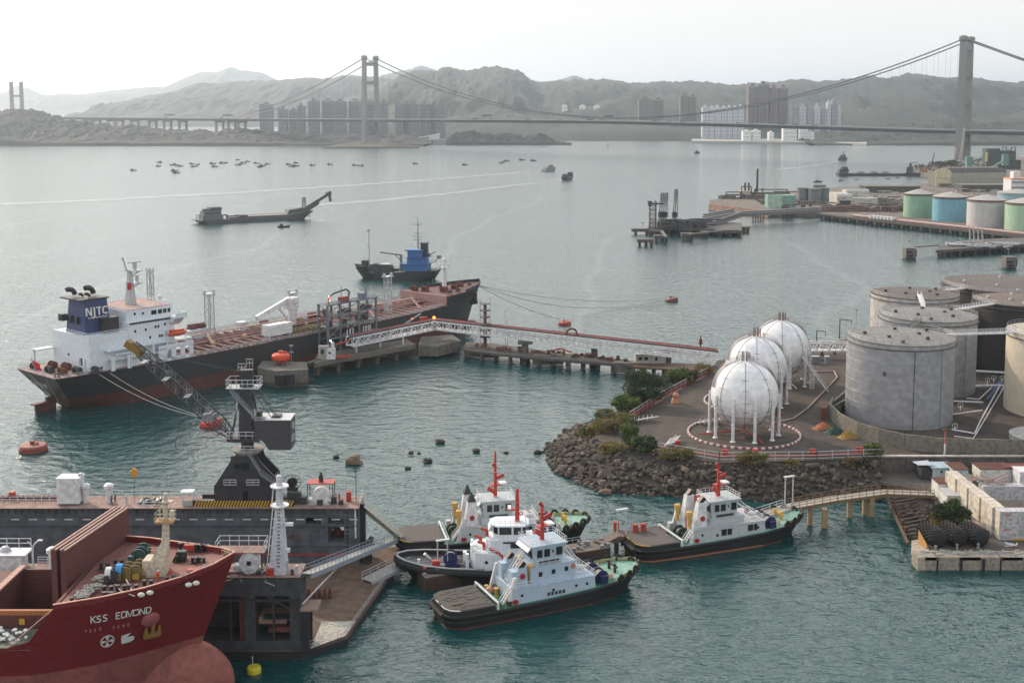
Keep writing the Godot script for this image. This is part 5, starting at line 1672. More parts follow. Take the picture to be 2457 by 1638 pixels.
# ---------- slewing crane on the dock wall ----------
func dock_crane() -> void:
	var z:=229.6
	var o:=thing("dock_crane","black slewing dock crane with a long lattice jib lowered to the left","crane",Vector3(Vector3(-52.04,13.4,-229.6).x,12.62,-229.6))
	var c:=o.position
	var blk:=mat(0.030,0.032,0.040,0.55,0.0,"soft",6)
	var L:=func(v:Vector3) -> Vector3:return v-c
	for dz in [-2.2,2.2]:
		var pm:=MB.new()
		var pts:=[[520,1196],[520,1147],[562,1083],[562,1072],[628,1072],[632,1085],[668,1125],[668,1196]]
		var poly:=PackedVector2Array()
		for p in pts:
			poly.append(Vector2((p[0]-590.0)*0.0803,(1195.5-p[1])*0.0803))
		var ix:=Geometry2D.triangulate_polygon(poly)
		for s in [-0.25,0.25]:
			for i in range(0,ix.size(),3):
				pm.tri(Vector3(poly[ix[i]].x,poly[ix[i]].y,dz+s),Vector3(poly[ix[i+1]].x,poly[ix[i+1]].y,dz+s),Vector3(poly[ix[i+2]].x,poly[ix[i+2]].y,dz+s))
		for i in poly.size():
			var a:=poly[i]
			var b:=poly[(i+1)%poly.size()]
			pm.quad(Vector3(a.x,a.y,dz-0.25),Vector3(b.x,b.y,dz-0.25),Vector3(b.x,b.y,dz+0.25),Vector3(a.x,a.y,dz+0.25))
		obj("portal_plate",pm,blk,o)
	slabs("portal_side",o,blk,[[-5.6,-5.2,0,3.9,-2.2,2.2],[5.8,6.2,0,5.6,-2.2,2.2]])
	slabs("portal_opening",o,M.glass,[[-0.1,0.9,1.1,3.0,2.44,2.5],[-1.6,-0.2,7.4,8.4,2.44,2.5],[-0.1,1.3,7.2,8.6,2.44,2.5]])
	slabs("portal_rib",o,blk,[[-2.0,-1.75,0,6.6,2.45,2.6],[-5.6,6.2,4.1,4.25,2.45,2.6],[-2.0,2.4,6.5,6.7,2.45,2.6]])
	var bal:=MB.new()
	for x0 in [-3.6,0.8]:
		bal.rail([Vector3(x0,4.4,2.9),Vector3(x0+2.4,4.4,2.9)],1.0,1.2,0.12)
		bal.bx(x0,x0+2.4,4.3,4.4,2.5,3.0)
	stuff(obj("balcony",bal,M.galv,o))
	for i in 34:
		var hx:=-9.6+i*0.58
		if hx>9.4:break
		var hm:=MB.new()
		hm.hexa([Vector3(hx,-0.1,2.7),Vector3(hx+0.3,-0.1,2.7),Vector3(hx+0.3,-0.1,2.8),Vector3(hx,-0.1,2.8),Vector3(hx+0.6,1.2,2.7),Vector3(hx+0.9,1.2,2.7),Vector3(hx+0.9,1.2,2.8),Vector3(hx+0.6,1.2,2.8)])
		obj("hazard_stripe",hm,M.yellow,o)
	slabs("bogie",o,M.black,[[-9.8,-1.0,-0.1,1.2,1.6,2.68],[0.2,9.6,-0.1,1.2,1.6,2.68],[-9.0,9.0,-0.1,1.0,-2.8,-1.6]])
	var ring:=MB.new()
	ring.lathe(Vector3(0.6,9.9,0),[[0,0],[2.4,0],[3.1,0.7],[3.1,0.9],[0,0.9]],24)
	obj("slewing_ring",ring,mat(0.30,0.29,0.27,0.8,0.0,"rust",4),o)
	var col:=MB.new()
	col.tube(Vector3(0.5,10.6,0),Vector3(0.5,13.4,0),1.25,1.25,16)
	obj("column",col,blk,o)
	slabs("machine_deck",o,blk,[[-3.0,3.2,12.6,13.2,-2.2,2.2]])
	var tw:=MB.new()
	tw.frust(Vector3(0.5,13.2,0),Vector2(2.9,2.6),Vector2(1.9,2.0),10.0)
	obj("tower",tw,blk,o)
	slabs("tower_strip",o,M.white,[[-1.15,-1.0,16.0,20.0,0.9,1.3]])
	var legs:=MB.new()
	legs.beam(Vector3(-2.4,13.2,1.2),Vector3(-0.6,20.5,0.8),0.35)
	legs.beam(Vector3(3.0,13.4,-1.2),Vector3(1.6,21.5,-0.8),0.35)
	obj("strut",legs,blk,o)
	slabs("top_platform",o,M.galv,[[-3.0,3.3,22.9,23.1,-1.8,1.8]])
	slabs("head_sheave",o,M.black,[[-0.6,1.9,23.1,26.4,-0.7,0.7]])
	var rl:=MB.new()
	rl.rail([Vector3(-3.0,23.1,1.8),Vector3(3.3,23.1,1.8),Vector3(3.3,23.1,-1.8),Vector3(-3.0,23.1,-1.8),Vector3(-3.0,23.1,1.8)],1.6,1.1,0.13)
	rl.rail([Vector3(-0.8,26.3,0.8),Vector3(0.6,26.3,0.8)],1.4,0.7,0.12)
	rl.rail([Vector3(0.8,27.0,0.6),Vector3(2.0,27.0,0.6)],1.6,0.7,0.12)
	rl.rail([Vector3(-3.0,13.2,2.2),Vector3(3.2,13.2,2.2)],1.4,1.2,0.12)
	rl.rail([Vector3(-2.2,10.8,2.6),Vector3(3.0,10.8,2.6)],1.1,1.2,0.11)
	stuff(obj("crane_railing",rl,M.galv,o))
	var sc:=MB.new()
	for s in [[Vector3(-2.2,22.6,1.9),Vector3(2.4,17.6,2.3)],[Vector3(1.2,10.6,2.9),Vector3(3.6,6.6,3.0)],[Vector3(3.4,6.6,3.0),Vector3(6.4,4.4,3.0)],[Vector3(6.2,4.4,3.0),Vector3(5.6,0.2,3.1)]]:
		sc.beam(s[0],s[1],0.7,0.15)
		sc.rail([s[0]+Vector3(0,0.1,0.35),s[1]+Vector3(0,0.1,0.35)],1.0,1.0,0.09)
	sc.bx(2.0,4.6,17.4,17.55,1.6,2.8)
	sc.rail([Vector3(2.0,17.5,2.8),Vector3(4.8,19.2,2.8)],1.3,1.0,0.1)
	obj("stairway",sc,M.steel,o)
	var cw:=MB.new()
	var ps:=[Vector2(2.5,17.0),Vector2(9.4,17.0),Vector2(9.4,11.2),Vector2(5.2,11.2),Vector2(4.0,13.0),Vector2(2.5,13.2)]
	for i in ps.size():
		var a:Vector2=ps[i]
		var b:Vector2=ps[(i+1)%ps.size()]
		cw.quad(Vector3(a.x,a.y,-2.6),Vector3(b.x,b.y,-2.6),Vector3(b.x,b.y,2.6),Vector3(a.x,a.y,2.6))
	var ti:=Geometry2D.triangulate_polygon(PackedVector2Array(ps))
	for s in [-2.6,2.6]:
		for i in range(0,ti.size(),3):
			cw.tri(Vector3(ps[ti[i]].x,ps[ti[i]].y,s),Vector3(ps[ti[i+1]].x,ps[ti[i+1]].y,s),Vector3(ps[ti[i+2]].x,ps[ti[i+2]].y,s))
	obj("machine_house",cw,mat(0.045,0.047,0.058,0.55,0.0,"soft",6),o)
	slabs("house_roof",o,M.galv,[[2.4,9.5,17.0,17.12,-2.7,2.7]])
	slabs("roof_gear",o,M.dark,[[2.6,3.6,17.1,18.4,0,1.4],[5.6,7.2,17.1,17.5,-1,1]])
	var em:=MB.new()
	for k in 10:
		var a0:=TAU*k/10.0
		em.bar(Vector3(9.46,15.4+0.7*cos(a0),0.9*sin(a0)),Vector3(9.46,15.4+0.7*cos(a0+0.63),0.9*sin(a0+0.63)),0.2)
	obj("round_emblem",em,M.galv,o)
	letters("41t",1.5,Vector3(9.45,13.0,0.2),Vector3(0,0,-1),Vector3.UP,M.galv,o)
	var st:=MB.new()
	st.bar(Vector3(1.6,23.0,1.2),Vector3(5.6,17.1,1.2),0.16)
	st.bar(Vector3(2.6,23.4,1.2),Vector3(7.0,17.1,1.2),0.16)
	st.bar(Vector3(1.6,23.0,-1.2),Vector3(5.6,17.1,-1.2),0.16)
	obj("back_stay",st,M.dark,o)
	var j0:=Vector3(-2.6,13.4,0)
	var tip:Vector3=L.call(Vector3(-75.24,42.66,-236))
	var jm:=MB.new()
	jm.lattice(j0,j0.lerp(tip,0.12),1.2,2.4,2,0.2,1.2,2.2)
	jm.lattice(j0.lerp(tip,0.12),j0.lerp(tip,0.78),2.4,2.2,12,0.2,2.2,2.0)
	jm.lattice(j0.lerp(tip,0.78),tip,2.2,1.2,5,0.18,2.0,1.2)
	obj("jib",jm,blk,o)
	var jw:=MB.new()
	for k in 4:
		var p:=j0.lerp(tip,0.2+0.2*k)
		jw.bx(p.x-0.5,p.x+0.5,p.y+1.1,p.y+1.25,-1.6,1.6)
		jw.rail([p+Vector3(-0.6,1.2,1.5),p+Vector3(0.6,1.2,1.5)],1.0,1.0,0.1)
	stuff(obj("jib_walkway",jw,M.steel,o))
	jw=MB.new()
	jw.bx(j0.lerp(tip,0.2).x-1.2,j0.lerp(tip,0.2).x+1.0,j0.lerp(tip,0.2).y-0.4,j0.lerp(tip,0.2).y+0.9,-1.0,1.0)
	obj("jib_winch",jw,M.steel,o)
	var tm:=MB.new()
	tm.beam(j0.lerp(tip,0.9),tip+Vector3(-1.2,0.4,0),1.6,1.4)
	obj("jib_head",tm,mat(0.22,0.13,0.02,0.6,0.0,"rough",1.0),o)
	var hr:=MB.new()
	var hk:Vector3=L.call(Vector3(-73.6,18.61,-229))
	hr.bar(tip+Vector3(-0.6,-0.6,0),hk+Vector3(0,0.8,0),0.07)
	hr.bar(hk+Vector3(0,-0.8,0),hk+Vector3(-0.1,-6.2,0),0.06)
	obj("hoist_rope",hr,M.dark,o)
	var hb:=MB.new()
	hb.box(hk,Vector3(1.0,1.3,0.8))
	hb.box(hk+Vector3(0,0.75,0),Vector3(0.6,0.4,0.5))
	obj("hook_block",hb,mat(0.60,0.28,0.02,0.6,0.0,"rust",3),o)
	var lr:=MB.new()
	for zz in [-0.6,0.6]:
		lr.bar(Vector3(-0.2,26.0,zz),j0.lerp(tip,0.86)+Vector3(0,0.8,zz),0.08)
	obj("luffing_rope",lr,M.dark,o)
# ---------- red cargo ship ----------
func hull_spot(st:Array,s:float,y:float,flare:float) -> Vector3:
	var last:=Vector3.ZERO
	for i in st.size():
		var e=st[i]
		var f:=clampf(y/e[4],0.0,1.0)
		var p:=Vector3(lerpf(e[0],e[1],f),y,lerpf(e[2],e[3],pow(f,flare)))
		if i>0 and p.x>=s:
			return last.lerp(p,(s-last.x)/(p.x-last.x))
		last=p
	return last
func red_ship() -> void:
	var o:=thing("red_cargo_ship","big red cargo ship's bow with a bulb, lying beside the dock at lower left","ship",Vector3(-42.23,0,-177.57))
	var red:=mat(0.15,0.008,0.011,0.5,0.0,"rough",9)
	var boot:=mat(0.21,0.062,0.055,0.7,0.0,"stain",8)
	var brown:=mat(0.115,0.034,0.030,0.75,0.0,"rough",5)
	var deckm:=mat(0.20,0.075,0.062,0.8,0.0,"stain",5)
	var FL:=1.25
	var st:=[[-70,-70,13.8,14.2,13.5],[-40,-40,13.4,14.2,13.5],[-30,-29,12.4,14.1,13.7],[-27,-26,11.9,14.0,14.6],[-24,-22.5,11.0,13.9,19.2],[-19.5,-16.5,8.4,12.0,19.5],[-16,-11,5.2,9.3,19.8],[-13,-6.5,2.6,6.6,20.3],[-10.5,-2.5,0.8,3.4,21.0],[-8.5,0,0,0.05,21.6]]
	var lo:=MB.new()
	hull_band(lo,st,-2.0,9.2,8,FL)
	obj("boot_topping",lo,boot,o)
	var up:=MB.new()
	hull_band(up,st,9.2,-1.0,10,FL)
	obj("hull",up,red,o)
	var bulb:=MB.new()
	bulb.ball(Vector3(-9.6,1.8,0),Vector3(9.2,7.0,4.6),18,24)
	obj("bulbous_bow",bulb,mat(0.23,0.068,0.055,0.7,0.0,"stain",7),o)
	var fd:=MB.new()
	deck_sheet(fd,st.slice(4),-0.25,0.1)
	obj("forecastle_deck",fd,deckm,o)
	var wd:=MB.new()
	for k in range(0,4):
		var a=st[k]
		var b=st[k+1]
		if k<3:
			wd.quad(Vector3(a[1],13.3,a[3]),Vector3(b[1],13.3,b[3]),Vector3(b[1],13.3,6.6),Vector3(a[1],13.3,6.6))
			wd.quad(Vector3(a[1],13.3,-9.2),Vector3(b[1],13.3,-9.2),Vector3(b[1],13.3,-b[3]),Vector3(a[1],13.3,-a[3]))
	obj("main_deck",wd,mat(0.14,0.15,0.11,0.85,0.0,"stain",4),o)
	slabs("forecastle_bulkhead",o,brown,[[-23.2,-22.7,13.3,19.0,-12.2,12.2]])
	slabs("hold_wall",o,brown,[[-36.4,-23.4,6.0,16.0,-9.4,-9.0],[-36.4,-36.0,6.0,16.2,-9.4,6.8],[-23.6,-23.3,6.0,16.0,-9.4,6.8]])
	slabs("hold_floor",o,mat(0.12,0.085,0.095,0.85,0.0,"stain",4),[[-36.4,-23.3,6.0,6.3,-9.4,6.8]])
	slabs("hatch_coaming",o,mat(0.36,0.13,0.045,0.75,0.0,"rust",3),[[-60,-23.2,15.4,16.1,6.4,7.0]])
	slabs("coaming_side",o,brown,[[-60,-23.2,6.0,15.4,6.6,6.9]])
	slabs("closed_hatch",o,brown,[[-70,-36.8,13.3,15.6,-9.4,6.3]])
	slabs("coaming_rail",o,mat(0.42,0.24,0.20,0.75,0.0,"stain",3),[[-36.8,-35.8,16.2,16.5,-9.6,6.6]])
	var pa:=Vector3(-24.2,16.0,4.2)
	var pb:=Vector3(-20.6,16.0,-14.2)
	var d:=(pb-pa).normalized()
	var nrm:=Vector3(-d.z,0,d.x)
	for k in 2:
		var q:=nrm*(1.5*k-0.1)
		var hm:=MB.new()
		hm.hexa([pa-q,pb-q,pb-q-nrm*0.9,pa-q-nrm*0.9,pa-q+Vector3(0,8.1,0),pb-q+Vector3(0,8.4,0),pb-q-nrm*0.9+Vector3(0,8.4,0),pa-q-nrm*0.9+Vector3(0,8.1,0)])
		obj("hatch_panel",hm,brown,o)
		var tm:=MB.new()
		tm.beam(pa-q-nrm*0.1+Vector3(0,8.2,0),pb-q-nrm*0.1+Vector3(0,8.5,0),0.22,0.18)
		tm.beam(pa-q-nrm*0.8+Vector3(0,8.2,0),pb-q-nrm*0.8+Vector3(0,8.5,0),0.22,0.18)
		obj("hatch_edge",tm,mat(0.50,0.34,0.29,0.75,0.0,"stain",2),o)
	slabs("hatch_post",o,mat(0.28,0.09,0.04,0.75,0.0,"rust",3),[[-24.5,-24.1,13.3,16.2,3.6,4.4],[-22.9,-22.5,13.3,16.2,3.4,4.2]])
	slabs("yellow_lever",o,M.yellow,[[-24.6,-24.3,15.9,17.4,5.6,6.0],[-30.2,-29.4,14.0,14.9,7.0,7.1]])
	var bw:=MB.new()
	bulwark(bw,st,4,9,0.7,0.2)
	obj("bulwark",bw,red,o)
	var cap:=MB.new()
	for s in [-1.0,1.0]:
		for i in range(4,9):
			var a=st[i]
			var b=st[i+1]
			cap.beam(Vector3(a[1],a[4]+0.74,(a[3]-0.1)*s),Vector3(b[1],b[4]+0.74,(b[3]-0.1)*s),0.35,0.1)
		cap.beam(Vector3(-29,13.8,14.0*s),Vector3(-22.5,19.3,13.8*s),0.3,0.1)
	obj("bulwark_cap",cap,mat(0.50,0.25,0.20,0.7,0.0,"stain",3),o)
	var bei:=mat(0.48,0.42,0.33,0.7,0.0,"stain",4)
	var fm:=MB.new()
	fm.frust(Vector3(-11.6,19.5,1.4),Vector2(3.6,3.0),Vector2(3.2,2.8),2.5)
	fm.frust(Vector3(-10.9,22.0,1.4),Vector2(2.2,2.0),Vector2(1.0,1.0),2.6,Vector3(0.9,0,0))
	fm.frust(Vector3(-10.0,24.6,1.4),Vector2(1.0,1.0),Vector2(0.8,0.8),3.2,Vector3(0.15,0,0))
	obj("foremast",fm,bei,o)
	slabs("mast_platform",o,mat(0.42,0.25,0.12,0.7,0.0,"rust",2),[[-11.3,-8.6,27.6,27.9,0.4,2.4]])
	var mt:=MB.new()
	mt.rail([Vector3(-11.3,27.9,2.4),Vector3(-8.6,27.9,2.4),Vector3(-8.6,27.9,0.4),Vector3(-11.3,27.9,0.4),Vector3(-11.3,27.9,2.4)],1.2,0.9,0.09)
	mt.tube(Vector3(-9.9,27.8,1.4),Vector3(-9.8,32.0,1.4),0.42,0.3,8)
	mt.bx(-10.4,-8.8,30.6,30.8,0.8,2.0)
	mt.bx(-9.0,-8.4,28.6,29.6,1.8,2.6)
	mt.bx(-10.9,-10.7,27.9,31.6,1.2,1.4)
	mt.bar(Vector3(-9.8,32,1.4),Vector3(-9.8,33.4,1.4),0.12)
	obj("mast_head",mt,bei,o)
	var hr:=MB.new()
	hr.rail([Vector3(-14.4,20.2,-4.0),Vector3(-11.0,20.2,-4.0)],1.4,1.1,0.09,3)
	hr.rail([Vector3(-2.6,21,2.8),Vector3(-0.4,21.6,0.2),Vector3(-2.6,21,-2.8)],1.2,0.9,0.09)
	hr.rail([Vector3(-6.4,20.4,6.2),Vector3(-2.6,21,2.8)],1.0,1.2,0.08)
	stuff(obj("deck_railing",hr,bei,o))
	var deck:=func(px:Vector3) -> Vector3:return px-Vector3(-42.23,0,-177.57)
	for e in [[Vector3(-57.68,19.5,-174.71),1.3,0],[Vector3(-59.29,19.5,-173.91),1.2,1],[Vector3(-56.27,19.5,-175.19),1.4,0],[Vector3(-57.65,19.5,-181.37),1.5,2]]:
		winch(o,deck.call(e[0]),e[1],[mat(0.16,0.11,0.03,0.7,0.0,"rough",2),M.dark,mat(0.02,0.07,0.07,0.6,0.0,"rough",2)][e[2]])
	var dr:=MB.new()
	var p0:Vector3=deck.call(Vector3(-59.83,19.5,-174.23))
	dr.tube(p0+Vector3(-0.5,1.2,0.9),p0+Vector3(0.3,1.2,0.9),0.95,0.95,14)
	obj("white_rope_drum",dr,M.white,o)
	var db:=MB.new()
	p0=deck.call(Vector3(-58.48,19.5,-174.87))
	db.tube(p0+Vector3(-0.5,1.4,0.9),p0+Vector3(0.4,1.4,0.9),1.0,1.0,14)
	obj("blue_rope_drum",db,mat(0.03,0.22,0.50,0.7,0.0,""),o)
	var yw:=MB.new()
	yw.box(deck.call(Vector3(-57.13,20.2,-177.04)) as Vector3,Vector3(2.6,0.7,0.5))
	yw.box(deck.call(Vector3(-56.08,20,-173.63)) as Vector3,Vector3(1.0,0.8,0.4))
	obj("winch_guard",yw,mat(0.40,0.27,0.04,0.7,0.0,"rough",2),o)
	for c in [Vector3(-58.78,19.4,-169.2),Vector3(-56.94,19.4,-169.5),Vector3(-55.29,19.4,-169.66),Vector3(-58.04,19.4,-166.97),Vector3(-53.53,19.5,-171.09),Vector3(-50.51,19.6,-172.09),Vector3(-49.56,19.7,-172.47),Vector3(-48.45,20,-178.89),Vector3(-47.76,20,-178.72),Vector3(-51.2,19.8,-180.08),Vector3(-52.04,19.9,-185.08),Vector3(-49.18,20.2,-183.75),Vector3(-48.35,20.2,-183.57),Vector3(-62.24,19.4,-178.07),Vector3(-60.51,19.4,-179.4),Vector3(-62.2,19.2,-165.55)]:
		bollard(o,deck.call(c) as Vector3,0.85,M.black)
	var hd:=MB.new()
	p0=deck.call(Vector3(-51.55,19.7,-180.85))
	hd.frust(p0,Vector2(2.0,1.2),Vector2(1.4,1.0),1.6,Vector3(0.4,0,0))
	obj("windlass_chain_stopper",hd,M.black,o)
	var rb:=MB.new()
	rb.box(deck.call(Vector3(-48.11,20,-175.89)) as Vector3,Vector3(1.7,0.7,1.0))
	rb.box(deck.call(Vector3(-50.78,20.6,-184.13)) as Vector3,Vector3(1.8,0.9,0.6))
	obj("red_hatch_box",rb,M.red,o)
	for e in [Vector3(-61.8,19.5,-168.66),Vector3(-61.4,19.5,-170.48),Vector3(-61.36,19.5,-173.6),Vector3(-61.87,19.5,-167.32)]:
		var rp:=MB.new()
		for k in 7:
			var c2:Vector3=deck.call(e)+Vector3(r2(-0.7,0.7),0.2+0.05*k,r2(-0.5,0.5))
			var ring:=[]
			for j in 12:
				ring.append(c2+Vector3(cos(TAU*j/12)*r2(0.5,0.8),r2(-0.1,0.15),sin(TAU*j/12)*r2(0.4,0.7)))
			rp.path(ring,0.13,5,true)
		obj("coiled_rope",rp,M.rope,o)
	for e in [[Vector3(-58.09,20.2,-170.32),Vector3(-56.56,20,-168.36)],[Vector3(-56.56,20,-168.36),Vector3(-54.07,20,-166.58)],[Vector3(-56.88,20.4,-171.69),Vector3(-54.77,20,-168.06)]]:
		var ln:=MB.new()
		ln.tube(deck.call(e[0]),deck.call(e[1]),0.1,0.1,6)
		obj("mooring_line",ln,M.rope,o)
	var fl:=MB.new()
	for c in [Vector3(-53.25,20,-167.02),Vector3(-52.22,20,-167.76),Vector3(-47.27,20.2,-170.16),Vector3(-46.27,20.3,-170.54)]:
		fl.ball(deck.call(c) as Vector3,Vector3(0.55,0.35,0.4),6,10)
	stuff(obj("fairlead",fl,mat(0.55,0.55,0.50,0.7,0.0,"rust",1),o))
	var sk:=MB.new()
	for i in 110:
		sk.ball(Vector3(r2(-44,-27.5),13.5+r2(0,0.9),r2(8.6,12.2)),Vector3(r2(0.25,0.45),r2(0.15,0.28),r2(0.2,0.4)),4,6)
	tag(obj("white_sacks",sk,mat(0.55,0.57,0.56,0.9,0.0,""),o),"white lumps heaped along the ship's side deck","","","stuff")
	var mw:=MB.new()
	for i in 9:
		mw.bx(-24.2+r2(-0.9,1.4),-23.6+r2(-0.5,1.8),14.6,15.4+r2(0,1.2),8.4+r2(0,3),9.2+r2(0,3))
	stuff(obj("deck_gear",mw,M.dark,o))
	var put:=func(text:String,s0:float,y:float,s1:float,y1:float,h:float,m:Material,called:String) -> void:
		for i in text.length():
			if text[i]==" ":continue
			var f:=float(i)/maxf(1.0,text.length()-1)
			var s:=lerpf(s0,s1,f)
			var yy:=lerpf(y,y1,f)
			var p:=hull_spot(st,s,yy,FL)
			var ax:=(hull_spot(st,s+0.4,yy,FL)-hull_spot(st,s-0.4,yy,FL)).normalized()
			var upv:=(hull_spot(st,s,yy+0.4,FL)-hull_spot(st,s,yy-0.4,FL)).normalized()
			var out:=ax.cross(upv).normalized()
			letters(text[i],h,p+out*0.06,ax,out.cross(ax),m,o,called,"Droid Sans",false)
	put.call("KSS EDMOND",-17.7,16.8,-10.9,16.6,1.15,mat(0.55,0.58,0.55,0.7,0.0,""),"name_letter")
	put.call("T220",-18.8,15.0,-17.0,15.1,0.5,mat(0.42,0.24,0.22,0.7,0.0,""),"draught_letter")
	put.call("T240",-15.4,14.8,-13.6,14.8,0.5,mat(0.42,0.24,0.22,0.7,0.0,""),"draught_letter")
	var mark:=func(s:float,y:float) -> Array:
		var p:=hull_spot(st,s,y,FL)
		var ax:=(hull_spot(st,s+0.5,y,FL)-hull_spot(st,s-0.5,y,FL)).normalized()
		var upv:=(hull_spot(st,s,y+0.5,FL)-hull_spot(st,s,y-0.5,FL)).normalized()
		var out:=ax.cross(upv).normalized()
		return [p+out*0.08,ax,out.cross(ax),out]
	var wm:=mat(0.58,0.60,0.58,0.7,0.0,"rough",1)
	var k=mark.call(-16.4,12.8)
	var tm:=MB.new()
	for i in 16:
		var a0:=TAU*i/16.0
		var a1:=TAU*(i+1)/16.0
		tm.beam(k[0]+(k[1]*cos(a0)+k[2]*sin(a0))*0.95,k[0]+(k[1]*cos(a1)+k[2]*sin(a1))*0.95,0.06,0.12)
	for i in 4:
		var a0:=TAU*i/4.0
		var dd:Vector3=k[1]*cos(a0)+k[2]*sin(a0)
		var sd:Vector3=k[1]*-sin(a0)+k[2]*cos(a0)
		tm.tri(k[0]+k[3]*0.03,k[0]+dd*0.8+sd*0.3+k[3]*0.03,k[0]+dd*0.8-sd*0.3+k[3]*0.03)
	obj("thruster_mark",tm,wm,o)
	k=mark.call(-14.0,12.5)
	var bm:=MB.new()
	var fpts:=[Vector2(-0.9,0.7),Vector2(0.5,0.9),Vector2(-0.1,0.2),Vector2(0.6,0.3),Vector2(1.0,0.05),Vector2(0.9,-0.5),Vector2(0.4,-0.75),Vector2(-0.8,-0.8),Vector2(-0.9,-0.3)]
	var ix:=Geometry2D.triangulate_polygon(PackedVector2Array(fpts))
	for i in range(0,ix.size(),3):
		bm.tri(k[0]+k[1]*fpts[ix[i]].x+k[2]*fpts[ix[i]].y,k[0]+k[1]*fpts[ix[i+1]].x+k[2]*fpts[ix[i+1]].y,k[0]+k[1]*fpts[ix[i+2]].x+k[2]*fpts[ix[i+2]].y)
	obj("bulb_mark",bm,wm,o)
	k=mark.call(-10.9,14.9)
	var ap:=MB.new()
	var f:=Basis(k[1],k[2],k[3])
	for i in 12:
		for j in 4:
			var a0:=TAU*i/12.0
			var a1:=TAU*(i+1)/12.0
			var r0:=cos(PI/2*j/4.0)
			var r1:=cos(PI/2*(j+1)/4.0)
			var z0:=sin(PI/2*j/4.0)*0.7
			var z1:=sin(PI/2*(j+1)/4.0)*0.7
			ap.quad(k[0]+f*Vector3(cos(a0)*r0*1.4,sin(a0)*r0*1.3,z0),k[0]+f*Vector3(cos(a1)*r0*1.4,sin(a1)*r0*1.3,z0),k[0]+f*Vector3(cos(a1)*r1*1.4,sin(a1)*r1*1.3,z1),k[0]+f*Vector3(cos(a0)*r1*1.4,sin(a0)*r1*1.3,z1))
	obj("anchor_bolster",ap,mat(0.27,0.07,0.08,0.7,0.0,"rough",3),o)
	k=mark.call(-11.0,12.9)
	f=Basis(k[1],k[2],k[3])
	var an:=MB.new()
	an.box(k[0]+f*Vector3(0,0.5,0.3),Vector3(0.5,2.0,0.5),f)
	an.box(k[0]+f*Vector3(0,-0.6,0.3),Vector3(2.3,0.7,0.6),f)
	for s in [-1.0,1.0]:
		an.hexa([k[0]+f*Vector3(0.7*s,-0.8,0.1),k[0]+f*Vector3(1.3*s,-0.8,0.1),k[0]+f*Vector3(1.3*s,-0.8,0.6),k[0]+f*Vector3(0.7*s,-0.8,0.6),k[0]+f*Vector3(0.8*s,0.9,0.2),k[0]+f*Vector3(1.1*s,0.9,0.2),k[0]+f*Vector3(1.1*s,0.9,0.5),k[0]+f*Vector3(0.8*s,0.9,0.5)])
	obj("anchor",an,mat(0.24,0.13,0.03,0.75,0.0,"rough",1.5),o)
	person("person in orange overalls and white helmet standing by the red ship's foremast",Vector3(-52.52,19.5,-172.65),-0.6,M.orange,M.white,0.05,0.0)
	person("person in red overalls and a red helmet bending over the bollards on the red ship",Vector3(-50.28,19.6,-173.03),2.4,M.red,M.red,0.14,1.0)
	var b:=thing("yellow_buoy","round yellow buoy with a thin post floating in front of the dock","buoy",Vector3(-41.16,0,-184.29))
	var ym:=MB.new()
	ym.lathe(Vector3.ZERO,[[0.7,-0.4],[1.15,-0.1],[1.15,0.7],[1.0,0.95],[0,1.0]],16)
	obj("float",ym,mat(0.52,0.46,0.02,0.6,0.0,"rust",1.5),b)
	var yp:=MB.new()
	yp.tube(Vector3(-0.2,1,0),Vector3(-0.2,2.4,0),0.07,0.07,6)
	yp.ball(Vector3(-0.2,2.5,0),Vector3(0.14,0.14,0.14),5,8)
	obj("post",yp,M.galv,b)
# ---------- tugs ----------
func tyre_ring(c:Vector3,r:float,axis:Vector3,m:Material,parent:Node) -> void:
	var t:=MB.new()
	var f:=t.frame(c,c+axis)
	var pts:=[]
	for k in 12:
		var an:=TAU*k/12.0
		pts.append(c+(f.y*cos(an)+f.z*sin(an))*r)
	t.path(pts,r*0.42,7,true)
	obj("tyre_fender",t,m,parent)
func tug_winch(o:Node,x:float,y:float,z:float,m:Material,dm:Material) -> void:
	var w:=MB.new()
	w.tube(Vector3(x,y+1.0,z-0.8),Vector3(x,y+1.0,z+0.8),0.75,0.75,14)
	for dz in [-0.9,0.9]:
		w.tube(Vector3(x,y+1.0,z+dz-0.1),Vector3(x,y+1.0,z+dz+0.1),1.35,1.35,16)
	w.bx(x-1.2,x+1.0,y,y+0.7,z-1.3,z+1.3)
	w.bx(x-0.7,x+0.7,y,y+1.6,z+1.3,z+2.0)
	var wn:=obj("towing_winch",w,m,o)
	var r:=MB.new()
	r.tube(Vector3(x,y+1.0,z-0.75),Vector3(x,y+1.0,z+0.75),1.0,1.0,14)
	obj("winch_rope",r,dm,wn)
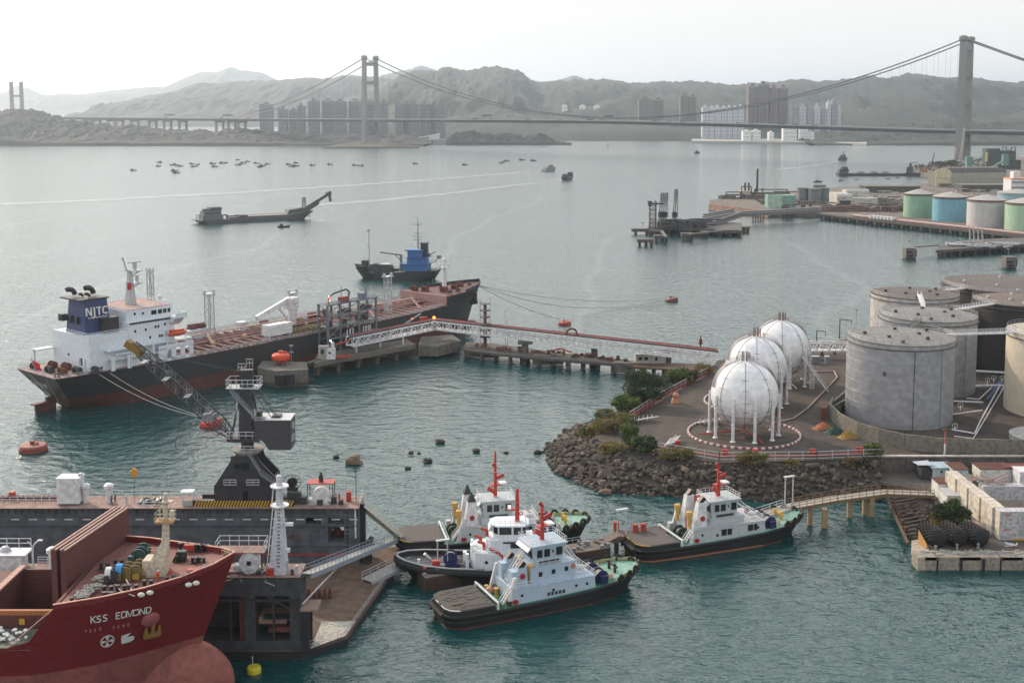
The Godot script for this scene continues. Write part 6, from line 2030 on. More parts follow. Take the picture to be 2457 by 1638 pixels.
func pusher_tug(label:String,at:Vector3,yaw:float,v:int) -> void:
	var o:=thing("harbour_tug",label,"tug",at,yaw)
	var blue:=mat(0.36,0.45,0.54,0.55,0.0,"streak",3) if v==0 else mat(0.42,0.47,0.49,0.55,0.0,"rust" if v==1 else "streak",3)
	var blk:Material=M.black
	var st:=[[0.6,0.0,2.6,2.9,2.4],[1.4,1.0,3.9,4.3,2.4],[3.0,2.8,4.7,5.0,2.4],[10,10,5.0,5.2,2.4],[20,20,5.0,5.2,2.5],[28,28,4.8,5.1,2.8],[33,33.6,3.6,4.6,3.3],[36.5,37.6,1.6,3.4,3.8],[38,39.6,0.4,1.9,4.1],[38.4,40.4,0.0,0.6,4.3]]
	var h:=MB.new()
	hull_band(h,st,-0.8,-1.0,5,0.8)
	obj("hull",h,blk,o)
	var bt:=MB.new()
	hull_band(bt,[[0.55,0.5,2.66,2.7,2.4],[1.35,1.2,3.96,4.0,2.4],[2.95,2.9,4.76,4.8,2.4],[10,10,5.05,5.08,2.4],[20,20,5.05,5.08,2.5],[28,28,4.85,4.88,2.8],[33,33,3.65,3.75,3.3],[36.5,36.5,1.65,1.9,3.8]],-0.8,0.35 if v else 0.2,1)
	obj("boot_topping",bt,mat(0.30,0.12,0.07,0.8,0.0,"rough",2) if v else M.oxide,o)
	var dk:=MB.new()
	deck_sheet(dk,st,0.02,0.25)
	obj("deck",dk,M.green_deck if v==0 else M.mint_deck,o)
	var fd:=MB.new()
	deck_sheet(fd,st.slice(6),0.06,0.4)
	obj("foredeck",fd,M.mint_deck,o)
	var sp:=MB.new()
	var poly:=[Vector2(0.3,-2.6),Vector2(0.9,-4.0),Vector2(2.4,-4.9),Vector2(9.0,-5.0),Vector2(9.0,5.0),Vector2(2.4,4.9),Vector2(0.9,4.0),Vector2(0.3,2.6)]
	sp.prism(poly,2.3,3.35)
	obj("stern_platform",sp,M.black,o)
	var mt:=MB.new()
	var pin:=[]
	for p in poly:
		pin.append((p-Vector2(4.8,0))*0.94+Vector2(4.75,0))
	mt.prism(pin,3.35,3.42)
	obj("platform_mat",mt,mat(0.085,0.076,0.067,0.95,0.0,"rough",3) if v==0 else mat(0.10,0.082,0.076,0.9,0.0,"soft",4),o)
	var edge:=MB.new()
	for i in [5,6,7]:
		var a:Vector2=poly[i]
		var b:Vector2=poly[(i+1)%8]
		edge.beam(Vector3(a.x,3.42,a.y),Vector3(b.x,3.42,b.y),0.16,0.14)
	edge.beam(Vector3(0.3,3.42,2.6),Vector3(0.3,3.42,-2.6),0.16,0.14)
	obj("platform_edge",edge,M.yellow if v else M.white,o)
	if v==0:
		var db:=MB.new()
		for i in 60:
			db.box(Vector3(r2(1.6,8.6),3.45,r2(-4.2,4.2)),Vector3(r2(0.3,1.7),r2(0.05,0.14),r2(0.15,0.5)),Basis(Vector3.UP,r2(-0.35,0.35)))
		stuff(obj("torn_matting",db,M.conc_dark,o),"torn strips of dark matting")
		slabs("plank",o,M.wood,[[2.0,4.0,3.5,3.6,1.6,2.3]])
	slabs("towing_bar",o,M.white,[[9.3,9.6,3.6,3.85,-5.2,5.2]])
	slabs("bar_post",o,M.white,[[9.3,9.6,2.4,3.6,-5.2,-4.9],[9.3,9.6,2.4,3.6,4.9,5.2]])
	slabs("spill_wall",o,M.green_deck if v==0 else M.mint_deck,[[9.9,10.2,2.4,3.5,-5.0,5.0]])
	var rub:=MB.new()
	for s in [-1.0,1.0]:
		for i in range(0,st.size()-1):
			var a=st[i]
			var b=st[i+1]
			rub.tube(Vector3(a[1],a[4]-0.15,(a[3]+0.1)*s),Vector3(b[1],b[4]-0.15,(b[3]+0.1)*s),0.34,0.34,7,false)
			if i<4:
				rub.tube(Vector3(a[1],1.3,(a[3]+0.05)*s),Vector3(b[1],1.3,(b[3]+0.05)*s),0.25,0.25,6,false)
	rub.tube(Vector3(-0.1,2.25,-3),Vector3(-0.1,2.25,3),0.4,0.4,8)
	obj("rubbing_strake",rub,M.rubber,o)
	for p in [[39.9,4.2,1.2],[39.9,4.2,-1.2],[38.3,4.2,2.9],[38.3,4.2,-2.9],[36.4,4.0,4.1],[36.4,4.0,-4.1],[34.2,3.8,4.8],[34.2,3.8,-4.8]]:
		tyre_ring(Vector3(p[0],p[1],p[2]),0.62,Vector3(1.0,0.0,signf(p[2])*(0.5 if p[0]>39 else 1.6)),M.rubber,o)
	var fb:=MB.new()
	for s in [-1.0,1.0]:
		for i in range(6,st.size()-1):
			var a=st[i]
			var b=st[i+1]
			fb.beam(Vector3(a[1],a[4]+0.35,(a[3]-0.15)*s),Vector3(b[1],b[4]+0.35,(b[3]-0.15)*s),0.12,0.7)
	obj("bow_bulwark",fb,mat(0.35,0.36,0.20,0.8,0.0,"rust",2),o)
	tug_winch(o,31.2,2.9,2.1,M.blue,M.rope)
	tug_winch(o,31.2,2.9,-1.9,M.blue,M.rope)
	var bi:=MB.new()
	for z in [-1.1,1.1]:
		bi.tube(Vector3(35,3.4,z),Vector3(35,5.2,z),0.28,0.28,8)
	bi.bx(34.8,35.2,4.6,4.9,-1.9,1.9)
	obj("bow_bitt",bi,M.dark if v==0 else M.yellow,o)
	slabs("pink_bollard",o,mat(0.55,0.28,0.26,0.7,0.0,""),[[33.2,33.5,3.2,4.2,2.4,3.0],[33.2,33.5,3.2,4.2,-2.9,-2.3]])
	var dh:=MB.new()
	var hz:=4.35
	dh.hexa([Vector3(12.6,2.4,-hz),Vector3(29.2,2.6,-hz),Vector3(29.2,2.6,hz),Vector3(12.6,2.4,hz),Vector3(12.6,5.0,-hz+0.1),Vector3(29.0,5.0,-hz+0.1),Vector3(29.0,5.0,hz-0.1),Vector3(12.6,5.0,hz-0.1)])
	obj("deck_house",dh,blue,o)
	slabs("house_top",o,mat(0.40,0.50,0.60,0.6,0.0,"stain",3) if v==0 else M.galv,[[12.6,29.2,5.0,5.15,-4.3,4.3]])
	if v==0:
		slabs("upper_house",o,blue,[[16.6,25.6,5.15,8.1,-3.0,3.2],[13.0,15.2,5.15,7.9,1.4,3.2],[13.0,15.2,5.15,7.9,-3.0,-1.4]])
		slabs("window_pane",o,M.glass,[[18.2,18.9,6.3,7.1,3.2,3.27],[20.8,21.5,6.4,7.2,3.2,3.27],[23.4,24.1,6.5,7.3,3.2,3.27]])
	else:
		slabs("upper_house",o,blue,[[17.0,25.0,5.15,6.3,-2.8,2.8]])
		slabs("window_pane",o,M.glass,[[18.8,20.0,3.2,4.5,4.28,4.36],[20.2,21.2,3.2,4.5,4.28,4.36],[25.0,26.2,3.4,4.7,4.28,4.36],[26.4,27.2,3.4,4.7,4.28,4.36],[17.6,18.1,3.2,3.7,4.28,4.36]])
	var wb:=8.1 if v==0 else 6.3
	var wh:=MB.new()
	wh.hexa([Vector3(17.6,wb,-2.5),Vector3(23.2,wb,-2.5),Vector3(23.2,wb,2.5),Vector3(17.6,wb,2.5),Vector3(17.2,wb+3.4,-2.6),Vector3(23.8,wb+3.4,-2.6),Vector3(23.8,wb+3.4,2.6),Vector3(17.2,wb+3.4,2.6)])
	var whn:=obj("wheelhouse",wh,blue,o)
	slabs("roof",whn,blue,[[16.8,24.2,wb+3.4,wb+3.65,-2.9,2.9]])
	slabs("window",whn,M.glass,[[18.2,19.2,wb+1.4,wb+2.8,2.5,2.66],[19.6,20.7,wb+1.4,wb+2.8,2.5,2.66],[22.0,23.2,wb+1.4,wb+2.9,2.5,2.66],[21.2,21.5,wb+2.0,wb+2.5,2.5,2.62],[17.3,17.42,wb+1.3,wb+2.8,-2.2,-0.3],[17.3,17.42,wb+1.3,wb+2.8,0.3,2.2],[23.4,23.62,wb+1.3,wb+2.9,-2.2,-0.2],[23.4,23.62,wb+1.3,wb+2.9,0.2,2.2]])
	slabs("grating",whn,M.dark,[[18.6,22.6,wb+0.2,wb+0.7,2.45,2.6]])
	var aw:=MB.new()
	aw.hexa([Vector3(16.4,wb+2.6,-2.5),Vector3(17.3,wb+3.6,-2.5),Vector3(17.3,wb+3.6,2.5),Vector3(16.4,wb+2.6,2.5),Vector3(16.3,wb+2.7,-2.5),Vector3(17.2,wb+3.7,-2.5),Vector3(17.2,wb+3.7,2.5),Vector3(16.3,wb+2.7,2.5)])
	obj("sun_visor",aw,M.white,o)
	for s in [-1.0,1.0]:
		var fu:=MB.new()
		var fh:=8.4 if v==0 else 10.2
		fu.hexa([Vector3(13.4,5.1,1.6*s),Vector3(16.0,5.1,1.6*s),Vector3(16.0,5.1,3.3*s),Vector3(13.4,5.1,3.3*s),Vector3(14.2,fh,1.8*s),Vector3(15.9,fh,1.8*s),Vector3(15.9,fh,3.1*s),Vector3(14.2,fh,3.1*s)])
		var fun:=obj("funnel",fu,blue if v==0 else M.white,o)
		var ex:=MB.new()
		if v==2:
			ex.frust(Vector3(15.0,fh,2.45*s),Vector2(1.7,1.6),Vector2(0.2,0.2),1.9)
		else:
			ex.beam(Vector3(14.6,fh-0.2,2.45*s),Vector3(15.6,fh+0.9,2.45*s),1.1,0.8)
		obj("exhaust",ex,M.black,fun)
		var ve:=MB.new()
		ve.lathe(Vector3(16.9 if v==0 else 12.4,5.1,2.5*s),[[0.42,0],[0.42,2.2],[0.62,2.3],[0.62,3.3],[0,3.4]],12)
		obj("ventilator",ve,mat(0.52,0.33,0.08,0.65,0.0,"rust",1.5),o)
		if s>0:
			var em:=MB.new()
			em.tube(Vector3(15.0,6.9,3.2),Vector3(15.0,6.9,3.34),0.55,0.55,14)
			obj("emblem",em,M.red,fun)
			var es:=MB.new()
			for k in 3:
				var an:=TAU*k/3.0+0.5
				es.bar(Vector3(15.0,6.9,3.36),Vector3(15.0+0.45*cos(an),6.9+0.45*sin(an),3.36),0.12)
			obj("emblem_star",es,M.dark,fun)
	var mm:=MB.new()
	var y0:=wb+3.65
	mm.frust(Vector3(20.4,y0,0),Vector2(0.7,0.7),Vector2(0.3,0.3),6.4 if v<2 else 9.5)
	mm.bx(19.4,21.8,y0+2.4,y0+2.6,-0.6,0.6)
	mm.beam(Vector3(20.4,y0+0.8,0),Vector3(18.6,y0+2.2,0.8),0.35,0.8)
	mm.beam(Vector3(20.4,y0+3.8,0),Vector3(22.2,y0+4.5,0),0.3,0.7)
	mm.bx(20.2,20.6,y0+5.2,y0+5.4,-1.2,1.2)
	mm.beam(Vector3(19.8,y0+7.0,0),Vector3(20.6,y0+6.0,0),0.2,0.6)
	obj("mast",mm,M.red,o)
	slabs("radar",o,M.white,[[21.2,22.6,y0+2.7,y0+3.0,-0.9,0.9]])
	for s in [-1.0,1.0]:
		var fmn:=MB.new()
		fmn.tube(Vector3(16.0,8.3,1.2*s),Vector3(16.0,9.6,1.2*s),0.2,0.2,6)
		fmn.beam(Vector3(15.6,9.6,1.2*s),Vector3(16.8,10.2,1.2*s),0.35)
		if v==1:
			obj("fire_monitor",fmn,M.red,o)
	var rl:=MB.new()
	rl.rail([Vector3(17,y0,2.8),Vector3(24,y0,2.8),Vector3(24,y0,-2.8),Vector3(17,y0,-2.8),Vector3(17,y0,2.8)],1.0,1.0,0.07)
	rl.rail([Vector3(25.6,5.15,4.1),Vector3(29.0,5.15,4.1),Vector3(29.0,5.15,-4.1)],1.0,1.1,0.07)
	rl.rail([Vector3(12.6,5.15,4.1),Vector3(16.4,5.15,4.1)],1.0,1.1,0.07)
	if v==0:
		rl.rail([Vector3(16.6,8.1,3.0),Vector3(25.4,8.1,3.0)],1.0,1.3,0.07)
	stuff(obj("railing",rl,M.white,o))
	for s in [[Vector3(13.0,5.1,0.2),Vector3(16.8,wb+2.2,0.2)],[Vector3(28.6,5.2,-1.0),Vector3(24.0,wb+2.8,-1.0)],[Vector3(10.6,2.5,3.4),Vector3(12.8,5.2,3.4)]]:
		var sm:=MB.new()
		for dz in [-0.45,0.45]:
			sm.beam(s[0]+Vector3(0,0,dz),s[1]+Vector3(0,0,dz),0.12,0.3)
			sm.beam(s[0]+Vector3(0,0.9,dz),s[1]+Vector3(0,0.9,dz),0.08)
		for k in 6:
			var p:Vector3=s[0].lerp(s[1],(k+0.5)/6.0)
			sm.bx(p.x-0.12,p.x+0.12,p.y-0.04,p.y+0.04,p.z-0.45,p.z+0.45)
		obj("ladder",sm,M.white,o)
	for s in [-1.0,1.0]:
		var wing:=MB.new()
		wing.hexa([Vector3(11.6,2.4,3.7*s),Vector3(12.9,2.4,3.7*s),Vector3(12.9,2.4,4.2*s),Vector3(11.6,2.4,4.2*s),Vector3(12.9,7.2,3.7*s),Vector3(13.5,7.2,3.7*s),Vector3(13.5,7.2,4.2*s),Vector3(12.9,7.2,4.2*s)])
		obj("bulkhead_wing",wing,M.white,o)
	var pt:=MB.new()
	for x in [14.4,20.6,25.2,27.4]:
		pt.tube(Vector3(x,3.9,hz-0.06),Vector3(x,3.9,hz+0.02),0.26,0.26,10)
	stuff(obj("porthole",pt,M.glass,o))
	var lb:=MB.new()
	lb.path([Vector3(24.7,7.2,3.3),Vector3(25.1,7.6,3.3),Vector3(25.5,7.2,3.3),Vector3(25.1,6.8,3.3)],0.1,6,true)
	obj("lifebuoy",lb,M.orange,o)
	var rd:=MB.new()
	for x in [13.2,12.9]:
		rd.tube(Vector3(x,3.0,4.4),Vector3(x,3.0,4.6),0.42,0.42,12)
	obj("red_reel",rd,M.red,o)
	var mk:=MB.new()
	for i in 5:
		mk.bx(19.4+i*0.75,19.9+i*0.75,3.0,3.6,hz-0.1,hz+0.05)
	if v==0:stuff(obj("side_name",mk,M.dark,o),"small dark painted characters on the house side")
	var ra:=MB.new()
	ra.ball(Vector3(27.4,6.0,1.6),Vector3(1.0,0.5,0.5),6,10)
	obj("life_raft",ra,M.white,o)
	if v==0:
		for p in [[11.6,-0.6,1.0],[12.2,2.6,0.7],[10.8,-3.2,0.8]]:
			var bm:=MB.new()
			bm.lathe(Vector3(p[0],2.45,p[1]),[[0.55*p[2],0],[0.3*p[2],0.2],[0.3*p[2],1.2*p[2]],[0.5*p[2],1.3*p[2]],[0.5*p[2],1.5*p[2]],[0,1.55*p[2]]],12)
			obj("mooring_bitt",bm,mat(0.52,0.34,0.06,0.65,0.0,"rust",2),o)
		var gb:=MB.new()
		gb.ball(Vector3(11.0,3.0,-2.2),Vector3(0.75,0.75,0.75),8,12)
		obj("pink_buoy",gb,mat(0.55,0.27,0.18,0.7,0.0,"rust",2),o)
		slabs("deck_clutter",o,M.dark,[[12.0,12.8,2.5,3.6,-3.2,-1.6],[11.6,12.4,2.5,3.2,3.6,4.4]])
	else:
		tug_winch(o,11.6,2.5,0.4,mat(0.02,0.045,0.03,0.7,0.0,"rough",2),M.dark)
		slabs("deck_clutter",o,M.galv,[[10.6,11.6,2.5,4.6,-3.6,-2.4],[13.2,13.8,2.5,4.4,-1.4,-0.4]])
		slabs("red_post",o,M.red,[[12.2,12.4,2.5,7.2,1.2,1.4]])
func round_bow_tug() -> void:
	var at:=Vector3(10.6,0,-224.2)
	var o:=thing("round_bow_tug","tug with a rounded black bow to the left, lying behind the nearest tug","tug",at,atan2(-0.039,-0.999))
	var st:=[[0.4,0,3.4,4.2,3.0],[5,5,4.6,5.0,3.0],[16,16,4.8,5.1,3.1],[22,22.6,4.2,5.0,3.4],[26,27.4,2.9,4.4,3.8],[28.6,30.6,1.5,3.0,4.2],[29.6,32.2,0.5,1.5,4.4],[29.8,32.7,0.0,0.5,4.5]]
	var h:=MB.new()
	hull_band(h,st,-0.8,-1.0,6,0.8)
	obj("hull",h,M.black,o)
	var dk:=MB.new()
	deck_sheet(dk,st,-0.7,0.3)
	obj("deck",dk,M.dark,o)
	var rub:=MB.new()
	var cap:=MB.new()
	for s in [-1.0,1.0]:
		for i in st.size()-1:
			var a=st[i]
			var b=st[i+1]
			rub.tube(Vector3(a[1],a[4]-0.7,(a[3]+0.15)*s),Vector3(b[1],b[4]-0.7,(b[3]+0.15)*s),0.6,0.6,8,false)
			if i>1:
				cap.beam(Vector3(a[1],a[4]+0.1,(a[3]-0.25)*s),Vector3(b[1],b[4]+0.1,(b[3]-0.25)*s),0.5,0.2)
	stuff(obj("bow_fender",rub,M.rubber,o))
	obj("bulwark_cap",cap,M.steel,o)
	for i in 5:
		tyre_ring(Vector3(32.6-absf(i-2.0)*0.8,3.2,(i-2.0)*1.4),0.7,Vector3(1,0,(i-2.0)*0.4),M.rubber,o)
	tug_winch(o,22.4,3.0,-0.4,M.blue,M.rope)
	slabs("winch_frame",o,M.blue,[[20.6,24.2,2.5,3.4,-2.4,1.8]])
	var cp:=MB.new()
	cp.tube(Vector3(28.4,2.8,-1.0),Vector3(28.4,4.0,-1.0),0.3,0.3,8)
	cp.tube(Vector3(26.2,2.8,1.6),Vector3(27.4,4.2,1.2),0.3,0.3,8)
	obj("bow_post",cp,M.white,o)
	var wm:=M.ship_white as Material
	var hs:=MB.new()
	var pl:=[Vector2(18.6,-1.5),Vector2(17.6,-3.6),Vector2(15.0,-4.3),Vector2(5.8,-4.3),Vector2(5.8,4.3),Vector2(15.0,4.3),Vector2(17.6,3.6),Vector2(18.6,1.5)]
	hs.prism(pl,2.4,6.0)
	obj("deck_house",hs,wm,o)
	var us:=MB.new()
	us.prism([Vector2(15.6,-1.4),Vector2(14.8,-2.6),Vector2(6.6,-2.9),Vector2(6.6,2.9),Vector2(14.8,2.6),Vector2(15.6,1.4)],6.0,8.0)
	obj("upper_house",us,wm,o)
	slabs("slanted_trim",o,M.black,[[9.0,12.4,7.5,7.8,-3.0,-2.86],[6.8,11.0,6.6,7.4,-3.02,-2.88]])
	var wh:=MB.new()
	var w0:=[Vector2(14.2,-1.2),Vector2(13.2,-2.3),Vector2(8.8,-2.4),Vector2(8.0,-1.2),Vector2(8.0,1.2),Vector2(8.8,2.4),Vector2(13.2,2.3),Vector2(14.2,1.2)]
	wh.prism(w0,8.0,9.0)
	obj("wheelhouse_base",wh,wm,o)
	var gl:=MB.new()
	gl.prism(w0,9.0,10.6)
	obj("wheelhouse_glass",gl,M.glass,o)
	var ms:=MB.new()
	for p in w0:
		ms.bar(Vector3(p.x,9.0,p.y),Vector3(p.x,10.6,p.y),0.3)
	ms.bx(10.4,10.8,9.0,10.6,-2.46,-2.3)
	obj("window_frame",ms,wm,o)
	var rf:=MB.new()
	var w1:=[]
	for p in w0:
		w1.append((p-Vector2(11.1,0))*1.2+Vector2(11.1,0))
	rf.prism(w1,10.6,10.85,true,true)
	obj("wheelhouse_roof",rf,wm,o)
	var vs:=MB.new()
	vs.hexa([Vector3(14.4,10.0,-2.0),Vector3(15.2,9.6,-2.0),Vector3(15.2,9.6,2.0),Vector3(14.4,10.0,2.0),Vector3(14.4,10.8,-2.0),Vector3(14.6,10.9,-2.0),Vector3(14.6,10.9,2.0),Vector3(14.4,10.8,2.0)])
	obj("sun_visor",vs,M.white,o)
	for s in [-1.0,1.0]:
		var fu:=MB.new()
		fu.hexa([Vector3(2.6,2.4,2.2*s),Vector3(6.0,2.4,2.2*s),Vector3(6.0,2.4,4.4*s),Vector3(2.6,2.4,4.4*s),Vector3(3.6,9.4,2.4*s),Vector3(5.8,9.4,2.4*s),Vector3(5.8,9.4,4.0*s),Vector3(3.6,9.4,4.0*s)])
		obj("funnel",fu,wm,o)
		var ft:=MB.new()
		ft.frust(Vector3(4.7,9.4,3.2*s),Vector2(2.2,1.6),Vector2(2.0,1.5),0.3)
		ft.tube(Vector3(4.7,9.6,3.2*s),Vector3(4.6,13.0,3.2*s),0.5,0.18,8)
		obj("exhaust",ft,M.dark,o)
	var em:=MB.new()
	em.tube(Vector3(4.6,7.4,-4.16),Vector3(4.6,7.4,-4.34),0.6,0.6,14)
	obj("funnel_emblem",em,M.red,o)
	slabs("side_patch",o,M.black,[[3.0,5.6,5.6,6.5,-4.5,-4.25]])
	var po:=MB.new()
	for x in [7.8,10.2,13.2,15.6]:
		po.tube(Vector3(x,4.4,-4.24),Vector3(x,4.4,-4.36),0.3,0.3,10)
	stuff(obj("porthole",po,M.glass,o))
	letters("HAI KUN",0.42,Vector3(9.6,5.3,-4.36),Vector3(-1,0,0),Vector3.UP,M.dark,o).name="side_name"
	slabs("life_raft",o,M.white,[[7.4,8.6,6.2,7.2,-3.9,-3.1]])
	var mon:=MB.new()
	for p in [[16.0,6.0,-1.6],[16.6,6.0,1.6],[15.4,8.0,0]]:
		mon.tube(Vector3(p[0],p[1],p[2]),Vector3(p[0],p[1]+1.0,p[2]),0.35,0.3,8)
		mon.beam(Vector3(p[0]-0.2,p[1]+1.1,p[2]),Vector3(p[0]+1.2,p[1]+1.5,p[2]),0.4)
	obj("fire_monitor",mon,M.red,o)
	var hp:=MB.new()
	hp.path([Vector3(15.0,6.6,-3.0),Vector3(13.4,6.2,-4.1),Vector3(12.4,5.4,-4.4),Vector3(12.2,2.6,-4.5)],0.25,7)
	obj("red_pipe",hp,M.red,o)
	slabs("floodlight",o,mat(0.85,0.85,0.8,0.3,0.0,""),[[18.0,18.6,6.1,7.2,-2.6,-1.4],[18.0,18.5,6.2,7.1,0.2,1.2]])
	var mm:=MB.new()
	mm.frust(Vector3(9.6,10.8,0),Vector2(0.9,0.9),Vector2(0.5,0.5),6.4)
	mm.bx(9.3,11.6,13.0,13.3,-0.5,0.5)
	mm.bx(9.3,9.9,14.6,14.8,-1.2,1.2)
	obj("mast",mm,M.red,o)
	slabs("radar",o,M.white,[[10.8,11.4,13.4,13.7,-1.0,1.0]])
	var rl:=MB.new()
	rl.rail([Vector3(14,10.85,-2.4),Vector3(8,10.85,-2.4),Vector3(8,10.85,2.4)],0.9,1.0,0.07)
	rl.rail([Vector3(18.2,6.0,-2.0),Vector3(15,6.0,-4.1),Vector3(7,6.0,-4.1)],0.9,1.0,0.07)
	stuff(obj("railing",rl,M.white,o))
	slabs("deck_rail_box",o,wm,[[18.9,19.5,2.6,5.4,-2.8,-1.8],[19.3,20.0,2.6,5.0,-0.6,0.6]])
func tugs() -> void:
	pusher_tug("nearest tug with a pale blue house, green after deck and torn dark stern matting",Vector3(-13.1,0,-203.0),0.433,0)
	pusher_tug("right hand tug with peeling white house, mint deck and a tall red mast",Vector3(23.3,0,-234.0),0.364,1)
	pusher_tug("far left tug behind the landing pontoon with a black pointed exhaust",Vector3(-23.4,0,-236.8),0.208,2)
	round_bow_tug()
# ---------- oil jetty ----------
func lamp(label:String,at:Vector3,c:Color,r:float,e:float,parent:Node) -> void:
	var mb:=MB.new()
	mb.ball(Vector3.ZERO,Vector3(r,r,r),6,8)
	var o:=obj("lamp",mb,glow_mat(c,e),parent)
	o.position=at-(parent as Node3D).position
	var l:=OmniLight3D.new()
	l.name="lamp_light"
	l.light_color=c
	l.light_energy=3.0
	l.light_size=r
	l.omni_range=40.0
	l.shadow_enabled=true
	o.add_child(l,true)
func slab_on_piles(o:Node,poly:Array,h:float,th:float,m:Material,step:float) -> void:
	var d:=MB.new()
	d.prism(poly,h-th,h,true,true)
	obj("deck",d,m,o)
	var lo:=Vector2(1e9,1e9)
	var hi:=-lo
	for p in poly:
		lo=lo.min(p)
		hi=hi.max(p)
	var pv:=PackedVector2Array(poly)
	var x:=lo.x+step*0.3
	while x<hi.x:
		var z:=lo.y+step*0.3
		while z<hi.y:
			if Geometry2D.is_point_in_polygon(Vector2(x,z),pv):
				var q:=MB.new()
				q.tube(Vector3(x,-2,z),Vector3(x,h-th,z),step*0.14,step*0.14,7,false)
				obj("pile",q,M.conc_dark,o)
			z+=step
		x+=step
func box_truss(o:Node,a:Vector3,b:Vector3,w:float,h:float,bays:int,r:float,m:Material) -> void:
	var d:=(b-a).normalized()
	var s:=Vector3(-d.z,0,d.x).normalized()*w*0.5
	for k in [-1.0,1.0]:
		var mb:=MB.new()
		var c:Vector3=s*k
		mb.beam(a+c,b+c,r*1.3,r*1.3)
		mb.beam(a+c+Vector3(0,h,0),b+c+Vector3(0,h,0),r*1.3,r*1.3)
		for i in bays:
			var p:Vector3=a.lerp(b,float(i)/bays)+c
			var q:Vector3=a.lerp(b,(i+1.0)/bays)+c
			mb.beam(p,p+Vector3(0,h,0),r,r)
			mb.beam(p+Vector3(0,h if i%2 else 0.0,0),q+Vector3(0,0.0 if i%2 else h,0),r*0.8,r*0.8)
		obj("truss_side",mb,m,o)
	var fl:=MB.new()
	fl.beam(a+Vector3(0,0.1,0),b+Vector3(0,0.1,0),w,0.2)
	obj("truss_floor",fl,m,o)
func jetty() -> void:
	var o:=thing("loading_platform","long stained concrete loading platform between the tanker and the harbour basin","jetty")
	slab_on_piles(o,[Vector2(-65.55,-393.04),Vector2(-34.35,-423.75),Vector2(-38.55,-434.52),Vector2(-66.85,-407.13)],5.0,1.6,M.conc,6.0)
	var lip:=MB.new()
	for i in 13:
		var c:Vector3=(Vector3(-65.3,4.2,-397.39)).lerp(Vector3(-35.42,4.2,-427.73),i/12.0)
		lip.bx(c.x-1.1,c.x+1.1,2.6-(i%3)*0.4,4.6,c.z+0.1,c.z+0.7)
	stuff(obj("fender_block",lip,M.conc,o))
	var t:=thing("mooring_dolphin","big square concrete dolphin carrying an orange capsule, left of the loading platform","dolphin")
	var pb:=[Vector2(-82.21,-383.14),Vector2(-75.47,-378.24),Vector2(-65.39,-380.67),Vector2(-67.85,-392.02),Vector2(-82.96,-393.98)]
	var dm:=MB.new()
	dm.prism(pb,1.2,5.5)
	obj("cap",dm,M.conc,t)
	var db:=MB.new()
	var pc:=[]
	for p in pb:
		pc.append((p-pb[1])*0.93+pb[1]+Vector2(0.4,-0.7))
	db.prism(pc,-2,1.2)
	obj("base",db,M.conc_dark,t)
	var rc:=MB.new()
	for p in [Vector3(-74.63,2.8,-377.05),Vector3(-71.54,2.8,-378.22)]:
		rc.bx(p.x-0.8,p.x+2.2,1.4,4.4,p.z-0.3,p.z+0.45)
	stuff(obj("rubber_fender",rc,M.rubber,t))
	t=thing("orange_capsule","bright orange rescue capsule standing on short legs on the concrete dolphin","rescue capsule",Vector3(-75.5,5.5,-388.17))
	var cm:=MB.new()
	cm.lathe(Vector3(0,1.0,0),[[0,0],[2.0,0.1],[3.0,0.9],[3.0,2.0],[2.6,2.5],[1.2,2.9],[0,3.0]],24)
	obj("hull",cm,mat(0.62,0.06,0.02,0.45,0.0,"soft",4),t)
	slabs("hatch",t,M.orange,[[-0.8,0.9,3.9,4.5,-0.6,0.6],[1.2,2.0,3.6,4.3,-0.4,0.4]])
	for k in 5:
		var an:=TAU*k/5.0
		var lg:=MB.new()
		lg.beam(Vector3(cos(an)*1.6,0,sin(an)*1.6),Vector3(cos(an)*1.9,1.3,sin(an)*1.9),0.25)
		obj("leg",lg,M.red,t)
	t=thing("dolphin_light","thin pole with floodlights behind the orange capsule","lamp post",Vector3(-72.33,5.5,-389.44))
	var lp:=MB.new()
	lp.tube(Vector3.ZERO,Vector3(0,5.6,0),0.14,0.1,6)
	lp.bx(-0.6,0.6,5.6,6.2,-0.3,0.3)
	lp.bx(-0.8,0.8,3.6,4.0,-0.2,0.2)
	obj("pole",lp,M.steel,t)
	t=thing("breasting_dolphin","concrete dolphin block under the bend of the white pipe bridge","dolphin")
	dm=MB.new()
	dm.prism([Vector2(-33.5,-424.22),Vector2(-26.73,-422.73),Vector2(-18.55,-432.56),Vector2(-22.32,-444.48),Vector2(-33.62,-439.64)],0.8,4.6)
	obj("cap",dm,M.conc,t)
	db=MB.new()
	db.prism([Vector2(-32.97,-426.9),Vector2(-26.95,-426.16),Vector2(-19.62,-436.03),Vector2(-23.28,-448),Vector2(-33.11,-443.14)],-2,0.8)
	obj("base",db,M.black,t)
	var a:=Vector3(-63.31,5,-409.23)
	var b:=Vector3(-48.72,5,-427.53)
	t=thing("loading_tower","blue grey four storey steel loading tower beside the tanker","steel tower",a,yaw_of(a,b))
	var L:=Vector2(b.x-a.x,b.z-a.z).length()
	var ste:=mat(0.145,0.165,0.20,0.6,0.0,"soft",4)
	for f in [0.0,0.25,0.63,1.0]:
		for z in [0.0,-4.5]:
			var cm2:=MB.new()
			cm2.bx(L*f-0.3,L*f+0.3,0,16.4,z-0.3,z+0.3)
			obj("column",cm2,ste,t)
	for y in [4.4,8.3,12.2,16.1]:
		var fm:=MB.new()
		fm.bx(-0.6,L+0.6,y,y+0.55,0.3,0.5)
		fm.bx(-0.6,L+0.6,y,y+0.35,-4.9,-4.6)
		obj("floor_beam",fm,ste,t)
		slabs("floor",t,M.dark,[[-0.5,L+0.5,y+0.3,y+0.42,-4.6,0.28]])
	var br:=MB.new()
